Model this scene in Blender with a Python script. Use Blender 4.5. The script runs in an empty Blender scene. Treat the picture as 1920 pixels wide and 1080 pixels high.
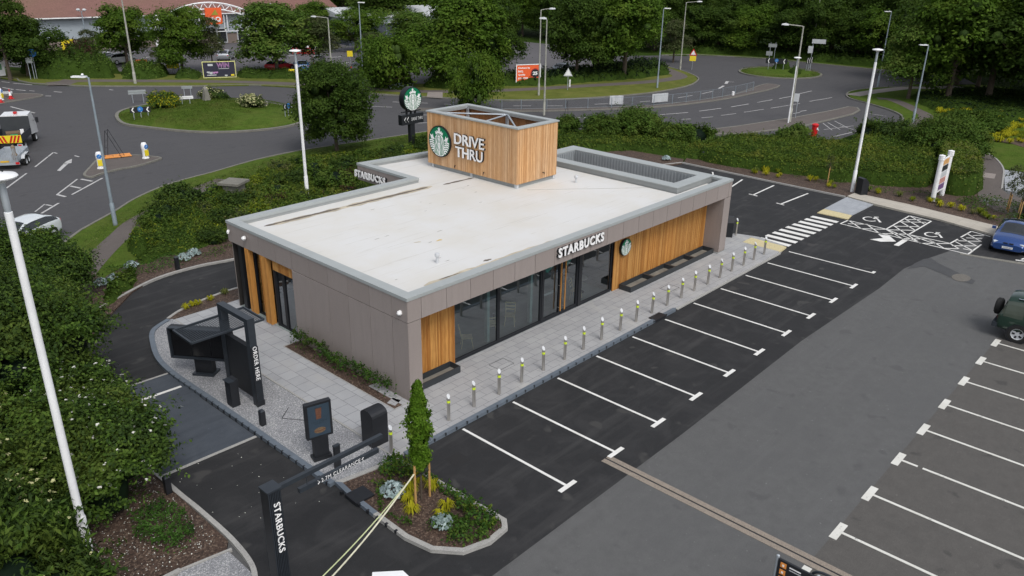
import bpy, math, random
import numpy as np
from mathutils import Vector, Matrix
from mathutils.geometry import tessellate_polygon
random.seed(7); RNG = np.random.default_rng(7)
S = bpy.context.scene; COL = S.collection; R = math.radians
# ------------------------------------------------------------ camera
CP = np.array([-16.1594, -17.0429, 14.9693]); YAW, PIT, ROL, FOC = .7403, .3947, .0161, 1502.27
def _axes():
    cy, sy, cp, sp = math.cos(YAW), math.sin(YAW), math.cos(PIT), math.sin(PIT)
    f = np.array([cy*cp, sy*cp, -sp]); r = np.array([sy, -cy, 0.]); u = np.cross(r, f)
    c, s = math.cos(ROL), math.sin(ROL)
    return f, r*c+u*s, -r*s+u*c
CF, CR, CU = _axes()
def G(x, y, z=0.):
    """ground point (or point at height z) surveyed from the photograph"""
    d = CF + CR*(x-960)/FOC + CU*(540-y)/FOC
    p = CP + d*((z-CP[2])/d[2])
    return (float(p[0]), float(p[1]))
def GP(pts, z=0.): return [G(x, y, z) for x, y in pts]
def PY(p):
    d = np.array(p, float)-CP; z = d @ CF
    return 960+FOC*(d @ CR)/z, 540-FOC*(d @ CU)/z
def HT(g, ytop):
    lo, hi = 0., 40.
    for _ in range(40):
        m = (lo+hi)/2
        if PY((g[0], g[1], m))[1] > ytop: lo = m
        else: hi = m
    return lo
cam_d = bpy.data.cameras.new("camera"); cam = bpy.data.objects.new("camera", cam_d); COL.objects.link(cam)
M = Matrix.Identity(4)
for i in range(3):
    M[i][0] = CR[i]; M[i][1] = CU[i]; M[i][2] = -CF[i]; M[i][3] = CP[i]
cam.matrix_world = M; cam_d.sensor_width = 36; cam_d.lens = FOC/1920*36; cam_d.clip_end = 2000; cam_d.clip_start = .1
S.camera = cam
# ------------------------------------------------------------ light
w = bpy.data.worlds.new("World"); S.world = w; w.use_nodes = True
nt = w.node_tree; nt.nodes.clear()
o_ = nt.nodes.new("ShaderNodeOutputWorld"); b_ = nt.nodes.new("ShaderNodeBackground"); sk = nt.nodes.new("ShaderNodeTexSky")
hs = nt.nodes.new("ShaderNodeHueSaturation")
sk.sky_type = 'NISHITA'; sk.sun_disc = False; SUN_EL, SUN_AZ = 52, 200
sk.sun_elevation = R(SUN_EL); sk.sun_rotation = R(SUN_AZ); sk.air_density = 1.0; sk.dust_density = 3.0; sk.ozone_density = 1.0
hs.inputs['Saturation'].default_value = .33
nt.links.new(sk.outputs[0], hs.inputs['Color']); nt.links.new(hs.outputs[0], b_.inputs[0]); nt.links.new(b_.outputs[0], o_.inputs[0])
b_.inputs[1].default_value = .145
sl = bpy.data.lights.new("sun", 'SUN'); sl.energy = 1.0; sl.angle = R(20); sl.color = (1, .965, .92)
so = bpy.data.objects.new("sun", sl); COL.objects.link(so)
az = R(SUN_AZ); el = R(SUN_EL)
sd = Vector((math.sin(az)*math.cos(el), math.cos(az)*math.cos(el), math.sin(el)))
so.rotation_euler = sd.to_track_quat('Z', 'Y').to_euler(); so.location = (0, 0, 60)
S.view_settings.view_transform = 'Standard'; S.view_settings.look = 'None'; S.view_settings.exposure = 0.32; S.view_settings.gamma = 1
S.cycles.max_bounces = 6; S.cycles.transparent_max_bounces = 8; S.cycles.diffuse_bounces = 3; S.cycles.glossy_bounces = 3
S.cycles.sample_clamp_indirect = 4
S.cycles.caustics_reflective = False; S.cycles.caustics_refractive = False
# ------------------------------------------------------------ materials
MATS = {}
def _nodes(name):
    m = bpy.data.materials.new(name); m.use_nodes = True; n = m.node_tree; n.nodes.clear()
    out = n.nodes.new("ShaderNodeOutputMaterial"); MATS[name] = m
    return m, n, out
def mixc(n, fac, a, b, mode='MIX'):
    x = n.nodes.new("ShaderNodeMix"); x.data_type = 'RGBA'; x.blend_type = mode
    for inp, v in ((x.inputs[0], fac), (x.inputs[6], a), (x.inputs[7], b)):
        if hasattr(v, 'links') or isinstance(v, bpy.types.NodeSocket): n.links.new(v, inp)
        elif isinstance(v, (int, float)): inp.default_value = v
        else: inp.default_value = (*v[:3], 1)
    return x.outputs[2]
def noise(n, scale, detail=4, rough=.55, vec=None, dist=0):
    t = n.nodes.new("ShaderNodeTexNoise"); t.inputs['Scale'].default_value = scale; t.inputs['Detail'].default_value = detail
    t.inputs['Roughness'].default_value = rough; t.inputs['Distortion'].default_value = dist
    if vec is not None: n.links.new(vec, t.inputs['Vector'])
    return t.outputs[0]
def ramp(n, v, lo, hi):
    r = n.nodes.new("ShaderNodeMapRange"); r.inputs[1].default_value = lo; r.inputs[2].default_value = hi; n.links.new(v, r.inputs[0]); return r.outputs[0]
def posv(n, scale=(1, 1, 1), rot=0):
    g = n.nodes.new("ShaderNodeNewGeometry"); mp = n.nodes.new("ShaderNodeMapping"); mp.inputs['Scale'].default_value = scale; mp.inputs['Rotation'].default_value = (0, 0, rot)
    n.links.new(g.outputs['Position'], mp.inputs[0]); return mp.outputs[0]
def isl(n):
    g = n.nodes.new("ShaderNodeNewGeometry"); return g.outputs['Random Per Island']
def mat(name, c, rough=.6, var=.12, vs=3., metal=0., fine=0, bump=0, bs=40, spec=.5, c2=None, big=0, bigc=None, stretch=None, coat=0):
    if name in MATS: return MATS[name]
    m, n, out = _nodes(name)
    p = n.nodes.new("ShaderNodeBsdfPrincipled"); n.links.new(p.outputs[0], out.inputs[0])
    v = posv(n, stretch or (1, 1, 1))
    c = tuple(c); lo = tuple(x*(1-var) for x in c); hi = c2 if c2 else tuple(min(1, x*(1+var)) for x in c)
    col = mixc(n, ramp(n, noise(n, vs, 5, .6, v), .3, .7), lo, hi)
    if big: col = mixc(n, ramp(n, noise(n, big, 3, .5, v, .6), .45, .7), col, bigc)
    if fine:
        f = noise(n, fine, 2, .7, posv(n)); col = mixc(n, .55, col, mixc(n, ramp(n, f, .3, .7), tuple(x*.55 for x in c), tuple(min(1, x*1.6) for x in c)))
    n.links.new(col, p.inputs['Base Color']); p.inputs['Roughness'].default_value = rough; p.inputs['Metallic'].default_value = metal
    p.inputs['Specular IOR Level'].default_value = spec
    if coat: p.inputs['Coat Weight'].default_value = coat; p.inputs['Coat Roughness'].default_value = .05
    if bump:
        b = n.nodes.new("ShaderNodeBump"); b.inputs['Strength'].default_value = bump; b.inputs['Distance'].default_value = .02
        n.links.new(noise(n, bs, 4, .6, posv(n)), b.inputs['Height']); n.links.new(b.outputs[0], p.inputs['Normal'])
    return m
def leafmat(name, c1, c2, c3=None, patch=.6, trans=.25, rough=.55):
    if name in MATS: return MATS[name]
    m, n, out = _nodes(name)
    p = n.nodes.new("ShaderNodeBsdfPrincipled"); t = n.nodes.new("ShaderNodeBsdfTranslucent"); mx = n.nodes.new("ShaderNodeMixShader")
    col = mixc(n, isl(n), c1, c2)
    if c3: col = mixc(n, ramp(n, noise(n, patch, 3, .5, posv(n)), .5, .66), col, c3)
    col = mixc(n, ramp(n, noise(n, patch*1.7, 3, .6, posv(n)), .3, .75), mixc(n, 1., col, (.62, .66, .6), 'MULTIPLY'), col)
    n.links.new(col, p.inputs['Base Color']); p.inputs['Roughness'].default_value = rough; p.inputs['Specular IOR Level'].default_value = .06
    n.links.new(mixc(n, 1., col, (.9, 1, .7), 'MULTIPLY'), t.inputs[0]); mx.inputs[0].default_value = trans
    n.links.new(p.outputs[0], mx.inputs[1]); n.links.new(t.outputs[0], mx.inputs[2]); n.links.new(mx.outputs[0], out.inputs[0])
    return m
def slatmat(name, a, b, rough=.6, knot=True):
    m, n, out = _nodes(name); p = n.nodes.new("ShaderNodeBsdfPrincipled"); n.links.new(p.outputs[0], out.inputs[0])
    col = mixc(n, isl(n), a, b)
    g = noise(n, 5, 4, .6, posv(n, (6, 6, .5))); col = mixc(n, ramp(n, g, .3, .75), mixc(n, 1., col, (.72, .66, .58), 'MULTIPLY'), col)
    col = mixc(n, ramp(n, noise(n, .8, 2, .5, posv(n, (1, 1, .3))), .4, .7), col, mixc(n, 1., col, (1.12, 1.02, .85), 'MULTIPLY'))
    n.links.new(col, p.inputs['Base Color']); p.inputs['Roughness'].default_value = rough; p.inputs['Specular IOR Level'].default_value = .3
    return m
def brickmat(name, c1, c2, mortar, bw, bh, ms, rot=0, offs=.5, rough=.8, axis=None, stain=None):
    m, n, out = _nodes(name); p = n.nodes.new("ShaderNodeBsdfPrincipled"); n.links.new(p.outputs[0], out.inputs[0])
    b = n.nodes.new("ShaderNodeTexBrick"); b.inputs['Scale'].default_value = 1; b.inputs['Brick Width'].default_value = bw; b.inputs['Row Height'].default_value = bh
    b.inputs['Mortar Size'].default_value = ms; b.offset = offs; b.inputs['Color1'].default_value = (*c1, 1); b.inputs['Color2'].default_value = (*c2, 1); b.inputs['Mortar'].default_value = (*mortar, 1)
    v = posv(n, rot=rot)
    if axis == 'XZ':
        s = n.nodes.new("ShaderNodeSeparateXYZ"); c = n.nodes.new("ShaderNodeCombineXYZ"); n.links.new(v, s.inputs[0]); n.links.new(s.outputs[0], c.inputs[0]); n.links.new(s.outputs[2], c.inputs[1]); v = c.outputs[0]
    n.links.new(v, b.inputs['Vector'])
    col = mixc(n, ramp(n, noise(n, 1.3, 4, .6, posv(n)), .3, .75), mixc(n, 1., b.outputs[0], (.82, .82, .83), 'MULTIPLY'), b.outputs[0])
    col = mixc(n, .3, col, mixc(n, ramp(n, noise(n, 60, 2, .6, posv(n)), .3, .7), (.12, .12, .12), (.5, .5, .5)))
    if stain: col = mixc(n, ramp(n, noise(n, .5, 3, .6, posv(n), 1), .55, .8), col, stain)
    n.links.new(col, p.inputs['Base Color']); p.inputs['Roughness'].default_value = rough
    return m
def gravelmat(name, a, b, c, scale=28):
    m, n, out = _nodes(name); p = n.nodes.new("ShaderNodeBsdfPrincipled"); n.links.new(p.outputs[0], out.inputs[0])
    v = n.nodes.new("ShaderNodeTexVoronoi"); v.inputs['Scale'].default_value = scale; n.links.new(posv(n), v.inputs['Vector'])
    s = n.nodes.new("ShaderNodeSeparateColor"); n.links.new(v.outputs['Color'], s.inputs[0])
    col = mixc(n, s.outputs[0], a, b); col = mixc(n, ramp(n, s.outputs[1], .72, .9), col, c)
    col = mixc(n, ramp(n, noise(n, .8, 4, .6, posv(n)), .35, .7), col, mixc(n, 1., col, (.72, .72, .74), 'MULTIPLY'))
    n.links.new(col, p.inputs['Base Color']); p.inputs['Roughness'].default_value = .8
    bp = n.nodes.new("ShaderNodeBump"); bp.inputs['Strength'].default_value = .7; bp.inputs['Distance'].default_value = .02; bp.invert = True
    n.links.new(v.outputs[0], bp.inputs['Height']); n.links.new(bp.outputs[0], p.inputs['Normal'])
    return m
def asphaltmat(name, c, patch, streak=None, pfac=(.5, .75), pscale=.45, rough=.85, warm=None, sdir=0, spots=None):
    m, n, out = _nodes(name); p = n.nodes.new("ShaderNodeBsdfPrincipled"); n.links.new(p.outputs[0], out.inputs[0])
    lo = tuple(x*.8 for x in c); hi = tuple(x*1.2 for x in c)
    col = mixc(n, ramp(n, noise(n, 2.5, 6, .65, posv(n)), .3, .7), lo, hi)
    col = mixc(n, ramp(n, noise(n, pscale, 5, .62, posv(n), .8), *pfac), col, patch)
    if warm: col = mixc(n, ramp(n, noise(n, .13, 3, .5, posv(n), .5), .45, .65), col, warm)
    if streak:
        col = mixc(n, ramp(n, noise(n, 1.6, 4, .65, posv(n, (.12, 1.3, 1), sdir), .3), .52, .75), col, streak)
    if spots:
        col = mixc(n, ramp(n, noise(n, 1.15, 2, .4, posv(n), .3), .66, .72), col, spots)
    f = noise(n, 75, 2, .7, posv(n)); col = mixc(n, .5, col, mixc(n, ramp(n, f, .3, .7), tuple(x*.5 for x in c), tuple(x*1.7 for x in c)))
    f = noise(n, 9, 2, .5, posv(n)); col = mixc(n, ramp(n, f, .7, .78), col, tuple(x*1.8 for x in c))
    n.links.new(col, p.inputs['Base Color']); p.inputs['Roughness'].default_value = rough; p.inputs['Specular IOR Level'].default_value = .35
    bp = n.nodes.new("ShaderNodeBump"); bp.inputs['Strength'].default_value = .35; bp.inputs['Distance'].default_value = .006
    n.links.new(noise(n, 60, 3, .7, posv(n)), bp.inputs['Height']); n.links.new(bp.outputs[0], p.inputs['Normal'])
    return m
def paintmat(name, c, wear=.72, under=(.06, .06, .065), scale=6):
    m, n, out = _nodes(name); p = n.nodes.new("ShaderNodeBsdfPrincipled"); n.links.new(p.outputs[0], out.inputs[0])
    col = mixc(n, ramp(n, noise(n, scale, 6, .75, posv(n)), wear-.07, wear+.05), c, under)
    col = mixc(n, ramp(n, noise(n, 1.5, 4, .6, posv(n)), .3, .7), mixc(n, 1., col, (.85, .84, .82), 'MULTIPLY'), col)
    n.links.new(col, p.inputs['Base Color']); p.inputs['Roughness'].default_value = .7
    return m
def glassmat(name, tint=(.55, .62, .62), refl=1.45, fac=.0):
    m, n, out = _nodes(name)
    t = n.nodes.new("ShaderNodeBsdfTransparent"); t.inputs[0].default_value = (*tint, 1); g = n.nodes.new("ShaderNodeBsdfGlossy"); g.inputs['Roughness'].default_value = .02
    g.inputs[0].default_value = (.9, .95, 1, 1); f = n.nodes.new("ShaderNodeFresnel"); f.inputs[0].default_value = refl; mx = n.nodes.new("ShaderNodeMixShader")
    a = n.nodes.new("ShaderNodeMath"); a.operation = 'MULTIPLY_ADD'; a.inputs[1].default_value = 2.4; a.inputs[2].default_value = fac; a.use_clamp = True
    n.links.new(f.outputs[0], a.inputs[0]); n.links.new(a.outputs[0], mx.inputs[0]); n.links.new(t.outputs[0], mx.inputs[1]); n.links.new(g.outputs[0], mx.inputs[2]); n.links.new(mx.outputs[0], out.inputs[0])
    return m
asph_new = asphaltmat('new_asphalt', (.019, .0195, .021), (.044, .0435, .045), (.062, .061, .061), (.48, .7), .8, sdir=.4, spots=(.07, .068, .065))
asph_old = asphaltmat('old_asphalt', (.093, .094, .094), (.080, .081, .083), (.108, .109, .110), (.45, .7), .3, sdir=.75, spots=(.064, .064, .066))
asph_bay = asphaltmat('bay_asphalt', (.082, .078, .073), (.062, .060, .057), (.092, .088, .082), (.55, .75), .8, spots=(.03, .03, .03))
asph_road = asphaltmat('road_asphalt', (.064, .063, .067), (.077, .075, .078), (.048, .048, .051), (.4, .7), .16, sdir=.6, spots=(.04, .04, .042))
asph_shop = asphaltmat('shop_asphalt', (.1, .096, .102), (.084, .08, .085), None, (.4, .7), .1)
conc_pad = asphaltmat('concrete_pad', (.055, .065, .08), (.082, .094, .11), (.032, .038, .048), (.45, .75), 1.2)
paint_new = paintmat('new_paint', (.76, .76, .74), .69, (.16, .16, .165), 9)
paint_old = paintmat('old_paint', (.68, .68, .64), .66, (.12, .12, .115), 6)
paint_road = paintmat('road_paint', (.5, .5, .5), .62, (.11, .11, .112), 3)
slabs = brickmat('paving_slabs', (.36, .365, .375), (.42, .425, .43), (.1, .1, .105), .6, .4, .008, stain=(.41, .405, .39))
slabs2 = brickmat('paving_slabs_side', (.35, .365, .385), (.42, .435, .455), (.1, .1, .105), .6, .6, .009, rot=R(90), stain=(.36, .36, .36))
cream_slabs = brickmat('cream_slabs', (.5, .45, .36), (.56, .51, .42), (.3, .27, .22), .9, .6, .008, rot=R(94), offs=0)
blue_slabs = brickmat('blue_slabs', (.33, .36, .4), (.39, .42, .46), (.27, .3, .33), .4, .2, .006)
tactile = mat('tactile_paving', (.52, .45, .26), .8, .12, 8, fine=30)
kerb_c = mat('kerb_concrete', (.31, .305, .29), .85, .18, 4, fine=40, bump=.2)
kerb_d = mat('kerb_dark', (.17, .18, .195), .8, .15, 4, fine=30)
kerb_o = mat('kerb_weathered', (.165, .16, .138), .9, .3, 2, fine=20)
kerb_drain = mat('kerb_drain', (.115, .14, .17), .6, .12, 4)
gravel = gravelmat('gravel', (.19, .195, .205), (.33, .34, .355), (.55, .55, .55), 44)
mulch = gravelmat('bark_mulch', (.03, .017, .011), (.085, .05, .034), (.15, .105, .075), 22)
soil = gravelmat('soil', (.05, .035, .022), (.09, .065, .04), (.05, .08, .02), 9)
grass = mat('grass', (.058, .096, .014), .9, .5, 1.6, fine=11, bump=1, bs=14, big=.5, bigc=(.10, .115, .028), spec=.05)
grass_dry = mat('grass_dry', (.10, .118, .026), .9, .4, .9, fine=12, bump=1, bs=18, big=.3, bigc=(.19, .18, .055), spec=.05)
under = mat('undergrowth', (.028, .05, .009), .95, .5, 1.2, fine=10, bump=1, bs=8, spec=.02)
footway = asphaltmat('footway', (.1, .086, .08), (.13, .112, .1), (.085, .075, .07), (.4, .7), .25)
paved_pink = brickmat('pink_paving', (.24, .19, .165), (.27, .22, .19), (.17, .14, .12), .4, .4, .01)
black = mat('black_metal', (.012, .0135, .017), .5, .15, 5, spec=.45)
charcoal = mat('charcoal_metal', (.024, .03, .038), .45, .12, 6, spec=.45)
anthra = mat('anthracite', (.035, .04, .045), .45, .1, 5, metal=.2)
rubber = mat('rubber', (.012, .012, .012), .8, .2, 8)
steel = mat('brushed_steel', (.5, .48, .45), .38, .1, 3, metal=.85, stretch=(8, 8, 1))
galv = mat('galvanised', (.42, .46, .5), .5, .15, 2, metal=.5)
lamp_grey = mat('lamp_grey', (.25, .3, .34), .5, .14, 2, metal=.2)
lamp_conc = mat('lamp_weathered', (.33, .33, .29), .8, .2, 2)
white = mat('white_paint', (.78, .79, .8), .4, .06, 2)
whitep = mat('white_plastic', (.85, .85, .85), .35, .03, 2)
def panelmat():
    m, n, out = _nodes('brown_panel'); p = n.nodes.new("ShaderNodeBsdfPrincipled"); n.links.new(p.outputs[0], out.inputs[0])
    col = mixc(n, isl(n), (.255, .218, .202), (.292, .254, .238)); col = mixc(n, ramp(n, noise(n, 3, 5, .7, posv(n, (1.6, 1.6, .25))), .45, .8), col, (.235, .203, .19))
    col = mixc(n, .35, col, mixc(n, ramp(n, noise(n, 95, 2, .7, posv(n)), .3, .7), (.17, .145, .135), (.40, .35, .33)))
    s_ = n.nodes.new("ShaderNodeSeparateXYZ"); n.links.new(posv(n), s_.inputs[0]); z = n.nodes.new("ShaderNodeMath"); z.operation = 'MULTIPLY_ADD'; z.inputs[1].default_value = -2.2; z.inputs[2].default_value = .75; n.links.new(s_.outputs[2], z.inputs[0])
    q = n.nodes.new("ShaderNodeMath"); q.operation = 'ADD'; q.use_clamp = True; n.links.new(z.outputs[0], q.inputs[0]); k = n.nodes.new("ShaderNodeMath"); k.operation = 'MULTIPLY_ADD'; k.inputs[1].default_value = .9; k.inputs[2].default_value = -.42; n.links.new(noise(n, 7, 4, .7, posv(n)), k.inputs[0]); n.links.new(k.outputs[0], q.inputs[1])
    col = mixc(n, q.outputs[0], col, (.17, .14, .12)); n.links.new(col, p.inputs['Base Color']); p.inputs['Roughness'].default_value = .6; return m
panel = panelmat()
panel_gap = mat('panel_gap', (.02, .018, .017), .9, .1)
coping = mat('coping_grey', (.335, .36, .36), .45, .05, 1.5)
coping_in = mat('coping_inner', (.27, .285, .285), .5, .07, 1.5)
corr = mat('corrugated_grey', (.25, .275, .29), .5, .06, 2)
timber = slatmat('larch_timber', (.50, .29, .145), (.72, .49, .30))
timber_dk = slatmat('larch_timber_oiled', (.38, .165, .04), (.62, .34, .11))
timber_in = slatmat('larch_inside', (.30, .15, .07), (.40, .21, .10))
pale_wood = mat('pale_wood', (.75, .62, .4), .6, .15, 6, stretch=(2, 2, 12))
stake_wood = mat('stake_wood', (.42, .25, .09), .7, .15, 5)
green_sign = mat('sign_green', (.0, .17, .075), .35, .03, 2)
yellowp = mat('yellow', (.75, .6, .02), .5, .06, 3)
limey = mat('lime_band', (.62, .78, .04), .4, .04, 3)
orange = mat('orange', (.75, .11, .025), .5, .05, 3)
orange2 = mat('sign_orange', (.72, .27, .05), .6, .1, 3)
redp = mat('red', (.5, .012, .015), .35, .06, 3)
bluep = mat('blue', (.02, .17, .5), .4, .05, 3)
palegrey = mat('pale_grey', (.5, .52, .54), .5, .07, 2)
grass_v = mat('back_of_sign', (.25, .27, .27), .5, .1, 2)
tile_red = mat('roof_tiles', (.17, .085, .07), .85, .18, .5, fine=6, big=.06, bigc=(.16, .105, .06), stretch=(1, 1, 3))
clad_blue = mat('cladding_blue_grey', (.33, .375, .41), .5, .04, .5)
brick = brickmat('brown_brick', (.17, .09, .05), (.22, .12, .07), (.2, .17, .14), .225, .075, .01, axis='XZ')
dark_clad = mat('dark_blue_cladding', (.05, .06, .08), .5, .1, .4)
glass = glassmat('shop_glass', (.62, .74, .74), 1.5, .05)
glass_dark = mat('car_glass', (.02, .024, .027), .08, .1, 3, spec=.8)
floor_in = mat('shop_floor', (.26, .31, .3), .4, .15, 1)
wall_in = mat('shop_wall', (.08, .085, .085), .8, .1, 1)
bark = mat('bark', (.075, .058, .042), .9, .35, 5, bump=.8, bs=14, stretch=(3, 3, 1))
silver_leaf = leafmat('silver_leaf', (.22, .29, .30), (.46, .55, .57), trans=.1)
L_mid = leafmat('leaf_mid', (0.045, 0.090, 0.018), (0.105, 0.176, 0.029), (0.110, 0.157, 0.029))
L_dark = leafmat('leaf_dark', (0.028, 0.055, 0.017), (0.066, 0.109, 0.026), (0.070, 0.112, 0.026))
L_tree = leafmat('leaf_tree', (.060, .115, .016), (.125, .215, .028), (.15, .225, .032), .35, trans=.38)
L_treed = leafmat('leaf_tree_dark', (.034, .066, .013), (.078, .132, .022), (.085, .135, .024), .35, trans=.35)
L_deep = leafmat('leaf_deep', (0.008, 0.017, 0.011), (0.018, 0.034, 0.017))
L_bright = leafmat('leaf_bright', (0.060, 0.119, 0.019), (0.130, 0.209, 0.037), (0.150, 0.199, 0.044))
L_olive = leafmat('leaf_olive', (0.060, 0.081, 0.029), (0.100, 0.119, 0.048), (0.110, 0.114, 0.054))
L_hedge = leafmat('leaf_hedge', (0.085, 0.138, 0.019), (0.155, 0.209, 0.032), (0.185, 0.199, 0.035), .5)
L_hedged = leafmat('leaf_hedge_dark', (0.045, 0.084, 0.017), (0.092, 0.142, 0.024), (0.105, 0.147, 0.024), .5)
L_cover = leafmat('leaf_cover', (0.045, 0.104, 0.019), (0.085, 0.176, 0.035), (0.030, 0.071, 0.019), 1.2)
L_copper = leafmat('leaf_copper', (0.060, 0.028, 0.026), (0.100, 0.048, 0.039), (0.050, 0.062, 0.023), .8)
L_yellow = leafmat('leaf_yellow', (.32, .30, .015), (.5, .46, .03))
L_ygreen = leafmat('leaf_yellow_green', (.13, .18, .015), (.24, .27, .025))
L_grassy = leafmat('leaf_grass', (0.100, 0.142, 0.029), (0.170, 0.199, 0.048), (0.200, 0.190, 0.079), .8)
petal = leafmat('petal_white', (.8, .78, .74), (.9, .88, .84), trans=.1)
petal_c = leafmat('petal_cream', (.62, .6, .3), (.75, .72, .42), trans=.1)
# ------------------------------------------------------------ mesh builder
class MB:
    def __init__(s): s.v = []; s.f = []; s.m = []; s.mats = []
    def mi(s, m):
        if m not in s.mats: s.mats.append(m)
        return s.mats.index(m)
    def add(s, vs, fs, m):
        o = len(s.v); k = s.mi(m); s.v += [tuple(map(float, v)) for v in vs]
        for f in fs: s.f.append(tuple(i+o for i in f)); s.m.append(k)
        return s
    def box(s, x0, x1, y0, y1, z0, z1, m):
        return s.add([(x, y, z) for z in (z0, z1) for x, y in ((x0, y0), (x1, y0), (x1, y1), (x0, y1))],
                     [(3, 2, 1, 0), (4, 5, 6, 7), (0, 1, 5, 4), (1, 2, 6, 5), (2, 3, 7, 6), (3, 0, 4, 7)], m)
    def obox(s, c, ax, ay, az, hx, hy, hz, m):
        c, ax, ay, az = Vector(c), Vector(ax).normalized(), Vector(ay).normalized(), Vector(az).normalized()
        vs = [c+ax*hx*i+ay*hy*j+az*hz*k for k in (-1, 1) for i, j in ((-1, -1), (1, -1), (1, 1), (-1, 1))]
        return s.add(vs, [(3, 2, 1, 0), (4, 5, 6, 7), (0, 1, 5, 4), (1, 2, 6, 5), (2, 3, 7, 6), (3, 0, 4, 7)], m)
    def bar(s, a, b, wd, ht, m, up=(0, 0, 1)):
        a, b = Vector(a), Vector(b); d = (b-a); L = d.length; d.normalize(); u = Vector(up)
        if abs(d.dot(u)) > .98: u = Vector((1, 0, 0))
        r = d.cross(u).normalized(); u = r.cross(d)
        return s.obox((a+b)/2, d, r, u, L/2, wd/2, ht/2, m)
    def tube(s, pts, rad, m, n=10, caps=True):
        pts = [Vector(p) for p in pts]; rad = rad if isinstance(rad, (list, tuple)) else [rad]*len(pts); vs = []; fs = []; pr = None
        for i, p in enumerate(pts):
            d = (pts[min(i+1, len(pts)-1)]-pts[max(i-1, 0)]).normalized()
            if pr is None: a = d.orthogonal().normalized()
            else: a = (pr-d*pr.dot(d)).normalized()
            pr = a; b = d.cross(a)
            for k in range(n):
                t = 2*math.pi*k/n; vs.append(p+(a*math.cos(t)+b*math.sin(t))*rad[i])
        for i in range(len(pts)-1):
            for k in range(n): fs.append((i*n+k, i*n+(k+1) % n, (i+1)*n+(k+1) % n, (i+1)*n+k))
        if caps: fs.append(tuple(range(n-1, -1, -1))); fs.append(tuple((len(pts)-1)*n+k for k in range(n)))
        return s.add(vs, fs, m)
    def poly(s, pts, z, m):
        p3 = [Vector((p[0], p[1], z)) for p in pts]; tr = tessellate_polygon([p3]); fs = []
        for t in tr:
            a, b, c = (p3[i] for i in t)
            fs.append(t if (b-a).cross(c-a).z > 0 else t[::-1])
        return s.add(p3, fs, m)
    def prism(s, pts, z0, z1, m, ms=None, bottom=False):
        ar = sum(pts[i][0]*pts[(i+1) % len(pts)][1]-pts[(i+1) % len(pts)][0]*pts[i][1] for i in range(len(pts)))
        if ar < 0: pts = pts[::-1]
        s.poly(pts, z1, m); n = len(pts)
        if bottom:
            q = MB(); q.poly(pts, z0, m); s.add(q.v, [f[::-1] for f in q.f], m)
        s.add([(x, y, z0) for x, y in pts]+[(x, y, z1) for x, y in pts], [(i, (i+1) % n, n+(i+1) % n, n+i) for i in range(n)], ms or m)
        return s
    def lathe(s, c, prof, m, n=24, cap=True):
        vs = [(c[0]+r*math.cos(2*math.pi*k/n), c[1]+r*math.sin(2*math.pi*k/n), c[2]+z) for r, z in prof for k in range(n)]
        fs = [(i*n+k, i*n+(k+1) % n, (i+1)*n+(k+1) % n, (i+1)*n+k) for i in range(len(prof)-1) for k in range(n)]
        if cap and prof[0][0] > 1e-4: fs.append(tuple(range(n-1, -1, -1)))
        if cap and prof[-1][0] > 1e-4: fs.append(tuple((len(prof)-1)*n+k for k in range(n)))
        return s.add(vs, fs, m)
    def ring(s, outer, inner, z0, z1, m):
        n = len(outer); vs = [(x, y, z) for z in (z0, z1) for P in (outer, inner) for x, y in P]; fs = []
        for i in range(n):
            j = (i+1) % n
            fs += [(2*n+i, 2*n+j, 3*n+j, 3*n+i), (i, j, 2*n+j, 2*n+i), (n+j, n+i, 3*n+i, 3*n+j), (i, n+i, n+j, j)]
        return s.add(vs, fs, m)
    def mesh(s, name, smooth=False, off=(0, 0, 0)):
        me = bpy.data.meshes.new(name); me.from_pydata([(x-off[0], y-off[1], z-off[2]) for x, y, z in s.v], [], s.f)
        for m in s.mats: me.materials.append(m)
        me.polygons.foreach_set('material_index', s.m)
        if smooth: me.polygons.foreach_set('use_smooth', [True]*len(s.f))
        me.update()
        if smooth:
            try: me.set_sharp_from_angle(angle=R(40))
            except Exception: pass
        return me
def area2(p): return sum(p[i][0]*p[(i+1) % len(p)][1]-p[(i+1) % len(p)][0]*p[i][1] for i in range(len(p)))
def ccw(p): return list(p) if area2(p) > 0 else list(p)[::-1]
def inset(p, d):
    p = ccw(p); n = len(p); out = []
    for i in range(n):
        a, b, c = Vector(p[i-1]), Vector(p[i]), Vector(p[(i+1) % n])
        e1 = (b-a).normalized(); e2 = (c-b).normalized(); n1 = Vector((-e1.y, e1.x)); n2 = Vector((-e2.y, e2.x)); k = (n1+n2)
        if k.length < 1e-6: k = n1
        k.normalize(); q = b+k*(d/max(.35, k.dot(n1))); out.append((q.x, q.y))
    return out
def smooth(pts, seg=6, closed=True):
    n = len(pts); out = []
    rng = range(n) if closed else range(n-1)
    for i in rng:
        if closed: p0, p1, p2, p3 = pts[i-1], pts[i], pts[(i+1) % n], pts[(i+2) % n]
        else: p0, p1, p2, p3 = pts[max(i-1, 0)], pts[i], pts[i+1], pts[min(i+2, n-1)]
        for k in range(seg):
            t = k/seg; out.append(tuple(.5*((2*p1[j])+(-p0[j]+p2[j])*t+(2*p0[j]-5*p1[j]+4*p2[j]-p3[j])*t*t+(-p0[j]+3*p1[j]-3*p2[j]+p3[j])*t**3) for j in range(len(p1))))
    if not closed: out.append(tuple(pts[-1]))
    return out
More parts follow.
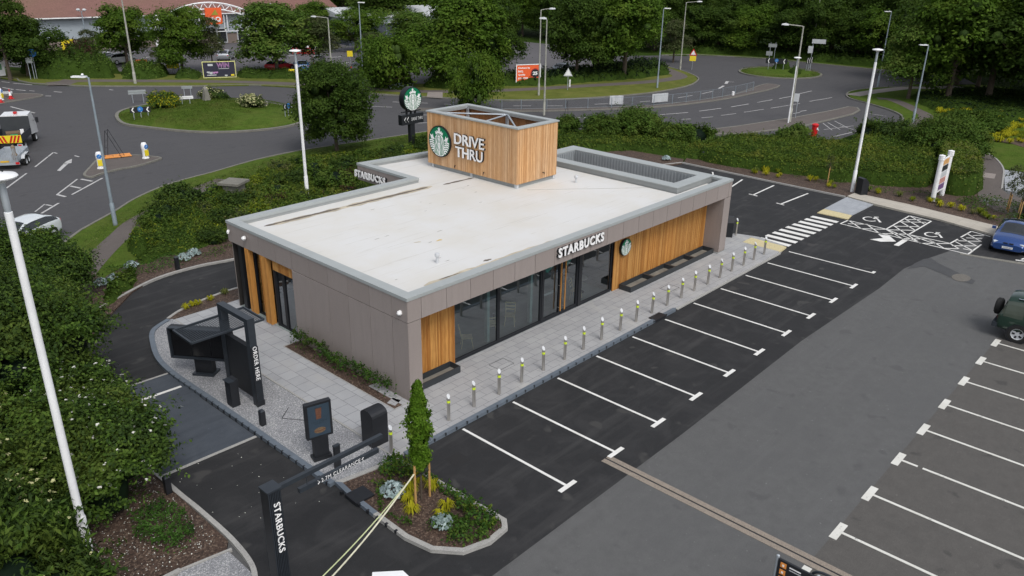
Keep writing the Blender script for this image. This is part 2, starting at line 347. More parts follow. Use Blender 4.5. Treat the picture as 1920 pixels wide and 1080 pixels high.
def strip(pts, wl, wr=None):
    wr = wl if wr is None else wr; L = []; Rr = []
    for i, p in enumerate(pts):
        a = Vector(pts[max(i-1, 0)][:2]); b = Vector(pts[min(i+1, len(pts)-1)][:2]); d = (b-a).normalized(); nrm = Vector((-d.y, d.x))
        L.append((p[0]+nrm.x*wl, p[1]+nrm.y*wl)); Rr.append((p[0]-nrm.x*wr, p[1]-nrm.y*wr))
    return L, Rr
def flatstrip(mb, pts, wl, z, m, wr=None):
    L, Rr = strip(pts, wl, wr); n = len(pts)
    mb.add([(x, y, z) for x, y in L]+[(x, y, z) for x, y in Rr], [(n+i, n+i+1, i+1, i) for i in range(n-1)], m)
def kerbstrip(mb, pts, wd, z0, z1, m, closed=False):
    if closed: mb.ring(ccw(pts), inset(pts, wd), z0, z1, m); return
    L, Rr = strip(pts, wd/2); n = len(pts)
    for i in range(n-1):
        a = [L[i], Rr[i], Rr[i+1], L[i+1]]; mb.prism(a, z0, z1, m)
# ------------------------------------------------------------ objects
def link(o): COL.objects.link(o); return o
def tag(o, label=None, cat=None, group=None, kind=None):
    if label: o['label'] = label
    if cat: o['category'] = cat
    if group: o['group'] = group
    if kind: o['kind'] = kind
    return o
def struct(name, mb, sm=False): return tag(link(bpy.data.objects.new(name, mb.mesh(name, sm))), kind='structure')
def thing(name, label, cat, loc=(0, 0, 0), rz=0, group=None):
    o = link(bpy.data.objects.new(name, None)); o.location = (*loc, 0)[:3] if len(loc) == 2 else loc; o.rotation_euler = (0, 0, rz); o.empty_display_size = .2
    return tag(o, label, cat, group)
def part(name, mb, parent, sm=False, world=False, label=None):
    me = mb if isinstance(mb, bpy.types.Mesh) else mb.mesh(name, sm, parent.location if world else (0, 0, 0))
    o = link(bpy.data.objects.new(name, me)); o.parent = parent
    if label: o['label'] = label
    return o
def solo(name, mb, label, cat, loc=(0, 0, 0), rz=0, group=None, sm=False):
    o = link(bpy.data.objects.new(name, mb.mesh(name, sm))); o.location = (*loc, 0)[:3] if len(loc) == 2 else loc; o.rotation_euler = (0, 0, rz)
    return tag(o, label, cat, group)
def dup(root, loc, rz=None, label=None, sc=None, group=None):
    r = link(root.copy()); r.location = (*loc, 0)[:3] if len(loc) == 2 else loc
    if rz is not None: r.rotation_euler = (0, 0, rz)
    if sc is not None: r.scale = sc if hasattr(sc, '__len__') else (sc, sc, sc)
    if label: r['label'] = label
    if group: r['group'] = group
    for ch in list(root.children):
        c = link(ch.copy()); c.parent = r
        for g in list(ch.children):
            d = link(g.copy()); d.parent = c
    return r
def textmesh(txt, size, ext, off=0., align='CENTER', sx=1., spacing=1.):
    cu = bpy.data.curves.new('t', 'FONT'); cu.body = txt; cu.size = size; cu.extrude = ext; cu.offset = off; cu.align_x = align; cu.align_y = 'CENTER'; cu.space_character = spacing
    cu.resolution_u = 3
    o = bpy.data.objects.new('t', cu); COL.objects.link(o); me = bpy.data.meshes.new_from_object(o); bpy.data.objects.remove(o); 
    me.transform(Matrix.Diagonal((sx, 1, 1, 1))); return me
def put_text(mb, txt, size, org, right, up, m, ext=.02, off=0., width=None, align='CENTER', spacing=1., lean=0):
    """solid lettering: origin = centre of the line, right/up = directions on the face"""
    me = textmesh(txt, size, ext, off, align, 1, spacing)
    co = np.zeros(len(me.vertices)*3); me.vertices.foreach_get('co', co); co = co.reshape(-1, 3)
    h = co[:, 1].max()-co[:, 1].min(); co[:, 1] -= (co[:, 1].max()+co[:, 1].min())/2; co[:, :2] *= size/h
    if align == 'CENTER': co[:, 0] -= (co[:, 0].max()+co[:, 0].min())/2
    if width: co[:, 0] *= width/(co[:, 0].max()-co[:, 0].min())
    r, u = Vector(right).normalized(), Vector(up).normalized(); n = r.cross(u); o = Vector(org)
    vs = [o+r*c[0]+u*c[1]+n*c[2] for c in co]; mb.add(vs, [tuple(p.vertices) for p in me.polygons], m)
    bpy.data.meshes.remove(me); return mb
def face2d(mb, polys, org, right, up, m, t=.01, sc=1.):
    r, u = Vector(right).normalized(), Vector(up).normalized(); n = r.cross(u); o = Vector(org)
    for P in polys:
        P = ccw(P); k = len(P); q = [Vector((x, y, 0)) for x, y in P]; tr = tessellate_polygon([q])
        vs = [o+r*x*sc+u*y*sc+n*t for x, y in P]+[o+r*x*sc+u*y*sc for x, y in P]
        fs = [(a if ((q[a[1]]-q[a[0]]).cross(q[a[2]]-q[a[0]])).z > 0 else a[::-1]) for a in tr]+[(k+i, k+(i+1) % k, (i+1) % k, i) for i in range(k)]
        mb.add(vs, fs, m)
def stroke(pts, w0, w1=None):
    """2D ribbon polygon along pts"""
    w1 = w0 if w1 is None else w1; n = len(pts); L = []; Q = []
    for i, p in enumerate(pts):
        a = Vector(pts[max(i-1, 0)]); b = Vector(pts[min(i+1, n-1)]); d = (b-a).normalized(); ww = w0+(w1-w0)*i/(n-1)
        L.append((p[0]-d.y*ww/2, p[1]+d.x*ww/2)); Q.append((p[0]+d.y*ww/2, p[1]-d.x*ww/2))
    return L+Q[::-1]
def circ(cx, cy, r, n=32, a0=0, a1=2*math.pi): return [(cx+r*math.cos(a0+(a1-a0)*k/n), cy+r*math.sin(a0+(a1-a0)*k/n)) for k in range(n)]
def roundel(mb, org, right, up, rad, depth, rim=black, back=black):
    """round sign: dark drum, green face, white crowned figure with long wavy hair"""
    r, u = Vector(right).normalized(), Vector(up).normalized(); n = r.cross(u); o = Vector(org); N = 40
    vs = [o+(r*math.cos(2*math.pi*k/N)+u*math.sin(2*math.pi*k/N))*rad+n*(z) for z in (-depth, 0) for k in range(N)]
    mb.add(vs, [(k, (k+1) % N, N+(k+1) % N, N+k) for k in range(N)]+[tuple(range(N-1, -1, -1)), tuple(N+k for k in range(N))], rim)
    F = lambda P, m, t: face2d(mb, P, o, r, u, m, t*rad, rad)
    F([circ(0, 0, .93, 40)], green_sign, .012)
    W = whitep; P = []
    # crown with star
    P.append([(-.30, .42), (-.36, .62), (-.24, .56), (-.20, .70), (-.10, .60), (0, .74), (.10, .60), (.20, .70), (.24, .56), (.36, .62), (.30, .42), (.15, .5), (0, .52), (-.15, .5)])
    P.append([(.0+ (.14 if k % 2 == 0 else .06)*math.sin(k*math.pi/5), .78+(.14 if k % 2 == 0 else .06)*math.cos(k*math.pi/5)) for k in range(10)])
    # hair mass and body
    hair = [(x_*1.2, y_) for x_, y_ in [(0, .46), (.16, .43), (.28, .30), (.33, .1), (.33, -.1), (.40, -.3), (.36, -.5), (.40, -.72), (.28, -.87), (.1, -.92), (-.1, -.92), (-.28, -.87), (-.40, -.72), (-.36, -.5), (-.40, -.3), (-.33, -.1), (-.33, .1), (-.28, .30), (-.16, .43)]]
    P.append(hair)
    # raised twin tails: tips and striped fins at each side
    for s_ in (-1, 1):
        P.append([(s_*.84, .38), (s_*.66, .30), (s_*.60, .42), (s_*.56, .24), (s_*.44, .12), (s_*.58, .08), (s_*.74, .10), (s_*.78, .24)])
        for k in range(6):
            yy = .0-k*.135; x1 = math.sqrt(max(.02, .9**2-yy*yy)); P.append(stroke([(s_*(.50-.01*k), yy-.03), (s_*(x1*.78), yy+.03), (s_*x1, yy-.02)], .075, .085))
    F(P, W, .03)
    D = []
    # face oval outline, waves in the hair, features
    for s_ in (-1, 1):
        D.append(stroke([(s_*.03, .43), (s_*.15, .36), (s_*.175, .2), (s_*.13, .06), (s_*.17, -.1), (s_*.25, -.26), (s_*.20, -.44), (s_*.26, -.62), (s_*.19, -.86)], .04, .05))
        D.append(stroke([(s_*.28, .26), (s_*.29, .02), (s_*.38, -.2), (s_*.34, -.42), (s_*.39, -.6), (s_*.33, -.8)], .035, .045))
        D.append(stroke([(s_*.09, -.16), (s_*.13, -.32), (s_*.08, -.5), (s_*.12, -.68), (s_*.07, -.88)], .03, .045))
        D.append(stroke([(s_*.035, .24), (s_*.07, .26), (s_*.11, .235)], .025))
    D.append(stroke([(-.05, .05), (0, .035), (.05, .05)], .03)); D.append(stroke([(.015, .22), (.02, .13), (-.01, .11)], .018))
    D.append(stroke([(-.08, -.02), (0, -.07), (.08, -.02)], .02))
    F(D, green_sign, .045)
    return mb
# ------------------------------------------------------------ foliage
def npmesh(name, groups, mb=None):
    """groups: (V, Fquads, mat); mb: extra builder geometry"""
    V = []; LI = []; LT = []; MI = []; mats = []; off = 0
    for v, f, m in groups:
        if m not in mats: mats.append(m)
        V.append(v); LI.append((f+off).ravel()); LT.append(np.full(len(f), f.shape[1])); MI.append(np.full(len(f), mats.index(m))); off += len(v)
    if mb:
        V.append(np.array(mb.v, float)); 
        for m in mb.mats:
            if m not in mats: mats.append(m)
        LI.append(np.array([i+off for f in mb.f for i in f])); LT.append(np.array([len(f) for f in mb.f])); MI.append(np.array([mats.index(mb.mats[k]) for k in mb.m]))
    V = np.concatenate(V); LI = np.concatenate(LI).astype(np.int32); LT = np.concatenate(LT).astype(np.int32); MI = np.concatenate(MI).astype(np.int32)
    me = bpy.data.meshes.new(name); me.vertices.add(len(V)); me.vertices.foreach_set('co', V.ravel().astype(np.float32))
    me.loops.add(len(LI)); me.loops.foreach_set('vertex_index', LI); me.polygons.add(len(LT))
    me.polygons.foreach_set('loop_start', np.concatenate([[0], np.cumsum(LT)[:-1]]).astype(np.int32)); me.polygons.foreach_set('loop_total', LT)
    for m in mats: me.materials.append(m)
    me.polygons.foreach_set('material_index', MI); me.update(calc_edges=True); me.validate(); return me
def unit(a): return a/np.maximum(1e-9, np.linalg.norm(a, axis=1, keepdims=True))
def leaves(P, N, L, w=.5, rng=RNG, droop=0.):
    n = len(P); L = np.broadcast_to(np.asarray(L, float), (n,)) * rng.uniform(.7, 1.3, n); N = unit(N)
    t = unit(np.cross(N, rng.normal(size=(n, 3)))); 
    if droop: t = unit(t+np.array([0, 0, -droop])); N = unit(np.cross(t, np.cross(N, t)))
    b = np.cross(N, t); Lc = L[:, None]
    A = P-t*Lc*.5; B = P+b*Lc*w*.5+N*Lc*.07; C = P+t*Lc*.5-N*Lc*.08; D = P-b*Lc*w*.5+N*Lc*.07
    V = np.stack([A, B, C, D], 1).reshape(-1, 3); F = np.arange(4*n).reshape(-1, 4); return V, F
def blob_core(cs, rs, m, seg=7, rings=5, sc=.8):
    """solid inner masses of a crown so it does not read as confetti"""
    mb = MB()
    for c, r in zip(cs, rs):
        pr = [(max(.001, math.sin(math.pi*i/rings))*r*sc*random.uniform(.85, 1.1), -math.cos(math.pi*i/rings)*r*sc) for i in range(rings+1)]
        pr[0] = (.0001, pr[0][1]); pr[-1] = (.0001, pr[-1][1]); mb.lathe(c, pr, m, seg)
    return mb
def fn3(P, s, seed=0):
    r = np.random.default_rng(seed); o = np.zeros(len(P))
    for k in range(8):
        v = r.normal(size=3); v *= s*r.uniform(.6, 1.7)/np.linalg.norm(v); o += np.sin(P @ v+r.uniform(0, 6.28)+1.1*np.sin(P[:, k % 3]*s*.6))
    return o/4
def crown_points(H, Rr, nclump, nleaf, z0, shape, seed, rc=.34, sink=.0):
    rng = np.random.default_rng(seed); cs = []; rs = []; nl_ = max(5, nclump//9); lobes = []
    for i in range(nl_):
        a = i*2.4+rng.uniform(-.4, .4); t = (i+.5)/nl_; zz = z0+(H-z0)*(.14+.76*t); k = {'round': math.sin(math.pi*(.12+.8*t))**.6, 'cone': 1.05-.85*t, 'dome': (1-t**2.2*.75), 'oval': math.sin(math.pi*(.15+.75*t))**.7}[shape]
        lobes.append((math.cos(a)*Rr*k*rng.uniform(.42, .72), math.sin(a)*Rr*k*rng.uniform(.42, .72), zz, Rr*rng.uniform(.30, .46)))
    for i in range(nclump):
        l = lobes[i % nl_]; d = rng.normal(size=3); d /= np.linalg.norm(d); d[2] = d[2]*.9+.1; q = rng.uniform(.5, 1.15)
        cs.append((l[0]+d[0]*l[3]*q, l[1]+d[1]*l[3]*q, l[2]+d[2]*l[3]*q*1.0)); rs.append(Rr*rc*rng.uniform(.45, 1.1))
    cs = np.array(cs); rs = np.array(rs); cs[:, 2] = np.minimum(cs[:, 2], H-rs*.6); wgt = rs**2/(rs**2).sum(); idx = rng.choice(nclump, nleaf, p=wgt)
    d = unit(rng.normal(size=(nleaf, 3))); d[:, 2] = np.where(rng.random(nleaf) < .72, np.abs(d[:, 2]), d[:, 2]*.6); d = unit(d)
    sp = (rng.random((nleaf, 1)) < .16)*rng.uniform(0, .8, (nleaf, 1))
    rad = rs[idx, None]*(1+rng.normal(size=(nleaf, 1))*.16+sp); sq = np.array([1.08, 1.08, .95])
    P = cs[idx]+d*rad*sq; inside = np.zeros(nleaf, bool)
    for c, r in zip(cs, rs): inside |= (np.linalg.norm((P-c)/sq, axis=1) < r*.72)
    P[:, 2] -= .06*np.linalg.norm(P[:, :2], axis=1)
    N = unit(d+rng.normal(size=(nleaf, 3))*.5+np.array([0, 0, .45])); keep = ~inside & (fn3(P, 2.2/Rr*3, seed) > -.62)
    P, N = P[keep], N[keep]; ok = P[:, 2] > .1; return cs, rs, P[ok], N[ok], rng
def trunk_mb(H, r0, z0, cs, Rr, lean=.2, n=7, seed=1, m=None):
    rd = random.Random(seed); mb = MB(); m = m or bark
    top = (rd.uniform(-lean, lean), rd.uniform(-lean, lean), H*.8)
    pts = [(0, 0, -.1), (rd.uniform(-.05, .05), 0, z0*.5), (top[0]*.3, top[1]*.3, z0+.1*(H-z0)), (top[0]*.6, top[1]*.6, H*.6), top]
    mb.tube(pts, [r0*1.35, r0, r0*.85, r0*.5, r0*.18], m, 8)
    for k in range(n):
        c = cs[rd.randrange(len(cs))]; s = rd.uniform(.25, .55); b = (top[0]*.4, top[1]*.4, z0+(H-z0)*s*.5)
        mid = ((b[0]+c[0])/2, (b[1]+c[1])/2, (b[2]+c[2])/2-.05*H*rd.random()); mb.tube([b, mid, tuple(c)], [r0*.42, r0*.28, r0*.1], m, 5)
    return mb
TREES = {}
def tree_proto(key, H, Rr, z0, shape, m, ncl, nl, ls, r0, seed, core=True, rc=.27, name='tree', coremat=None):
    cs, rs, P, N, rng = crown_points(H, Rr, ncl, nl, z0, shape, seed, rc)
    V, F = leaves(P, N, ls, .62, rng)
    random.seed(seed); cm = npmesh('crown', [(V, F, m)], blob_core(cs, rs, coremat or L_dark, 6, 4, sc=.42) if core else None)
    tm = trunk_mb(H, r0, z0, cs, Rr, seed=seed).mesh('trunk', True); TREES[key] = (cm, tm, H, Rr)
def put_tree(key, g, H=None, W=None, label=None, cat='tree', group=None, name='tree', rz=None):
    cm, tm, h, r = TREES[key]; o = thing(name, label, cat, (g[0], g[1], 0), random.uniform(0, 6.28) if rz is None else rz, group)
    sz = (H or h)/h; sx = (W/2/r) if W else sz; o.scale = (sx, sx, sz)
    part('crown', cm, o); part('trunk', tm, o); return o
tree_proto('ash', 9, 4., 1.3, 'dome', L_tree, 74, 28500, 0.27, .2, 11)
tree_proto('ash2', 9, 4., 1.2, 'round', L_tree, 68, 28500, 0.28, .2, 12)
tree_proto('oak', 9.5, 4.2, 1.6, 'dome', L_treed, 74, 28500, 0.27, .22, 13)
tree_proto('oak2', 9.5, 4., 1.4, 'round', L_treed, 68, 26600, 0.28, .22, 14)
tree_proto('bright', 9, 4., 1.2, 'dome', L_bright, 71, 26600, 0.28, .2, 15)
tree_proto('birch', 7, 2.1, 1.2, 'oval', L_olive, 40, 9000, .2, .1, 16, core=False, rc=.3)
tree_proto('lowbush', 4, 4., .3, 'dome', L_tree, 70, 24000, .24, .12, 17)
tree_proto('near', 6.3, 3.0, .9, 'round', L_treed, 120, 56000, .17, .14, 18, rc=.25)
tree_proto('bushdark', 3.5, 4., .2, 'dome', L_dark, 36, 10000, .3, .12, 19)
def inpoly(P, poly):
    x, y = P[:, 0], P[:, 1]; ins = np.zeros(len(P), bool); n = len(poly)
    for i in range(n):
        x0, y0 = poly[i]; x1, y1 = poly[(i+1) % n]
        c = ((y0 > y) != (y1 > y)) & (x < (x1-x0)*(y-y0)/((y1-y0) if y1 != y0 else 1e-9)+x0); ins ^= c
    return ins
def edgedist(P, poly):
    d = np.full(len(P), 1e9); n = len(poly)
    for i in range(n):
        a = np.array(poly[i]); b = np.array(poly[(i+1) % n]); ab = b-a; t = np.clip(((P-a) @ ab)/max(1e-9, ab @ ab), 0, 1)
        d = np.minimum(d, np.linalg.norm(P-(a+t[:, None]*ab), axis=1))
    return d
def fnoise(P, s, seed=0):
    r = np.random.default_rng(seed); o = np.zeros(len(P))
    for k in range(7):
        a = r.uniform(0, 6.28); f = s*r.uniform(.6, 1.9); o += np.sin(P[:, 0]*math.cos(a)*f+P[:, 1]*math.sin(a)*f+r.uniform(0, 6.28)+1.3*np.sin(P[:, 1]*f*.5+k))
    return o/7
def bedsurf(poly, H, edge, bump, bs, seed, trim=False):
    def h(P):
        d = edgedist(P, poly); d = d+(0 if trim else edge*.55)*(fnoise(P, 2.1/edge, seed+20)-.6); f = np.clip(d/edge, 0, 1); f = np.sqrt(1-(1-f)**2) if not trim else np.clip(f*3, 0, 1)**.5
        return np.maximum(.02, H*f*(1+bump*fnoise(P, bs, seed)+.5*bump*fnoise(P, bs*2.7, seed+5)))
    return h
def sample_poly(poly, n, rng):
    a = np.array(poly); lo, hi = a.min(0), a.max(0); out = np.zeros((0, 2))
    while len(out) < n:
        q = rng.uniform(lo, hi, (n*2, 2)); out = np.concatenate([out, q[inpoly(q, poly)]])
    return out[:n]
def shrubs(name, poly, H, ls, dens, mats, edge=.8, bump=.35, bs=1.2, seed=1, trim=False, base=under, z=0., step=None, jitter=.25, smoothp=True, gaps=0., w=.6, droop=0., upb=.5, shoots=0):
    """a planted mass: bumpy solid body under many separate leaves; mats = [(material, share)]"""
    rng = np.random.default_rng(seed); poly = ccw(smooth(poly, 3) if smoothp else poly); hf = bedsurf(poly, H, edge, bump, bs, seed, trim)
    A = np.array(poly); lo, hi = A.min(0), A.max(0); area = abs(area2(poly))/2; n = int(area*dens); step = step or max(.25, math.sqrt(area)/45)
    mb = MB()
    nx, ny = int((hi[0]-lo[0])/step)+2, int((hi[1]-lo[1])/step)+2
    gx, gy = np.meshgrid(lo[0]+np.arange(nx)*step, lo[1]+np.arange(ny)*step, indexing='ij'); Q = np.stack([gx.ravel(), gy.ravel()], 1); ins = inpoly(Q, poly)
    hz = np.where(ins, hf(Q)*.86-.03, -.05)+z; V = np.column_stack([Q, hz]); idx = np.arange(nx*ny).reshape(nx, ny)
    F = np.stack([idx[:-1, :-1], idx[1:, :-1], idx[1:, 1:], idx[:-1, 1:]], -1).reshape(-1, 4); F = F[ins[F].any(1)]
    P2 = sample_poly(poly, n, rng)
    if not trim: P2 = P2[hf(P2) > .04*H+.021]
    if gaps: P2 = P2[fnoise(P2, bs*1.3, seed+9) > -1+gaps]
    if shoots:
        q = P2[rng.integers(0, len(P2), int(area*shoots))]; k = 9; tl = rng.uniform(.15, .55, len(q))*min(1., H); dr = np.column_stack([rng.normal(size=(len(q), 2))*.35, np.ones(len(q))]); tt = np.linspace(.1, 1, k)
        SP = (np.column_stack([q, hf(q)*.95+z])[:, None, :]+dr[:, None, :]*tl[:, None, None]*tt[None, :, None]).reshape(-1, 3)+rng.normal(size=(len(q)*k, 3))*ls*.25; SM_ = rng.integers(0, len(mats), len(q)).repeat(k)
    n = len(P2); e = .12; h0 = hf(P2); gxn = (hf(P2+[e, 0])-h0)/e; gyn = (hf(P2+[0, e])-h0)/e
    N = unit(np.column_stack([-gxn, -gyn, np.ones(n)])); N = unit(N+rng.normal(size=(n, 3))*.5+np.array([0, 0, upb*.3]))
    side = edgedist(P2, poly) < edge*.6; zz = np.where(side, h0*rng.uniform(.15, 1.05, n), h0*(1-jitter*rng.random(n)**1.5))+z+.02
    P = np.column_stack([P2, zz])+rng.normal(size=(n, 3))*ls*.35; P[:, 2] = np.maximum(P[:, 2], z+.01)
    groups = [(V, F, base)] if base else []; pick = rng.random(n); clump = .5+.5*fnoise(P2, .9, seed+3); sel = .35*pick+.65*clump
    order = np.argsort(np.argsort(sel))/n; a = 0
    for m, sh in mats:
        k = (order >= a) & (order < a+sh); a += sh
        if k.sum(): v, f = leaves(P[k], N[k], ls, w, rng, droop); groups.append((v, f, m))
    if shoots:
        for i_, (m, sh) in enumerate(mats):
            k = SM_ == i_
            if k.sum(): v, f = leaves(SP[k], unit(rng.normal(size=(k.sum(), 3))+np.array([0, 0, .7])), ls*.85, w, rng, droop); groups.append((v, f, m))
    return npmesh(name, groups)
def tag_mesh(name, me, label, cat, group=None, loc=None):
    o = link(bpy.data.objects.new(name, me)); return tag(o, label, cat, group)
def bush_np(name, blobs, ls, dens, mats, seed, core=L_dark, w=.6, extra=None, droop=0., sprig=.0, shoots=.25):
    """irregular shrub from overlapping leafy masses; blobs = (x,y,z,r,sz)"""
    rng = np.random.default_rng(seed); random.seed(seed); groups = []; C = np.array([b[:3] for b in blobs]); Rr = np.array([b[3] for b in blobs]); Z = np.array([b[4] for b in blobs])
    # every mass carries sub-clumps on its surface
    subc = []; subr = []
    for c, r, zz in zip(C, Rr, Z):
        k = int(16*r**1.2)+8; d = unit(rng.normal(size=(k, 3))); d[:, 2] = np.where(rng.random(k) < .3, -.55*np.abs(d[:, 2]), np.abs(d[:, 2])*.95)
        for q in d: subc.append(c+q*r*.78*np.array([1, 1, zz])*rng.uniform(.8, 1.1)); subr.append(r*rng.uniform(.2, .42))
    subc = np.array(subc); subr = np.array(subr); area = (subr**2).sum()*12; n = int(area*dens); idx = rng.choice(len(subc), n, p=subr**2/(subr**2).sum())
    d = unit(rng.normal(size=(n, 3))); d[:, 2] = np.abs(d[:, 2])-.4*(rng.random(n) < .35); d = unit(d)
    P = subc[idx]+d*subr[idx, None]*(1+rng.normal(size=(n, 1))*.2+(rng.random((n, 1)) < sprig)*rng.uniform(.2, .9, (n, 1)))
    ok = P[:, 2] > .03
    for c, r, zz in zip(C, Rr, Z): ok &= np.linalg.norm((P-c)/np.array([1, 1, zz]), axis=1) > r*.66
    ok &= fn3(P, 2.6, seed+3) > -.55
    P, d = P[ok], d[ok]
    ns = int(len(P)*shoots/10); q = rng.integers(0, len(P), ns); k_ = 12; sdv = unit(d[q]+rng.normal(size=(ns, 3))*.35+np.array([0, 0, .45])); tl = rng.uniform(.25, 1., ns)*.55*float(np.mean(Rr)); tt = np.linspace(.05, 1, k_)
    SP = P[q][:, None, :]+sdv[:, None, :]*(tl[:, None]*tt[None, :])[..., None]; SP[..., 2] -= (tl[:, None]*tt[None, :]**2)*.25; SP = SP.reshape(-1, 3)+rng.normal(size=(ns*k_, 3))*ls*.35; P = np.concatenate([P, SP]); d = np.concatenate([d, np.repeat(sdv, k_, 0)])
    ok = P[:, 2] > .04; P, d = P[ok], d[ok]; n = len(P); N = unit(d+rng.normal(size=(n, 3))*.5+np.array([0, 0, .5])); sel = np.argsort(np.argsort(rng.random(n)*.45+.55*(.5+.5*fnoise(P[:, :2]+P[:, 2:]*.7, 2.2, seed))))/n; a = 0
    for m, sh in mats:
        k = (sel >= a) & (sel < a+sh); a += sh
        if k.sum(): v, f = leaves(P[k], N[k], ls, w, rng, droop); groups.append((v, f, m))
    if extra:
        m, cnt, sz, zone = extra; sc_ = zone(P) if zone else np.ones(n, bool); out = P[:, 2]-0
        q = np.flatnonzero(sc_ & (d[:, 2] > .1)); q = rng.choice(q, min(cnt, len(q)), replace=False)
        q = np.repeat(q, 3); v, f = leaves(P[q]+d[q]*ls*.6+rng.normal(size=(len(q), 3))*sz*.2, unit(N[q]+[0, 0, .8]), sz, .9, rng); groups.append((v, f, m))
    return npmesh(name, groups, blob_core(C-np.array([0, 0, .0]), Rr, L_deep, 12, 8, .58))  # core coloured near black: painted shade for the hollows between leaves
# ------------------------------------------------------------ ground and roads
mb = MB(); mb.poly([(-500, -300), (700, -300), (700, 700), (-500, 700)], -.02, under); struct('ground', mb)
def lay(name, pts, z, m, sm_=False, seg=5):
    mb = MB(); p = smooth(pts, seg) if sm_ else pts; mb.poly(p, z, m); return struct(name, mb)
road_px = [(-700, 150), (-300, 146), (0, 148), (35, 154), (62, 159), (110, 161), (160, 163), (250, 163), (350, 163), (480, 161), (600, 168), (680, 176), (802, 184), (955, 190),
           (1085, 186.5), (1210, 177), (1285, 164), (1310, 152), (1307, 143.5), (1280, 132), (1240, 122), (1150, 116), (1150, 105), (1240, 104), (1287, 105), (1297, 103), (1360, 106), (1440, 110.5), (1532, 120), (1647, 131), (1717, 138), (1800, 142), (1830, 158),
           (1717, 158), (1690, 163), (1645, 164.5), (1600, 171), (1587, 177), (1592, 185), (1630, 196), (1665, 207), (1687, 216), (1692, 224), (1687, 231),
           (1620, 245), (1560, 266), (1500, 272), (1400, 268), (1312, 262), (1200, 250), (1050, 240), (900, 246), (805, 247), (667, 268), (560, 284), (480, 301), (400, 324), (350, 337), (300, 353), (250, 376), (217, 397), (165, 426), (140, 442), (60, 505), (-60, 610), (-600, 700)]
lay('road', GP(road_px), .0, asph_road)
SHOP = [(-500, 100), (-100, 118), (60, 128), (230, 134), (480, 146), (600, 150), (780, 158), (800, 160), (830, 150), (1000, 156), (1120, 148), (1100, 90), (900, 70), (640, 60), (430, 62), (200, 80), (0, 70), (-400, 60)]
lay('car_park', GP(SHOP), .004, asph_shop)
# north verge, footpath
v_out = [(-300, 140), (0, 146), (35, 152), (62, 157), (110, 159.5), (160, 162), (250, 162.5), (350, 162.5), (480, 160), (600, 167), (680, 175), (802, 183), (955, 189), (1085, 185.5), (1210, 176), (1285, 163), (1308, 152), (1305, 144), (1278, 133), (1240, 123)]
v_in = [(1230, 119), (1180, 125), (1120, 135), (1000, 152), (840, 158), (770, 158), (600, 152), (480, 146), (230, 140), (100, 138), (0, 132), (-300, 120)]
mb = MB(); mb.prism(GP(v_out+v_in), -.02, .09, grass_dry); struct('verge', mb)
mb = MB(); kerbstrip(mb, smooth(GP(v_out), 3, False), .16, -.02, .12, kerb_o); struct('kerb', mb)
mb = MB(); flatstrip(mb, smooth(GP([(92, 158), (150, 153), (250, 153), (380, 154), (480, 156), (600, 161), (680, 167), (800, 173), (960, 170), (1085, 163), (1200, 156), (1255, 150), (1275, 144), (1255, 134), (1228, 124)]), 4, False), 1.0, .096, footway); struct('footpath', mb)
mb = MB(); mb.poly(GP([(802, 174), (830, 174), (830, 186), (800, 184)]), .1, paved_pink); mb.poly(GP([(87, 162), (120, 150), (155, 152), (130, 161)]), .1, footway); struct('footpath', mb)
def island(name, pts, h, top, kerbm, kw=.16, sm_=True, seg=4):
    p = ccw(smooth(pts, seg) if sm_ else pts); mb = MB(); kp = inset(p, kw); mb.ring(p, kp, -.02, h, kerbm); mb.poly(kp, h-.015, top); return struct(name, mb)
island('traffic_island', GP([(156, 330), (167, 316), (184, 299), (205, 293), (250, 292), (290, 295), (304, 298), (295, 302), (262, 312), (220, 320), (190, 328), (172, 334)]), .11, footway, kerb_o)
island('traffic_island', GP([(-90, 200), (-40, 184), (0, 178.5), (25, 177), (66, 177), (82, 180), (60, 185), (17, 192.5), (-30, 203)]), .11, footway, kerb_o)
island('traffic_island', GP([(785, 204), (850, 205.5), (960, 205.5), (1060, 204), (1185, 200), (1260, 195), (1335, 185), (1385, 175), (1421, 162), (1440, 158), (1463, 161.5), (1447, 168), (1420, 174), (1385, 182), (1335, 190.5), (1260, 199.5), (1185, 204.5), (1060, 208.5), (960, 210), (850, 210), (785, 208)]), .11, footway, kerb_o, .14, True, 2)
island('footway', GP([(1312, 246), (1380, 238), (1487, 221.6), (1560, 208), (1590, 201), (1608, 203), (1613, 208), (1600, 215), (1540, 230), (1515, 236), (1440, 246.5), (1390, 252), (1335, 253), (1316, 250)]), .11, footway, kerb_o, .18, False)
# main roundabout : raised grass mound with kerb
RB = smooth([(13.8, 59.6), (14.57, 55.9), (17, 50.8), (20.7, 48.2), (24.6, 47.9), (28.2, 50.3), (29.9, 55), (29, 60.8), (25.5, 65.2), (20.5, 67.3), (16, 65.2)], 5)
RBC = (21.8, 57.6)
mb = MB(); mb.ring(ccw(RB), inset(RB, .3), -.02, .16, kerb_o); struct('kerb', mb)
mb = MB(); rings = [(1., .12), (.9, .35), (.75, .62), (.55, .8), (.3, .95), (.001, 1.0)]; ri = inset(RB, .3); n = len(ri); vs = []; fs = []
for q, z in rings: vs += [(RBC[0]+(x-RBC[0])*q, RBC[1]+(y-RBC[1])*q, z+.04*math.sin(x*1.3+y)*(1-q)) for x, y in ri]
for i in range(len(rings)-1):
    for k in range(n): fs.append((i*n+k, i*n+(k+1) % n, (i+1)*n+(k+1) % n, (i+1)*n+k))
mb.add(vs, fs, grass); struct('roundabout', mb, True)
def rbz(x, y):
    d = math.hypot(x-RBC[0], y-RBC[1])/8.6; return float(np.interp(d, [0, .3, .55, .75, .9, 1], [1, .95, .8, .62, .35, .12]))
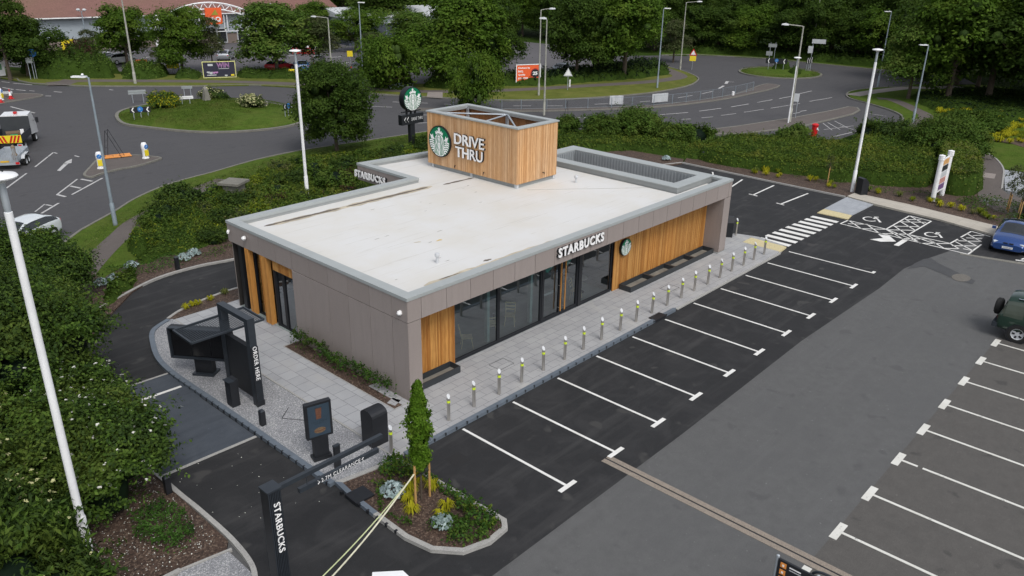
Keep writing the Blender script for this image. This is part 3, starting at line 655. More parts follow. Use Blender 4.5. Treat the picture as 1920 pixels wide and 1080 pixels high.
M2 = [(95+6.0*math.cos(a), 33.9+5.6*math.sin(a)) for a in np.linspace(0, 6.283, 28)[:-1]]
mb = MB(); mb.ring(ccw(M2), inset(M2, .3), -.02, .15, kerb_o); struct('kerb', mb)
mb = MB(); ri = inset(M2, .3); n = len(ri); vs = []; fs = []
for q, z in ((1, .12), (.7, .4), (.001, .55)): vs += [(95+(x-95)*q, 33.9+(y-33.9)*q, z) for x, y in ri]
for i in range(2):
    for k in range(n): fs.append((i*n+k, i*n+(k+1) % n, (i+1)*n+(k+1) % n, (i+1)*n+k))
mb.add(vs, fs, grass); struct('roundabout', mb, True)
# east side: verge corner, side path, far verge
mb = MB(); mb.prism(GP([(1590, 172), (1645, 165.5), (1690, 164), (1717, 159.5), (1830, 160), (1990, 178), (1990, 260), (1850, 262), (1700, 236), (1695, 224), (1690, 215), (1667, 205), (1632, 194.5), (1595, 184), (1590, 178)]), -.02, .09, grass); struct('verge', mb)
mb = MB(); kerbstrip(mb, smooth(GP([(1717, 158.5), (1690, 163.5), (1645, 165), (1600, 171), (1588, 177), (1593, 185), (1630, 195.5), (1665, 206), (1687, 215.5), (1693, 224), (1688, 232)]), 4, False), .18, -.02, .12, kerb_o)
kerbstrip(mb, smooth(GP([(1240, 104), (1297, 103), (1360, 106), (1440, 110.5), (1532, 120), (1647, 131), (1717, 138)]), 3, False), .2, -.02, .12, kerb_o)
kerbstrip(mb, smooth(GP([(805, 247), (667, 268), (560, 284), (480, 301), (400, 324), (350, 337), (300, 353), (250, 376), (217, 397), (165, 426), (140, 442), (60, 505)]), 3, False), .15, -.02, .1, kerb_o); struct('kerb', mb)
mb = MB(); flatstrip(mb, smooth(GP([(1598, 180), (1640, 173), (1700, 166), (1740, 166), (1800, 164)]), 4, False), .9, .096, paved_pink)
flatstrip(mb, smooth(GP([(1645, 186), (1670, 188), (1695, 197), (1715, 207), (1735, 218), (1728, 229), (1714, 240)]), 4, False), .7, .097, footway); struct('footpath', mb)
mb = MB(); mb.prism(GP([(1240, 104), (1297, 103), (1360, 106), (1440, 110.5), (1532, 120), (1647, 131), (1717, 138), (1830, 142), (1900, 138), (1700, 110), (1500, 95), (1240, 90)]), -.02, .06, grass); struct('verge', mb)
# south verge between the road and the shop
SV = GP([(805, 247.5), (667, 268.5), (560, 284.5), (480, 301.5), (400, 324.5), (350, 337.5), (300, 353.5), (250, 376.5), (217, 397.5), (165, 426.5), (140, 442.5), (60, 505.5), (-100, 640), (60, 700), (170, 560), (230, 500), (300, 470), (380, 452), (470, 440), (700, 400), (1000, 300), (1050, 262), (1050, 241), (900, 247)])
mb = MB(); mb.prism(SV, -.02, .07, grass); struct('verge', mb)
mb = MB(); flatstrip(mb, smooth(GP([(120, 560), (170, 500), (200, 468), (228, 442), (252, 420), (290, 398), (330, 378), (372, 358), (420, 338)]), 4, False), .62, .076, footway); struct('footpath', mb)
# mulch bed along the lane
mb = MB(); mb.prism(GP([(120, 700), (150, 600), (200, 520), (300, 468), (420, 440), (470, 400), (700, 330), (1050, 262), (1282, 300), (1278, 308), (700, 420), (470, 482), (380, 499), (300, 520), (250, 548), (200, 600)]), -.02, .075, mulch); struct('flower_bed', mb)
# shop plot : old tarmac, new tarmac, lane
lay('car_park', [(-40, -60), (80, -60), (80, -3), (37, -3), (37, 2), (-9.2, 2), (-40, 2)], .002, asph_old)
lane_out = [(-8.75, -1.6), (-8.45, -.9), (-8.3, .4), (-8.3, 2.2), (-8.35, 4), (-8.35, 10), (-7.6, 14.5), (-5.3, 17.9), (-2.8, 19.5), (-.9, 20.3), (1.2, 20.4), (3.5, 20.0), (8, 20.3), (14, 20.6), (24, 19.8), (32, 17.5), (38.4, 15)]
new_t = [(-8.9, -9), (-4.5, -9), (-4.4, -5.7), (5, -5.68), (14.7, -5.5), (23.2, -5.72), (26.84, -5.66), (29.4, -6.05), (31.4, -6.5), (36.9, -7.2), (37.64, 0), (38.1, 1.9), (38.2, 7.6), (38.5, 14.9)]
lay('car_park', new_t+smooth(lane_out, 3, False)[::-1], .006, asph_new)
lay('car_park', GP([(1820, 478), (1850, 437), (1990, 474), (2200, 540), (2200, 580), (1920, 496)]), .008, asph_new)
lay('car_park', [(-40, -11.5), (21.2, -11.5), (22, -11.6), (26, -12), (26, -50), (-40, -50)], .006, asph_bay)
lay('concrete_pad', [(-8.32, 4.6), (-5.1, 4.5), (-5.15, 8), (-5.05, 10.75), (-8.33, 10.9)], .012, conc_pad)
mb = MB(); kerbstrip(mb, [(-8.32, 4.6), (-5.1, 4.5)], .12, 0, .018, kerb_c); kerbstrip(mb, [(-8.33, 10.9), (-5.05, 10.75)], .1, 0, .018, kerb_c); struct('kerb', mb)
mb = MB(); lo = smooth(lane_out, 5, False)
kerbstrip(mb, lo, .14, -.02, .11, kerb_c); kerbstrip(mb, [(38.45, 15), (38.2, 7.6), (38.1, 1.95)], .13, -.02, .11, kerb_c); struct('kerb', mb)
# tarmac patches, covers
mb = MB(); mb.poly(GP([(832, 862), (860, 848), (884, 862), (856, 878)]), .012, mat('manhole_dark', (.014, .014, .015), .9, .2, 6, fine=60)); struct('patch', mb)
mb = MB(); mb.poly(GP([(1104, 858), (1118, 849), (1134, 860), (1122, 868)]), .012, MATS['manhole_dark']); struct('patch', mb)
mb = MB(); mb.poly(GP([(1607, 445), (1620, 444), (1632, 448), (1626, 451), (1612, 450)]), .012, MATS['manhole_dark']); struct('patch', mb)
mb = MB(); mb.poly(GP([(1732, 486), (1745, 484), (1760, 494), (1829, 527), (1823, 533), (1800, 527), (1770, 515), (1733, 500), (1700, 505), (1715, 494)]), .012, asphaltmat('patch_asphalt', (.06, .062, .065), (.05, .05, .053))); struct('patch', mb)
mb = MB(); c = G(1802, 521); mb.poly([(c[0]+.62*math.cos(a), c[1]+.42*math.sin(a)) for a in np.linspace(0, 6.283, 24)[:-1]], .016, mat('cover_rust', (.13, .12, .105), .8, .2, 10)); struct('manhole_cover', mb)
# slot drain across the old tarmac
mb = MB(); dm = mat('drain_concrete', (.23, .195, .16), .85, .2, 5, fine=40); a, b = (1.86, -4.65), (2.05, -17)
mb.box(1.78, 1.97, -17, -4.65, .0, .014, dm); mb.box(2.03, 2.22, -17, -4.65, .0, .014, dm); mb.box(1.97, 2.03, -17, -4.65, .0, .008, black); struct('drain', mb)
mb = MB(); mb.prism(GP([(1800, 474.5), (1920, 493), (2200, 560), (2200, 564), (1920, 497), (1800, 477)]), 0, .016, kerb_o); struct('kerb', mb)
# pavement round the building
PV = [(-2.72, .12), (24.3, .12), (25.6, .6), (25.9, 2.2), (25.5, 3.4), (22.6, 3.5), (22.5, 13.5), (21, 13.5), (15.3, 14), (10, 15.0), (.7, 15.05), (-2.85, 15.1), (-2.75, 12), (-2.68, 6)]
pv_front = [(-2.72, .12), (24.3, .12), (25.6, .6), (25.9, 2.2), (25.5, 3.4), (22.6, 3.5), (22.5, 4.4), (-.5, 4.4), (-.5, 2.41), (-2.7, 2.41)]
mb = MB(); mb.prism(pv_front, -.02, .1, slabs); struct('pavement', mb)
mb = MB(); mb.prism([(-2.7, 2.42), (-.92, 2.42), (-.9, 9.45), (-.17, 9.45), (-.17, 9.52), (.3, 9.52), (.3, 15.05), (-2.85, 15.05), (-2.75, 12)], -.02, .1, slabs2); struct('pavement', mb)
mb = MB(); mb.prism([(.3, 13.9), (10.2, 13.9), (10.2, 15.05), (.3, 15.05)], -.02, .095, slabs2); mb.prism([(10.2, 13.2), (22.5, 13.2), (22.5, 16), (10.2, 16)], -.02, .095, slabs2); struct('pavement', mb)
mb = MB(); mb.prism([(-.88, 2.44), (-.17, 2.44), (-.17, 9.42), (-.86, 9.42)], -.02, .09, mulch); struct('flower_bed', mb)
mb = MB()
for x0, x1, y0, y1 in ((-.92, -.88, 2.42, 9.45), (-.88, -.16, 9.42, 9.46), (-.88, -.16, 2.4, 2.44)): mb.box(x0, x1, y0, y1, 0, .115, kerb_c)
mb.box(-2.78, -2.72, .3, 15, 0, .112, kerb_c); struct('kerb', mb)
mb = MB(); mb.prism(GP([(1408, 448.5), (1474, 466), (1462, 475), (1392, 457)]), 0, .106, tactile); struct('tactile_paving', mb)
mb = MB(); mb.box(-.2, .35, 11.3, 12.2, 0, .104, gravel); struct('gravel', mb)
mb = MB(); mb.poly([(-.72, 2.6), (-.34, 2.75), (-.42, 3.1), (-.8, 2.95)], .1, slabs); struct('manhole_cover', mb)
# recessed pavement covers
mb = MB()
for cx, cy in ((4.2, 2.05), (15.6, 1.6)):
    for a, b in (((-.4, -.3), (.4, -.3)), ((.4, -.3), (.4, .3)), ((.4, .3), (-.4, .3)), ((-.4, .3), (-.4, -.3))): mb.bar((cx+a[0], cy+a[1], .1), (cx+b[0], cy+b[1], .1), .02, .006, black)
for a, b in (((-3.5, 4.1), (-2.9, 4.5)), ((-3.5, 4.1), (-3.95, 4.75)), ((-3.95, 4.75), (-3.4, 5.2))): mb.bar((*a, .095), (*b, .095), .02, .01, black)
struct('manhole_cover', mb)
# drain kerbs with dark inlets : front and left
mb = MB(); mb.prism([(-2.4, -.02), (13.6, -.02), (13.75, .08), (13.6, .16), (-2.4, .16)], -.02, .125, kerb_drain)
for i in range(32):
    x = -2.2+i*.5
    if 13.05 > x > -2.5: mb.box(x-.035, x+.035, -.028, .015, .03, .128, black)
struct('kerb', mb)
mb = MB(); mb.box(13.78, 24.3, 0, .13, -.02, .05, kerb_c); kerbstrip(mb, [(24.3, .06), (25.65, .55), (25.97, 2.2), (25.55, 3.47), (22.6, 3.55)], .12, -.02, .06, kerb_c); struct('kerb', mb)
solo('drain_box', MB().box(11.9, 12.75, -.06, .34, 0, .13, black), 'black drainage box set into the front kerb between two bollards', 'drain')
GK = [(-2.95, 15.2), (-3.9, 14.6), (-4.5, 13.3), (-4.93, 11.8), (-5.05, 10.1), (-5.0, 7.5), (-4.97, 4), (-4.95, 1.1), (-4.93, .45)]
gs = smooth(GK, 5, False)
mb = MB(); mb.prism([(x+.1, y) for x, y in gs]+[(-2.78, .15), (-2.78, 15.2)], -.02, .09, gravel); struct('gravel', mb)
mb = MB(); kerbstrip(mb, gs, .2, -.02, .13, kerb_drain)
for i in range(26):
    y = .6+i*.4; x = float(np.interp(y, [.4, 4, 7.5, 10.1, 11.2], [-5.04, -5.08, -5.11, -5.15, -5.12])); mb.box(x-.012, x+.055, y-.03, y+.03, .02, .132, black)
struct('kerb', mb)
# bed north of the pavement, by the lane
NB = smooth([(-2.9, 15.35), (-2.1, 15.8), (-.9, 16.15), (.5, 16.35), (2, 16.3), (5, 16.3), (10, 16.6), (14, 17.0)], 4, False)
mb = MB(); mb.prism(NB+[(14, 15.3), (5, 15.1), (-2.8, 15.12)], -.02, .085, mulch); struct('flower_bed', mb)
mb = MB(); kerbstrip(mb, NB, .13, -.02, .12, kerb_c); struct('kerb', mb)
# triangular planting bed at the entrance
BED = [(-4.85, .45), (-2.72, .08), (-2.6, -1), (-2.5, -4.5), (-2.75, -4.78), (-3.5, -4.85), (-4.3, -4.6), (-4.85, -3.9), (-5.02, -3), (-5.0, -1.6), (-4.95, -.4)]
mb = MB(); bi = inset(BED, .15); mb.poly(bi, .085, mulch); struct('flower_bed', mb)
mb = MB(); bc = ccw(BED); 
def seg_of(p): return p[0] < -4.8 and -2.9 < p[1] < .5
n = len(bc); bi = inset(bc, .16)
for i in range(n):
    j = (i+1) % n; km = kerb_drain if seg_of(bc[i]) and seg_of(bc[j]) else kerb_c
    if bc[i][1] > 0 and bc[j][1] > 0: km = kerb_c
    g = .006
    mb.prism([bc[i], bc[j], bi[j], bi[i]], -.02, .12 if km is kerb_c else .125, km)
for i in range(7):
    y = -.1-i*.42
    if not -.85 < y < -.35: mb.box(-5.03, -4.95, y-.04, y+.04, .03, .128, black)
struct('kerb', mb)
solo('drain_box', MB().obox((-4.72, -.62, .08), (1, -.05, 0), (.05, 1, 0), (0, 0, 1), .32, .3, .065, black), 'black drainage box let into the kerb of the planted island', 'drain')
# left verge bed behind the lane
mb = MB(); mb.prism([(-8.4, .4), (-8.4, 4), (-8.45, 10), (-7.7, 14.5), (-5.4, 18), (-2.9, 19.5), (-3, 24), (-8, 22), (-30, 20), (-30, -8), (-14, -3), (-11.6, 1.0), (-9.83, .25), (-8.65, .05)], -.02, .08, mulch); struct('flower_bed', mb)
mb = MB(); mb.prism([(-8.6, .0), (-9.83, .2), (-10.4, -.1), (-12, -3), (-9.2, -3), (-8.6, -1.2)], -.02, .07, gravel); struct('gravel', mb)
mb = MB(); kerbstrip(mb, [(-8.5, .02), (-9.83, .25)], .07, 0, .1, kerb_c); kerbstrip(mb, [(-9.83, .25), (-10.9, .3), (-11.3, .1)], .12, 0, .12, kerb_c); struct('kerb', mb)
# east : ramp, cream pavement, soil, paths
mb = MB(); mb.prism(GP([(1587, 371), (1637, 385), (1597, 405), (1545, 393)]), -.02, .06, blue_slabs); struct('pavement', mb)
mb = MB(); mb.prism(GP([(1545, 393), (1597, 405), (1590, 412.5), (1532, 400)]), -.02, .05, tactile); struct('tactile_paving', mb)
mb = MB(); mb.prism(GP([(1588, 370.5), (1602, 364), (1700, 385), (1760, 400), (1870, 427), (1990, 460), (2200, 520), (2200, 545), (1980, 474), (1852, 440), (1760, 414), (1638, 384.5)]), -.02, .11, cream_slabs); struct('pavement', mb)
mb = MB(); mb.prism(GP([(1282, 305), (1440, 340), (1586, 370), (1602, 363), (1700, 384), (1760, 399), (1870, 426), (1990, 458), (2200, 518), (2200, 440), (1920, 395), (1838, 372), (1830, 300), (1700, 300), (1500, 280), (1300, 280)]), -.02, .06, mulch); struct('flower_bed', mb)
mb = MB(); mb.prism(GP([(1830, 282), (1850, 288), (1868, 300), (1880, 318), (1879, 340), (1877, 355), (1888, 365), (1960, 385), (2100, 420), (2100, 470), (1960, 425), (1870, 398), (1835, 380), (1830, 340)]), -.02, .075, footway); struct('footpath', mb)
mb = MB(); mb.prism(GP([(1835, 324), (1867, 328), (1864, 337), (1836, 333)]), -.02, .082, paved_pink); mb.prism(GP([(1882, 320), (1990, 335), (1990, 380), (1884, 358)]), -.02, .08, blue_slabs); kerbstrip(mb, smooth(GP([(1850, 288), (1868, 300), (1881, 318), (1880, 340), (1878, 356)]), 3, False), .12, 0, .1, kerb_c); struct('footpath', mb)
mb = MB(); mb.prism(GP([(1840, 282), (1860, 262), (2000, 262), (2100, 330), (1960, 330), (1884, 318), (1868, 298)]), -.02, .07, grass); struct('verge', mb)
mb = MB(); mb.prism(GP([(1700, 236), (1760, 205), (1850, 195), (2050, 215), (2200, 262), (2200, 320), (1990, 300), (1900, 272), (1840, 262), (1780, 262)]), -.02, .085, mulch); struct('flower_bed', mb)
# ------------------------------------------------------------ painted markings
ZP = .02
mb = MB()
for i in range(11):
    x = i*2.5+[0, .1, .03, .05, .12, .05, .06, .05, .1, .05, .02][i]*0; mb.box(x-.047, x+.047, -4.63, -.12-.02*(i % 3), ZP-.01, ZP, paint_new); mb.box(x-.38, x+.38, -4.78, -4.63, ZP-.01, ZP, paint_new) if i < 10 else mb.box(x-.05, x+.3, -4.78, -4.63, ZP-.01, ZP, paint_new)
struct('bay_lines', mb)
mb = MB()
for i, x in enumerate([-3.5, -1.1, 1.3, 3.72, 6.1, 8.6, 11.05, 13.4, 15.8, 18.14, 20.42]):
    if i == 5: mb.box(x-.048, x+.048, -12.15, -11.67, ZP-.01, ZP, paint_old); mb.box(x-.048, x+.048, -16.5, -12.3, ZP-.01, ZP, paint_old)
    else: mb.box(x-.048, x+.048, -16.5, -11.67, ZP-.01, ZP, paint_old)
    mb.box(x-.42, x+.42, -11.67, -11.45, ZP-.01, ZP, paint_old)
struct('bay_lines', mb)
mb = MB()
for i in range(9):
    x = 32.25-i*.785; mb.prism([(x-.2, .1+.02*i-.02), (x+.2, .1+.02*i-.02), (x+.2, 1.75+.045*i), (x-.2, 1.75+.045*i)], .01, ZP, paint_new)
struct('zebra_crossing', mb)
mb = MB(); L_ = lambda a, b, w_, m=paint_new, z=ZP: mb.bar((*G(*a), z-.004), (*G(*b), z-.004), w_, .008, m)
C8 = lambda x, y: (1560+x/6.4, 380+y/6.4)
segs = [((190, 215), (650, 320)), ((650, 320), (930, 160)), ((930, 160), (1190, 225)), ((1190, 225), (920, 385)), ((920, 385), (1410, 490)), ((100, 255), (1630, 622)), ((190, 215), (100, 255)), ((1410, 495), (1510, 440)), ((1545, 418), (1670, 347)), ((1670, 347), (1900, 410)), ((1630, 622), (1790, 505)),
        ((650, 320), (1080, 492)), ((190, 255), (430, 262)), ((200, 215), (345, 312)), ((345, 315), (650, 322)), ((420, 265), (570, 372)), ((560, 372), (920, 382)), ((740, 280), (1060, 490)), ((650, 325), (840, 432)), ((840, 435), (1150, 438)), ((820, 230), (1000, 335)), ((870, 195), (1045, 292)), ((930, 160), (1105, 258)), ((1070, 208), (900, 205)), ((1130, 240), (830, 232)), ((1050, 292), (760, 285)), ((980, 335), (680, 328)),
        ((1150, 438), (1340, 548)), ((1090, 490), (1420, 495)), ((1410, 490), (1520, 555)), ((1340, 550), (1510, 556)), ((1480, 470), (1690, 580)), ((1560, 430), (1740, 525)), ((1620, 375), (1790, 470)), ((1510, 460), (1790, 468)), ((1440, 520), (1740, 522)), ((1570, 555), (1690, 580)), ((1690, 398), (1850, 392)), ((1610, 425), (1800, 432)), ((930, 388), (1240, 500)), ((1245, 500), (1150, 440))]
for a, b in segs: L_(C8(*a), C8(*b), .085)
struct('disabled_bay_lines', mb)
def wheelchair(dx, dy):
    mb = MB()
    def s(pts, w_):
        g = [G(*C8(x+dx, y+dy)) for x, y in pts]; flatstrip(mb, smooth(g, 4, False), w_*.38, ZP, paint_new)
    s([(480, 180), (430, 174), (385, 182), (378, 198), (410, 216), (470, 226), (525, 222)], .13); s([(498, 195), (525, 182), (545, 200), (575, 232)], .16); s([(500, 196), (560, 200)], .12); s([(505, 174), (560, 178)], .14); s([(560, 235), (592, 236)], .14)
    struct('wheelchair_symbol', mb)
wheelchair(0, 0); wheelchair(738, 186)
mb = MB(); mb.poly([G(*C8(*p)) for p in [(455, 443), (610, 428), (550, 380), (690, 402), (768, 470), (585, 472)]], ZP, paint_new); mb.poly([G(*C8(*p)) for p in [(738, 512), (848, 443), (908, 458), (800, 525)]], ZP, paint_new)
mb.bar((*G(1904, 488), .016), (*G(1935, 492), .016), .15, .008, paint_new); mb.bar((*G(1915, 487), .016), (*G(1990, 462), .016), .1, .008, paint_new); struct('road_arrow', mb)
mb = MB()
for a, b in (((1348, 366), (1392, 337)), ((1412, 366), (1451, 348)), ((1464, 383), (1515, 363)), ((1456, 381), (1470, 385)), ((1404, 364), (1420, 368)), ((1340, 342), (1336, 323))): L_(a, b, .11)
struct('bay_lines', mb)
mb = MB(); L_((262, 752), (340, 725), .13, paint_new, .022); struct('stop_line', mb)
mb = MB(); PR = paint_road
for a, b, w_ in [((100, 286), (66, 313), .2), ((50, 325), (12, 353), .2), ((145, 336), (107, 365), .18), ((192, 334), (135, 365), .22), ((152, 336), (173, 340), .28), ((132, 349), (151, 353), .28), ((107, 365), (123, 369), .28), ((110, 381), (75, 402), .22), ((84, 383), (66, 397), .15), ((86, 384), (97, 386), .2),
                 ((101, 286), (107, 288), .2), ((140, 292), (148, 294), .2), ((5, 164), (25, 168), .25), ((30, 168), (48, 170), .25), ((55, 170), (65, 171), .2), ((101, 172), (116, 173), .3), ((85, 180), (96, 180), .25), ((20, 200), (65, 212), .25), ((205, 168), (212, 169), .3), ((3, 153), (18, 155), .2), ((25, 156), (60, 159), .25),
                 ((736, 191), (752, 192), .2), ((790, 193), (802, 193.5), .2), ((833, 195), (846, 196), .2), ((780, 215), (806, 216), .2), ((780, 231), (806, 230), .2), ((690, 199), (735, 201), .15), ((1055, 198.5), (1026, 198.5), .2), ((996, 198.5), (962, 198.5), .2), ((1115, 195.5), (1140, 194.5), .2), ((1142, 193.5), (1170, 193), .2), ((1200, 191), (1219, 189.5), .2), ((1271, 183.5), (1298, 179), .2), ((1316, 176), (1337, 171), .22), ((1348, 166), (1357, 161), .45), ((1361, 157), (1364, 152.5), .6), ((1366, 153.5), (1376, 154), .2),
                 ((1068, 221), (1126, 220), .2), ((1155, 219), (1211, 217), .2), ((1238, 215), (1290, 211), .2), ((1311, 208.5), (1352, 203), .2), ((1371, 200.5), (1404, 195), .2), ((1420, 192), (1448, 187), .2), ((1461, 185), (1484, 180.5), .2), ((1498, 176), (1522, 170.5), .2), ((1092, 233.5), (1110, 233), .2), ((1278, 224), (1295, 223), .2), ((1315, 221), (1337, 219), .15), ((1352, 216.5), (1380, 213), .15), ((1395, 210.5), (1432, 205), .15), ((1445, 203), (1500, 194), .15), ((1518, 190), (1560, 183), .15),
                 ((1487, 213), (1500, 211), .2), ((1500, 209), (1512, 207), .2), ((1630, 213), (1662, 218), .12), ((1560, 257), (1620, 243), .15), ((1530, 233), (1535, 245), .12), ((1543, 231), (1560, 244), .12), ((1552, 230), (1575, 243), .12), ((1565, 227), (1592, 241), .12), ((1575, 236), (1600, 243), .12), ((1545, 243), (1600, 236), .1), ((1660, 140), (1664, 143), .15), ((1665, 149), (1669, 150), .4)]:
    L_(a, b, w_*.62, PR, .012)
mb.poly(GP([(135, 298), (134, 306), (118, 308), (124, 303)]), .012, paint_road); mb.poly(GP([(121, 306), (128, 307), (113, 321), (107, 320)]), .012, paint_road)
struct('road_markings', mb)
mb = MB()
for a, b in (((1, 131), (13, 129)), ((630, 121), (655, 117)), ((620, 108), (640, 106)), ((596, 96), (602, 97)), ((630, 93), (650, 95)), ((784, 119), (812, 113)), ((786, 128), (812, 122)), ((778, 116), (790, 114)), ((797, 105), (806, 105)), ((825, 137), (832, 137)), ((460, 133), (480, 131)), ((480, 133), (500, 130)), ((604, 121), (628, 117)), ((540, 105), (560, 103)), ((600, 122), (608, 123)), ((805, 131), (812, 131)), ((262, 110), (285, 106)), ((280, 118), (300, 113))): mb.bar((*G(*a), .012), (*G(*b), .012), .25, .008, PR)
struct('bay_lines', mb)
# ------------------------------------------------------------ the drive-through building
X0, X1, Y0 = -.16, 22.35, 2.4; ZT, ZC, ZF, ZB = 4.14, 4.02, 3.2, .1
B = thing('drive_through_cafe', 'low flat roofed coffee shop of brown panels and larch slats amid the plot', 'building', (X0, Y0, 0))
OUT = [(X0, Y0), (X1, Y0), (22.45, 13.3), (15.2, 13.3), (15.2, 18.3), (10.25, 18.88), (10.2, 14.46), (-.08, 14.5)]
# roof
rm, n_, out_ = _nodes('roof_membrane'); p_ = n_.nodes.new("ShaderNodeBsdfPrincipled"); n_.links.new(p_.outputs[0], out_.inputs[0])
c_ = mixc(n_, ramp(n_, noise(n_, .35, 4, .6, posv(n_)), .4, .65), (.63, .63, .62), (.60, .585, .545))
c_ = mixc(n_, ramp(n_, noise(n_, 2.2, 6, .7, posv(n_, (.12, 1.6, 1), -.03), .4), .58, .8), c_, (.5, .485, .45))
sx_ = n_.nodes.new("ShaderNodeSeparateXYZ"); n_.links.new(posv(n_), sx_.inputs[0]); mo = n_.nodes.new("ShaderNodeMath"); mo.operation = 'PINGPONG'; mo.inputs[1].default_value = .74; n_.links.new(sx_.outputs[1], mo.inputs[0])
lt = n_.nodes.new("ShaderNodeMath"); lt.operation = 'LESS_THAN'; lt.inputs[1].default_value = .016; n_.links.new(mo.outputs[0], lt.inputs[0])
ml = n_.nodes.new("ShaderNodeMath"); ml.operation = 'MULTIPLY'; n_.links.new(lt.outputs[0], ml.inputs[0]); n_.links.new(ramp(n_, noise(n_, 1.1, 4, .6, posv(n_)), .45, .6), ml.inputs[1])
c_ = mixc(n_, ml.outputs[0], c_, (.5, .485, .45)); n_.links.new(c_, p_.inputs['Base Color']); p_.inputs['Roughness'].default_value = .6
roof_m = rm
well = [(19.22, 4.05), (21.5, 4.05), (21.5, 12.42), (19.2, 12.42)]
RI = inset(OUT, .2)
mb = MB(); mb.poly([(0, 2.6), (18.45, 2.6), (18.45, 13.6), (15.0, 13.6), (15.0, 18.2), (10.4, 18.7), (10.35, 14.3), (0, 14.35)], 3.88, roof_m)
mb.poly([(18.45, 2.6), (21.4, 2.6), (21.4, 3.38), (18.45, 3.38)], 3.88, roof_m)
roof = part('roof', mb, B, world=True)
st = mat('roof_dirt', (.13, .11, .09), .9, .4, 2, fine=18); st2 = mat('roof_stain', (.45, .40, .31), .9, .3, 1.5)
mb = MB(); rr = random.Random(3)
def streak(xa, xb, ya, yb, wd, m, z, k=14, rag=.5):
    u = []; l = []
    for i in range(k+1):
        t = i/k; x = xa+(xb-xa)*t; y = ya+(yb-ya)*t; hw = wd*(.35+rr.random()*rag)*(.25 if i in (0, k) else 1)
        u.append((x, y+hw)); l.append((x, y-hw))
    mb.poly(l+u[::-1], z, m)
streak(1.2, 10.6, 13.25, 13.1, .34, st2, 3.884, 20); streak(1.0, 5.0, 13.3, 13.22, .17, st, 3.888, 18, .35); streak(5.3, 10.3, 13.2, 13.1, .16, st, 3.888, 18, .35); streak(11.2, 13.3, 12.9, 12.8, .14, st, 3.888, 8)
streak(1.4, 9, 3.3, 3.15, .22, st2, 3.884, 20); streak(4.4, 5.6, 3.05, 3.05, .09, st, 3.888, 6); streak(5.6, 18.3, 2.95, 2.9, .07, st, 3.888, 30); streak(2.2, 3.2, 3.35, 3.3, .05, st, 3.888, 5); streak(18.4, 21, 3.12, 3.1, .09, st, 3.888, 10)
streak(4.7, 5.1, 3.55, 3.5, .12, st, 3.888, 5); streak(4.2, 4.5, 7.1, 7.0, .07, st2, 3.888, 5); streak(5.0, 5.3, 6.6, 6.6, .1, mat('roof_rust', (.6, .45, .2), .9, .2), 3.888, 5)
for k in range(16): x, y = rr.uniform(1, 12.5), rr.uniform(4, 12.5); streak(x, x+rr.uniform(.1, .35), y, y, rr.uniform(.012, .035), st, 3.888, 4)
mb.bar((18.45, 5.05, 3.885), (13.6, 9.2, 3.885), .03, .01, mat('lap_joint', (.35, .34, .32), .8))
part('stain', mb, roof, label='brown dirt and rust streaks on the pale membrane').location = (0, 0, 0)
for ch in roof.children: ch.matrix_parent_inverse.identity(); ch.location = (-X0, -Y0, 0)
def parapet(P, wd, zt, thick, mc, mi, zin):
    mb = MB(); P = ccw(P); mb.ring(P, inset(P, wd), zt-thick, zt, mc); q0, q1 = inset(P, wd-.03), inset(P, wd-.02)
    mb.ring(inset(P, .1), q0, zin, zt-thick-.002, mi); return mb
OP = [(x, y) for x, y in OUT]; OC = inset(OP, -.035)
mb = MB(); mb.ring(OC, inset(OC, .42), ZC+.0, ZT, coping); cp_o = part('coping', mb, B, world=True)
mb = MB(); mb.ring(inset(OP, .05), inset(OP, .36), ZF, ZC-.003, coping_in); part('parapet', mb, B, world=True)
# plant well
RG = [(18.5, 3.4), (X1-.3, 3.4), (X1-.2, 13.1), (18.5, 13.1)]
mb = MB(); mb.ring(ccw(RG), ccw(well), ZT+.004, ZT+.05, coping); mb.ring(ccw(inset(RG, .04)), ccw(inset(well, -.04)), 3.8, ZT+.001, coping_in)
part('coping', mb, B, world=True, label='grey coping ring round the sunken plant well')
mb = MB(); wi = ccw(well)
for i in range(4):
    a, b = Vector(wi[i]), Vector(wi[(i+1) % 4]); L = (b-a).length; d = (b-a)/L; k = int(L/.2); nn = Vector((-d.y, d.x))
    mb.add([(*a, 1.6), (*b, 1.6), (*b, ZT), (*a, ZT)], [(0, 1, 2, 3)], corr)
    for j in range(k):
        c = a+d*(j+.5)*L/k+nn*.012; mb.obox((c.x, c.y, 2.85), (d.x, d.y, 0), (nn.x, nn.y, 0), (0, 0, 1), .035, .025, 1.25, corr)
mb.poly(wi, 1.6, corr); part('plant_well', mb, B, world=True)
# soffit and inner shell
mb = MB(); mb.poly([(X0+.05, Y0+.05), (X1-.05, Y0+.05), (X1, 13.2), (15, 13.2), (15, 18.2), (10.3, 18.7), (10.2, 14.4), (0, 14.4)], ZF+.02, panel)
mb.f = [f[::-1] for f in mb.f]; part('soffit', mb, B, world=True)
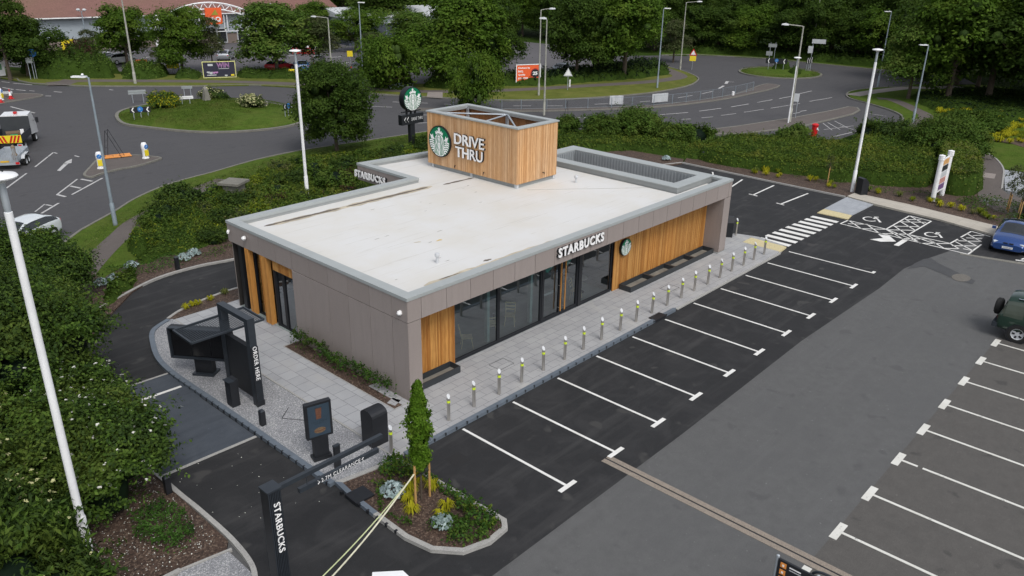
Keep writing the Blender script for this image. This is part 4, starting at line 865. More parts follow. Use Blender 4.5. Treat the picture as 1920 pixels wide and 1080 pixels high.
# fascia panels
def panels(mb, a, b, z0, z1, cuts, out_n, th=.04, gap=.018, m=panel, mg=panel_gap):
    a = Vector(a); b = Vector(b); L = (b-a).length; d = (b-a)/L; nn = Vector(out_n); bk = [0]+[c for c in cuts if 0 < c < L]+[L]
    mb.obox(((a.x+b.x)/2-nn.x*.03, (a.y+b.y)/2-nn.y*.03, (z0+z1)/2), (d.x, d.y, 0), (nn.x, nn.y, 0), (0, 0, 1), L/2-.01, .02, (z1-z0)/2-.004, mg)
    for i in range(len(bk)-1):
        s, e = bk[i]+(gap/2 if i else 0), bk[i+1]-(gap/2 if i < len(bk)-2 else 0); c = a+d*(s+e)/2
        mb.obox((c.x-nn.x*.0, c.y-nn.y*.0, (z0+z1)/2), (d.x, d.y, 0), (nn.x, nn.y, 0), (0, 0, 1), (e-s)/2, .012, (z1-z0)/2-gap/3, m)
mb = MB(); fc = [0.62+1.2*i for i in range(19)]
panels(mb, (X0, Y0), (X1, Y0), ZF, ZC, fc, (0, -1)); ys = [.84, 2.1, 3.4, 4.65, 5.9, 7.1, 8.3, 9.55, 10.8]
panels(mb, (X0, Y0), (-.08, 14.5), ZF, ZC, ys, (-1, 0)); panels(mb, (X1, Y0), (22.45, 13.3), ZF, ZC, ys, (1, 0)); panels(mb, (-.08, 14.5), (10.2, 14.48), ZF, ZC, fc, (0, 1)); panels(mb, (22.45, 13.3), (15.2, 13.3), ZF, ZC, fc, (0, 1))
panels(mb, (10.2, 14.46), (10.25, 18.88), ZF, ZC, [1.2, 2.5, 3.7], (-1, 0)); panels(mb, (10.25, 18.88), (15.2, 18.3), ZF, ZC, [1.2, 2.5, 3.7], (0, 1)); panels(mb, (15.2, 18.3), (15.2, 13.3), ZF, ZC, [1.2, 2.5, 3.7], (1, 0))
part('fascia', mb, B, world=True)
# walls
mb = MB(); panels(mb, (X0, Y0), (X0+.03, 9.52), ZB-.02, ZF-.01, ys, (-1, 0)); mb.box(X0+.05, X0+.14, Y0+.06, 9.5, ZB, ZF, panel_gap)
panels(mb, (X0, Y0), (.42, Y0), ZB-.02, ZF-.01, [], (0, -1)); mb.box(.40, .425, Y0+.02, 3.4, ZB, ZF, panel)
mb.box(X0+.04, X0+.3, 9.46, 9.52, ZB, ZF, panel); part('wall', mb, B, world=True)
mb = MB(); panels(mb, (21.68, Y0), (X1, Y0), ZB-.02, ZF-.01, [], (0, -1)); mb.box(21.68, 21.72, Y0+.02, 3.42, ZB, ZF, panel); panels(mb, (X1, Y0), (22.45, 13.3), ZB-.02, ZF-.01, ys, (1, 0))
mb.box(21.6, 22.4, Y0-.02, 2.9, ZB, ZB+.05, coping_in); part('wall', mb, B, world=True, label='brown end wall that closes the recessed front')
mb = MB(); panels(mb, (22.45, 13.3), (11, 13.3), 0, ZF-.01, fc, (0, 1)); panels(mb, (11, 14.4), (0, 14.4), 0, ZF-.01, fc, (0, 1)); mb.box(10.9, 15.0, 13.25, 16.5, 0, ZF, panel); mb.box(9.3, 9.45, 3.6, 14.3, .1, 3.15, wall_in) if False else None
mb.box(.2, 22.3, 9.0, 9.12, .1, 3.2, wall_in); mb.box(13.2, 13.35, 3.6, 9, .1, 3.2, wall_in); part('wall', mb, B, world=True)
mb = MB(); mb.box(.0, 13.3, 3.42, 14.3, .09, .115, floor_in); part('floor', mb, B, world=True)
# front timber
def slats(mb, a, b, z0, z1, nrm, m, pitch=.068, th=.012, back=panel_gap, w_=.058):
    a = Vector(a); b = Vector(b); L = (b-a).length; d = (b-a)/L; nn = Vector(nrm); k = max(1, int(L/pitch)); pp = L/k
    mb.obox(((a.x+b.x)/2-nn.x*.03, (a.y+b.y)/2-nn.y*.03, (z0+z1)/2), (d.x, d.y, 0), (nn.x, nn.y, 0), (0, 0, 1), L/2, .012, (z1-z0)/2, back)
    for i in range(k):
        c = a+d*(i+.5)*pp; q = th*(1+.15*((i*7) % 3)); mb.obox((c.x, c.y, (z0+z1)/2), (d.x, d.y, 0), (nn.x, nn.y, 0), (0, 0, 1), w_/2*pp/pitch, q, (z1-z0)/2-.003, m)
brn = mat('timber_shadow_gap', (.10, .05, .02), .9)
mb = MB(); slats(mb, (.43, 3.36), (2.93, 3.36), ZB, ZF, (0, -1), timber_dk, back=brn); part('timber_cladding', mb, B, world=True)
mb = MB(); slats(mb, (13.27, 3.36), (21.66, 3.36), ZB, ZF, (0, -1), timber_dk, back=brn); part('timber_cladding', mb, B, world=True)
# shopfront
GY = 3.48
def window(x0, x1, z0, z1, y, parent=B, fw=.06, name='window'):
    f = MB()
    for a in ((x0, x0+fw, z0, z1), (x1-fw, x1, z0, z1), (x0+fw, x1-fw, z0, z0+fw+.03), (x0+fw, x1-fw, z1-fw, z1)): f.box(a[0], a[1], y-.05, y+.05, a[2], a[3], black)
    w_ = part(name, f, parent, world=True); g = MB(); g.add([(x0+fw, y, z0+fw), (x1-fw, y, z0+fw), (x1-fw, y, z1-fw), (x0+fw, y, z1-fw)], [(0, 1, 2, 3)], glass)
    p = part('pane', g, w_); p.location = (-X0, -Y0, 0); return w_
for a, b in ((2.94, 5.46), (5.48, 8.14), (10.9, 13.24)): window(a, b, .12, ZF-.02, GY)
for q in ((8.15, 8.22, .07), (10.68, 10.9, .09)): part('mullion', MB().box(q[0], q[1], GY-q[2], GY+.06, .1, ZF, black), B, world=True)
part('sill', MB().box(2.94, 13.2, GY-.08, GY+.05, .09, .118, charcoal), B, world=True)
for a, b, hx in ((8.23, 9.44, 9.3), (9.46, 10.67, 9.6)):
    d = window(a, b, .12, ZF-.02, GY+.01, fw=.09, name='door'); h = MB(); h.bar((hx, GY-.17, .35), (hx, GY-.17, 2.75), .05, .04, timber_dk)
    for z in (.5, 1.55, 2.6): h.bar((hx, GY-.17, z), (hx, GY-.02, z), .02, .02, steel)
    part('handle', h, d).location = (-X0, -Y0, 0)
# poster decals inside the doors
mb = MB(); tq = mat('poster_turquoise', (.12, .45, .38), .5, .1)
mb.add([(8.45, GY+.05, 2.95), (9.0, GY+.05, 2.95), (9.0, GY+.05, 2.5), (8.65, GY+.05, 2.3), (8.5, GY+.05, 2.35)], [(0, 4, 3, 2, 1)], tq); mb.add([(9.8, GY+.05, 2.98), (10.4, GY+.05, 2.98), (10.35, GY+.05, 2.55), (9.95, GY+.05, 2.25)], [(0, 3, 2, 1)], tq)
mb.add([(8.4, GY+.05, 1.35), (9.1, GY+.05, 1.35), (9.1, GY+.05, 1.25), (8.4, GY+.05, 1.25)], [(0, 3, 2, 1)], palegrey); part('poster', mb, B, world=True)
# west end : glazing, fins, door under a timber head
XW = .22
def wwin(y0, y1, z0, z1, x=XW, name='window', fw=.07):
    f = MB()
    for a in ((y0, y0+fw, z0, z1), (y1-fw, y1, z0, z1), (y0+fw, y1-fw, z0, z0+fw), (y0+fw, y1-fw, z1-fw, z1)): f.box(x-.05, x+.05, a[0], a[1], a[2], a[3], black)
    w_ = part(name, f, B, world=True); g = MB(); g.add([(x, y0+fw, z0+fw), (x, y1-fw, z0+fw), (x, y1-fw, z1-fw), (x, y0+fw, z1-fw)], [(0, 3, 2, 1)], glass); part('pane', g, w_).location = (-X0, -Y0, 0)
wwin(9.56, 10.6, .12, 2.7, .12, 'door'); wwin(10.62, 11.2, .12, 2.7, .12); wwin(11.3, 12.2, .12, 3.18); wwin(12.22, 13.0, .12, 3.18); wwin(13.02, 13.7, .12, 3.18)
mb = MB(); slats(mb, (.0, 9.54), (.0, 11.2), 2.72, ZF, (-1, 0), timber_dk, back=brn); part('timber_cladding', mb, B, world=True)
for yc, k in ((11.75, 5), (13.05, 3)):
    mb = MB()
    for i in range(k): mb.box(-.12, .12, yc-(k-1)*.05+i*.1-.022, yc-(k-1)*.05+i*.1+.022, .1, ZF, timber_dk)
    part('timber_fin', mb, B, world=True)
part('corner_post', MB().box(.0, .3, 13.7, 13.95, .1, ZF, black), B, world=True); part('frame', MB().box(.05, .16, 11.2, 11.3, .1, ZF, black), B, world=True); part('pane', MB().box(.3, 1.4, 13.88, 13.94, .1, 3.1, glass_dark), B, world=True)
# cameras on the fascia, roof vents
for p, s in (((X0-.02, 2.75, 3.55), .1), ((X0-.03, 12.9, 3.78), .1), ((X0-.03, 14.2, 3.75), .06)):
    mb = MB(); mb.lathe((p[0]-.04, p[1], p[2]-.06), [(.001, -.09*s/.1), (s*.7, -.06), (s, 0), (s*.8, .07), (.001, .1)], whitep, 14); mb.bar((p[0]+.02, p[1], p[2]), (p[0]-.05, p[1], p[2]), .08, .08, whitep); part('security_camera', mb, B, sm=True, world=True)
for x, y in ((3.31, 4.69), (16.48, 8.33)):
    mb = MB(); mb.lathe((x, y, 3.88), [(.055, 0), (.055, .26), (.09, .27), (.1, .34), (.085, .4), (.001, .42)], palegrey, 14); part('roof_vent', mb, B, sm=True, world=True)
# tower
T0, T1, TA, TB, TZ = 13.3, 16.42, 9.66, 16.4, 7.0
tw = MB(); tw.ring([(T0+.1, TA+.1), (T1-.1, TA+.1), (T1-.1, TB-.1), (T0+.1, TB-.1)], [(T0+.18, TA+.18), (T1-.18, TA+.18), (T1-.18, TB-.18), (T0+.18, TB-.18)], 3.86, 4.16, coping_in)
for x, y in ((T0+.12, TA+.12), (T1-.12, TA+.12), (T0+.12, TB-.3), (T0+.12, 13.0)): tw.box(x-.08, x+.08, y-.08, y+.08, 3.89, 4.12, palegrey)
tower = part('tower', tw, B, world=True)
def tpart(name, mb, **k): o = part(name, mb, tower, **k); o.location = (-X0, -Y0, 0); return o
mb = MB()
slats(mb, (T0, TB), (T0, TA), 4.1, TZ-.08, (-1, 0), timber, .062, back=brn, w_=.055); slats(mb, (T0, TA), (T1, TA), 4.1, TZ-.08, (0, -1), timber, .062, back=brn, w_=.055)
slats(mb, (T1, TA), (T1, TB), 4.1, TZ-.08, (1, 0), timber, .062, back=brn, w_=.055); slats(mb, (T1, TB), (T0, TB), 4.1, TZ-.08, (0, 1), timber, .062, back=brn, w_=.055)
tpart('timber_cladding', mb)
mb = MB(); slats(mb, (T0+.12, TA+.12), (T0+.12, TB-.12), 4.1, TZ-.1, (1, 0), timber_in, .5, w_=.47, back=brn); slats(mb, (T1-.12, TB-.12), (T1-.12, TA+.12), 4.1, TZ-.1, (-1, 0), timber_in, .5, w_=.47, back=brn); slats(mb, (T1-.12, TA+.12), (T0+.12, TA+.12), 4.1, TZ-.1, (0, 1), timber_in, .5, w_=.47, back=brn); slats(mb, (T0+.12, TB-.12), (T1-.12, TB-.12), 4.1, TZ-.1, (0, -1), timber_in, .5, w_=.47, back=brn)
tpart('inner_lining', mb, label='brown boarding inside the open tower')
tc = [(T0-.06, TA-.06), (T1+.06, TA-.06), (T1+.06, TB+.06), (T0-.06, TB+.06)]
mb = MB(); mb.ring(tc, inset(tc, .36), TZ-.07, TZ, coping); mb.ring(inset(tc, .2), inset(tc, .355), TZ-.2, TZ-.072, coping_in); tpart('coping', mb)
mb = MB(); ym = 13.0; zb_ = TZ-.13
for a, b in (((T0+.3, TB-.3), (T1-.32, ym)), ((T1-.32, ym), (T0+.3, ym-.6)), ((T1-.32, ym-.05), (T0+.35, TA+.4)), ((T1-.4, TB-.3), (T1-.45, TB-.28))): mb.tube([(*a, zb_), (*b, zb_)], .045, galv, 8)
for x, y in ((T1-.3, ym), (T1-.3, TB-.3), (T0+.3, TB-.3)): mb.box(x-.07, x+.07, y-.07, y+.07, 4.1, TZ-.1, galv)
tpart('brace', mb)
mb = MB()
for q in ((T0, 14.2, 4.3), (T0, 12.0, 4.33)): mb.bar((q[0], q[1], q[2]), (q[0]-.14, q[1]-.06, q[2]), .03, .05, black); mb.bar((q[0]-.12, q[1]-.06, q[2]), (q[0]-.12, q[1]-.06, q[2]-.1), .02, .03, black)
mb.bar((15.3, TA, 4.42), (15.3, TA-.14, 4.42), .05, .03, black); mb.bar((15.3, TA-.12, 4.42), (15.3, TA-.12, 4.32), .03, .02, black); tpart('bracket', mb)
mb = MB(); roundel(mb, (T0-.13, 15.3, 5.46), (0, -1, 0), (0, 0, 1), .86, .1); tpart('round_sign', mb)
mb = MB()
for tx, yc, zc, wd in (('DRIVE', 13.02, 5.82, 2.25), ('THRU', 13.02, 5.13, 2.05)):
    put_text(mb, tx, .6, (T0-.07, yc, zc), (0, -1, 0), (0, 0, 1), black, .05, .004, wd*1.02); put_text(mb, tx, .575, (T0-.11, yc, zc), (0, -1, 0), (0, 0, 1), whitep, .025, .006, wd)
tpart('sign_lettering', mb)
# shop signs
mb = MB(); put_text(mb, 'STARBUCKS', .42, (9.34, Y0-.06, 3.71), (1, 0, 0), (0, 0, 1), black, .05, .018, 3.14, spacing=1.16); put_text(mb, 'STARBUCKS', .41, (9.32, Y0-.12, 3.73), (1, 0, 0), (0, 0, 1), whitep, .015, .015, 3.08, spacing=1.16); part('sign_lettering', mb, B, world=True)
mb = MB(); put_text(mb, 'STARBUCKS', .42, (10.14, 17.6, 3.59), (0, -1, 0), (0, 0, 1), black, .04, .018, 2.74, spacing=1.16); put_text(mb, 'STARBUCKS', .40, (10.08, 17.62, 3.6), (0, -1, 0), (0, 0, 1), whitep, .02, .015, 2.68, spacing=1.16); part('sign_lettering', mb, B, world=True)
mb = MB(); roundel(mb, (14.0, 3.2, 2.2), (1, 0, 0), (0, 0, 1), .42, .1); part('round_sign', mb, B, world=True)
# ------------------------------------------------------------ troughs
def trough(x0, x1, y0, y1, label, div=(), rz=0):
    o = thing('planter_trough', label, 'planter', (x0, y0, .1)); h = .27; t = .03
    mb = MB(); mb.ring([(x0, y0), (x1, y0), (x1, y1), (x0, y1)], [(x0+t, y0+t), (x1-t, y0+t), (x1-t, y1-t), (x0+t, y1-t)], .1, .1+h, anthra)
    mb.box(x0+t, x1-t, y0+t, y1-t, .12, .14, mat('trough_floor', (.2, .19, .165), .7, .25, 2)); part('trough', mb, o, world=True)
    for d in div: part('divider', MB().box(d-.06, d+.06, y0+t, y1-t, .14, .1+h-.01, anthra), o, world=True)
    return o
trough(.47, 2.62, 2.72, 3.3, 'short empty steel trough under the narrow timber panel at the near corner')
trough(13.75, 21.55, 2.6, 3.28, 'long empty steel trough with four bays under the timber wall', (15.75, 17.7, 19.6))
# ------------------------------------------------------------ inside furniture
def chair(loc, rz, lab):
    o = thing('cafe_chair', lab, 'chair', (*loc, .115), rz, 'pale wooden chairs behind the shop windows')
    part('seat', MB().box(-.22, .22, -.22, .22, .43, .46, pale_wood), o)
    b = MB(); b.bar((-.2, .22, .46), (-.22, .32, .9), .03, .03, pale_wood); b.bar((.2, .22, .46), (.22, .32, .9), .03, .03, pale_wood)
    for z in (.6, .74, .88): b.bar((-.22, .24+.1*(z-.46)/.44, z), (.22, .24+.1*(z-.46)/.44, z), .02, .07, pale_wood)
    part('backrest', b, o)
    for sx in (-1, 1):
        for sy in (-1, 1): part('leg', MB().bar((sx*.18, sy*.18, .43), (sx*.22, sy*.24, 0), .03, .03, pale_wood), o)
    return o
for (p, a, l) in (((3.15, 4.0), 2.2, 'pale slatted chair at the left edge of the first shop window'), ((4.3, 4.1), .9, 'pale slatted chair behind the middle of the first shop window'), ((5.9, 4.2), 2.6, 'pale slatted chair behind the left part of the second shop window'), ((7.1, 4.3), -.9, 'pale slatted chair behind the right part of the second shop window'), ((11.3, 4.0), .4, 'pale slatted chair behind the window right of the doors')): chair(p, a, l)
def table(x, y, lab):
    o = thing('cafe_table', lab, 'table', (x, y, .115)); part('tabletop', MB().lathe((0, 0, .72), [(.35, 0), (.35, .03)], mat('table_top', (.3, .29, .27), .4), 24), o); part('pedestal', MB().lathe((0, 0, 0), [(.22, 0), (.22, .02), (.03, .04), (.03, .72)], black, 14), o)
table(3.8, 4.6, 'round grey table behind the first shop window'); table(6.5, 4.7, 'round grey table behind the second shop window'); table(12.1, 4.4, 'round grey table behind the window right of the doors')
for x, l in ((5.2, 'pale green column standing inside the first shop window'), (7.85, 'pale green column standing inside the second shop window')): solo('inside_column', MB().box(x-.07, x+.07, 3.75, 3.9, .115, 3.2, mat('column_pale', (.4, .52, .5), .5)), l, 'column')
# ------------------------------------------------------------ bollards
def bollard_proto():
    o = thing('bollard', '', 'bollard'); H = 1.0
    mb = MB(); N = 20; r = .06
    vs = [(r*math.cos(2*math.pi*k/N), r*math.sin(2*math.pi*k/N), 0) for k in range(N)]+[(r*math.cos(2*math.pi*k/N), r*math.sin(2*math.pi*k/N), H-.06+.075*math.cos(2*math.pi*k/N-1.2)) for k in range(N)]
    mb.add(vs, [(k, (k+1) % N, N+(k+1) % N, N+k) for k in range(N)], steel); part('post', mb, o, sm=True)
    part('cap', MB().add([(x*.97, y*.97, z+.002) for x, y, z in vs[N:]], [tuple(range(N))], palegrey), o)
    mb = MB(); mb.lathe((0, 0, 0), [(.0625, .70), (.0625, .79)], limey, 20); part('reflective_band', mb, o, sm=True); return o
bp_ = bollard_proto(); rel = {0: 'first steel bollard of the row, nearest the small slender tree', 1: 'steel bollard before the narrow timber panel, second of the row', 2: 'steel bollard before the short trough, third of the row'}
ords = 'first second third fourth fifth sixth seventh eighth ninth tenth eleventh twelfth thirteenth fourteenth fifteenth sixteenth seventeenth eighteenth nineteenth twentieth'.split()
for i in range(20):
    x = -.03+1.25*i if i < 6 else .0+1.243*i; x = [-.05, 1.2, 2.45, 3.69, 4.97, 6.23, 7.46, 8.7, 9.99, 11.21, 12.48, 13.68, 14.93, 16.14, 17.33, 18.57, 19.8, 20.99, 22.16, 23.36][i]
    if i < 3: near = ('the slender tree', 'the near building corner', 'the short trough')[i]
    elif i < 9: near = 'the shop windows'
    elif i < 12: near = 'the right hand window'
    else: near = 'the timber wall'
    lab = rel.get(i, f'steel bollard opposite {near}, {ords[i]} of the row counting from the slender tree')
    if i == 19: lab = 'last steel bollard of the row, beside the zebra crossing'
    if i == 0: o = bp_; o.location = (x, .53, .1); o['label'] = lab; o['group'] = 'steel bollards along the kerb'
    else: o = dup(bp_, (x, .53+.02*math.sin(i*2.1), .1), random.uniform(-.3, .3), lab, group='steel bollards along the kerb'); o.rotation_euler.x = random.uniform(-.018, .018); o.rotation_euler.y = random.uniform(-.018, .018)
dup(bp_, (-2.66, .43, .1), .2, 'steel bollard beside the near black recycling bin', group='steel bollards along the kerb')
dup(bp_, (25.25, 3.25, .1), 0, 'steel bollard beside the black bin at the far end of the shop', group='steel bollards along the kerb')
# ------------------------------------------------------------ bins
def roundbin(loc, rz, lab, W_=.62, D_=.62, H_=1.3):
    o = thing('litter_bin', lab, 'bin', (*loc, .1), rz); mb = MB(); prof = []
    for k in range(9): a = math.pi*k/8; prof.append((-W_/2*math.cos(a), H_-W_*.32+W_*.32*math.sin(a)))
    prof = [(-W_/2*.93, 0)]+prof+[(W_/2*.93, 0)]; N = len(prof)
    vs = [(x, -D_/2, z) for x, z in prof]+[(x, D_/2, z) for x, z in prof]
    mb.add(vs, [tuple(range(N)), tuple(range(2*N-1, N-1, -1))]+[(i, N+i, N+i+1, i+1) for i in range(N-1)], black); part('body', mb, o)
    r = MB()
    for k in range(5): r.box(-W_/2+.06+k*.115, -W_/2+.08+k*.115, D_/2, D_/2+.012, .1, .85, black)
    for k in range(5): r.box(-W_/2-.0, -W_/2+.012, -D_/2+.06+k*.115, -D_/2+.08+k*.115, .1, .85, black)
    part('rib', r, o); part('opening', MB().box(-.2, .2, D_/2, D_/2+.015, .95, 1.12, rubber), o); return o
roundbin((-2.62, 1.3), R(-90), 'black domed recycling bin beside the near end of the paved front')
def litter(loc, rz, lab):
    o = thing('litter_bin', lab, 'bin', (*loc, .1), rz); b = MB(); b.box(-.3, .3, -.27, .27, 0, .8, black); part('body', b, o)
    h = MB(); h.add([(-.3, -.27, .8), (.3, -.27, .8), (.3, .27, .8), (-.3, .27, .8), (-.3, -.27, .86), (.3, -.27, .86), (.3, .27, 1.12), (-.3, .27, 1.12), (-.3, .05, 1.15), (.3, .05, 1.15)], [(0, 1, 5, 4), (4, 5, 9, 8), (8, 9, 6, 7), (2, 3, 7, 6), (1, 2, 6, 9, 5), (0, 4, 8, 7, 3)], black); part('hood', h, o)
    q = MB(); q.add([(-.24, -.22, .885), (.24, -.22, .885), (.24, -.0, 1.065), (-.24, -.0, 1.065)], [(0, 1, 2, 3)], palegrey); part('rubbish', q, o); return o
litter((39.5, 1.42), R(60), 'square black litter bin overflowing beside the tall white lamp by the crossing'); litter((24.75, 3.55), R(-60), 'square black litter bin behind the far wall of the shop')
# ------------------------------------------------------------ order point
o = thing('order_point_portal', 'tall black order portal with a mesh canopy reaching over the lane', 'order point', (-4.0, 7.2, .09))
P0, P1 = 6.02, 8.05; xa, xb = -4.13, -3.87
for y0, y1, z1 in ((P0, P0+.24, 3.3), (P1-.24, P1, 3.3)): part('post', MB().box(xa, xb, y0, y1, .09, z1, charcoal), o, world=True)
part('top_beam', MB().box(xa, xb, P0, P1, 3.3, 3.46, charcoal), o, world=True)
part('panel', MB().box(xa+.03, xb-.05, P0+.24, P1-.24, .35, 2.35, black), o, world=True)
mb = MB(); mb.box(xa-.01, xb+.01, P0-.03, P0, .3, 2.4, black)
for k in range(6): mb.box(xa+.02+k*.042, xa+.038+k*.042, P0-.045, P0-.03, .3, 1.35 if False else 2.4, charcoal)
mb.box(xa-.02, xb+.02, P0-.05, P0+.02, .09, .3, black); part('ribbed_front', mb, o, world=True)
mb = MB(); put_text(mb, 'ORDER HERE', .15, (-4.0, P0-.055, 1.78), (0, 0, -1), (1, 0, 0), whitep, .008, .0, 1.3, spacing=1.12); part('sign_lettering', mb, o, world=True)
cn = [(-5.7, 8.25), (-5.74, 6.88), (-3.05, 6.86), (-3.0, 8.3)]; zc = 2.86
mb = MB()
for i in range(4): mb.bar((*cn[i], zc), (*cn[(i+1) % 4], zc), .06, .07, charcoal)
cf = part('canopy_frame', mb, o, world=True); mb = MB()
for k in range(34): x = -5.66+k*.08; mb.bar((x, 6.9, zc), (x, 8.23, zc), .022, .008, charcoal)
for k in range(17): y = 6.93+k*.08; mb.bar((-5.68, y, zc+.008), (-3.04, y, zc+.008), .022, .008, charcoal)
q = part('mesh_panel', mb, cf); q.location = (4.0, -7.2, -.09)
# menu board
o = thing('menu_board', 'wide black menu board on a pedestal behind the order portal', 'menu board', (-4.15, 9.6, .09)); A_, B_ = Vector((-4.85, 10.55, 0)), Vector((-3.45, 8.6, 0)); d = (B_-A_).normalized(); nn = Vector((d.y, -d.x, 0)) 
if nn.x > 0: nn = -nn
c = (A_+B_)/2
part('body', MB().obox((c.x, c.y, 1.4), d, nn, (0, 0, 1), 1.2, .12, .62, black), o, world=True)
mb = MB()
for s in (-1, 1): mb.obox(Vector((c.x, c.y, 1.4))+d*1.17*s+nn*.16, d, nn, (0, 0, 1), .03, .09, .62, charcoal)
for s in (-1, 1): mb.obox(Vector((c.x, c.y, 1.4+.6*s))+nn*.16, d, nn, (0, 0, 1), 1.14, .09, .025, charcoal)
part('frame', mb, o, world=True)
sc_m = mat('dark_screen', (.008, .008, .009), .15, .05, spec=.5)
for k in (-1, 0, 1): part('screen', MB().obox(Vector((c.x, c.y, 1.4))+d*.76*k+nn*.13, d, nn, (0, 0, 1), .36, .015, .54, sc_m), o, world=True)
mb = MB(); mb.obox((-4.15, 9.6, .45), d, nn, (0, 0, 1), .34, .15, .36, black); mb.obox((-4.15, 9.6, .13), d, nn, (0, 0, 1), .42, .28, .05, charcoal); part('pedestal', mb, o, world=True)
# speaker post
o = thing('speaker_post', 'slanted black speaker post standing in the gravel beside the lane', 'speaker post', (-4.62, 6.75, .09))
mb = MB(); mb.add([(-.15, -.19, 0), (.15, -.19, 0), (.15, .19, 0), (-.15, .19, 0), (-.15, -.19, .96), (.15, -.19, 1.05), (.15, .19, 1.05), (-.15, .19, .96)], [(0, 1, 5, 4), (1, 2, 6, 5), (2, 3, 7, 6), (3, 0, 4, 7), (4, 5, 6, 7)], black); part('body', mb, o)
mb = MB()
for k in range(4): mb.box(-.158, -.15, -.1, .1, .5+k*.06, .52+k*.06, charcoal)
part('speaker_grille', mb, o); part('visor', MB().box(-.2, .02, -.2, .2, .99, 1.02, charcoal), o)
def lowpost(loc, lab, h=.6, s=.085): 
    o = thing('light_post', lab, 'light post', (*loc, .08)); part('post', MB().box(-s, s, -s, s, 0, h-.06, black), o); part('cap', MB().add([(-s, -s, h-.055), (s, -s, h-.055), (s, s, h-.055), (-s, s, h-.055), (-s*.6, -s*.6, h), (s*.6, -s*.6, h), (s*.6, s*.6, h), (-s*.6, s*.6, h)], [(0, 1, 5, 4), (1, 2, 6, 5), (2, 3, 7, 6), (3, 0, 4, 7), (4, 5, 6, 7)], charcoal), o)
lowpost((-4.62, 4.85), 'short black light post in the gravel left of the poster sign'); lowpost((.15, 20.65), 'short black light post in the bark bed behind the drive lane', .7, .09); lowpost(G(317, 928), 'short black light post under the white flowering shrub', .6); lowpost(G(1318, 300), 'short black light post in the bark bed behind the far bays', .6)
# poster board
o = thing('poster_sign', 'black framed poster board with a drink and a sandwich on a pedestal', 'sign', (-4.35, 1.75, .09)); d = Vector((.97, -.24, 0)).normalized(); nn = Vector((d.y, -d.x, 0)); nn = nn if nn.y < 0 else -nn; c = Vector((-4.35, 1.85, 0))
part('frame', MB().obox(c+Vector((0, 0, 1.5)), d, nn, (0, 0, 1), .42, .09, .62, black), o, world=True)
f = c+Vector((0, 0, 1.5))+nn*.093; scr = mat('poster_blue_grey', (.035, .055, .078), .3, .08, 3)
ps = part('poster', MB().obox(f, d, nn, (0, 0, 1), .345, .004, .545, scr), o, world=True)
mb = MB(); cup = mat('drink_brown', (.12, .05, .03), .6, .3, 20); bun = mat('bun_brown', (.14, .09, .05), .7, .3, 18); ink = mat('poster_ink', (.02, .035, .05), .6)
f2 = f+nn*.005; face2d(mb, [[(-.09, .06), (.07, .06), (.1, .44), (-.1, .44)]], f2, d, (0, 0, 1), cup, .002); face2d(mb, [[(-.12, .44), (.12, .44), (.1, .48), (-.1, .48)]], f2, d, (0, 0, 1), ink, .003)
face2d(mb, [[(x*.19, -.35+y*.1) for x, y in circ(0, 0, 1, 20)]], f2, d, (0, 0, 1), bun, .002); face2d(mb, [stroke([(-.17, -.35), (0, -.37), (.17, -.34)], .03)], f2, d, (0, 0, 1), cup, .004)
put_text(mb, 'STARBUCKS BLONDE', .04, f2+Vector((0, 0, -.03)), d, (0, 0, 1), ink, .001, 0, .5); put_text(mb, 'ICED LATTE', .04, f2+Vector((0, 0, -.09)), d, (0, 0, 1), ink, .001, 0, .28)
put_text(mb, 'SMOOTH & REFRESHING', .02, f2+Vector((0, 0, -.15)), d, (0, 0, 1), ink, .001, 0, .34) if False else None
q = part('artwork', mb, ps); q.location = (4.35, -1.75, -.09)
mb = MB(); mb.obox(c+Vector((0, 0, .45)), d, nn, (0, 0, 1), .24, .1, .45, black); mb.obox(c+Vector((0, 0, .14)), d, nn, (0, 0, 1), .3, .18, .05, black); part('pedestal', mb, o, world=True)
o = thing('cable_post', 'dark post in the gravel between the poster sign and the clearance bar', 'post', (-4.33, 1.0, .09)); part('post', MB().box(-.1, .1, -.05, .05, 0, .8, black), o); part('cap', MB().box(-.11, .11, -.06, .06, .8, .84, charcoal), o)
# clearance gantry
GX, GYy = -8.42, -2.3
o = thing('clearance_gantry', 'black height gantry over the lane with a hanging clearance bar', 'gantry', (GX, GYy, 0))
mb = MB(); mb.box(-.16, .19, -.16, .18, .0, 3.2, black); part('post', mb, o); part('cap', MB().box(-.18, .21, -.2, .2, 3.2, 3.25, charcoal), o)
mb = MB()
for k in range(8): mb.box(-.155+k*.043, -.135+k*.043, -.185, -.162, .05, 3.19, charcoal)
part('ribbed_front', mb, o)
mb = MB(); put_text(mb, 'STARBUCKS', .17, (.03, -.2, 2.15), (0, 0, -1), (1, 0, 0), whitep, .008, .001, 1.45, spacing=1.1); part('sign_lettering', mb, o)
part('beam', MB().box(.19, 3.35, -.055, .055, 3.06, 3.17, charcoal), o)
cb = part('clearance_bar', MB().box(.75, 3.2, -.05, .05, 2.67, 2.8, charcoal), o)
mb = MB(); put_text(mb, '2.7M CLEARANCE', .11, (1.98, -.056, 2.735), (1, 0, 0), (0, 0, 1), whitep, .003, -.0005, 1.2, spacing=1.12)
for x, s in ((1.3, 1), (2.66, -1)): mb.bar((x-.03*s, -.056, 2.78), (x+.03*s, -.056, 2.73), .006, .028, whitep, (0, -1, 0)); mb.bar((x+.03*s, -.056, 2.73), (x-.03*s, -.056, 2.68), .006, .028, whitep, (0, -1, 0))
part('sign_lettering', mb, cb)
for x in (1.0, 3.0): part('hanger', MB().tube([(x, 0, 2.8), (x, 0, 3.05)], .008, charcoal, 6), o)
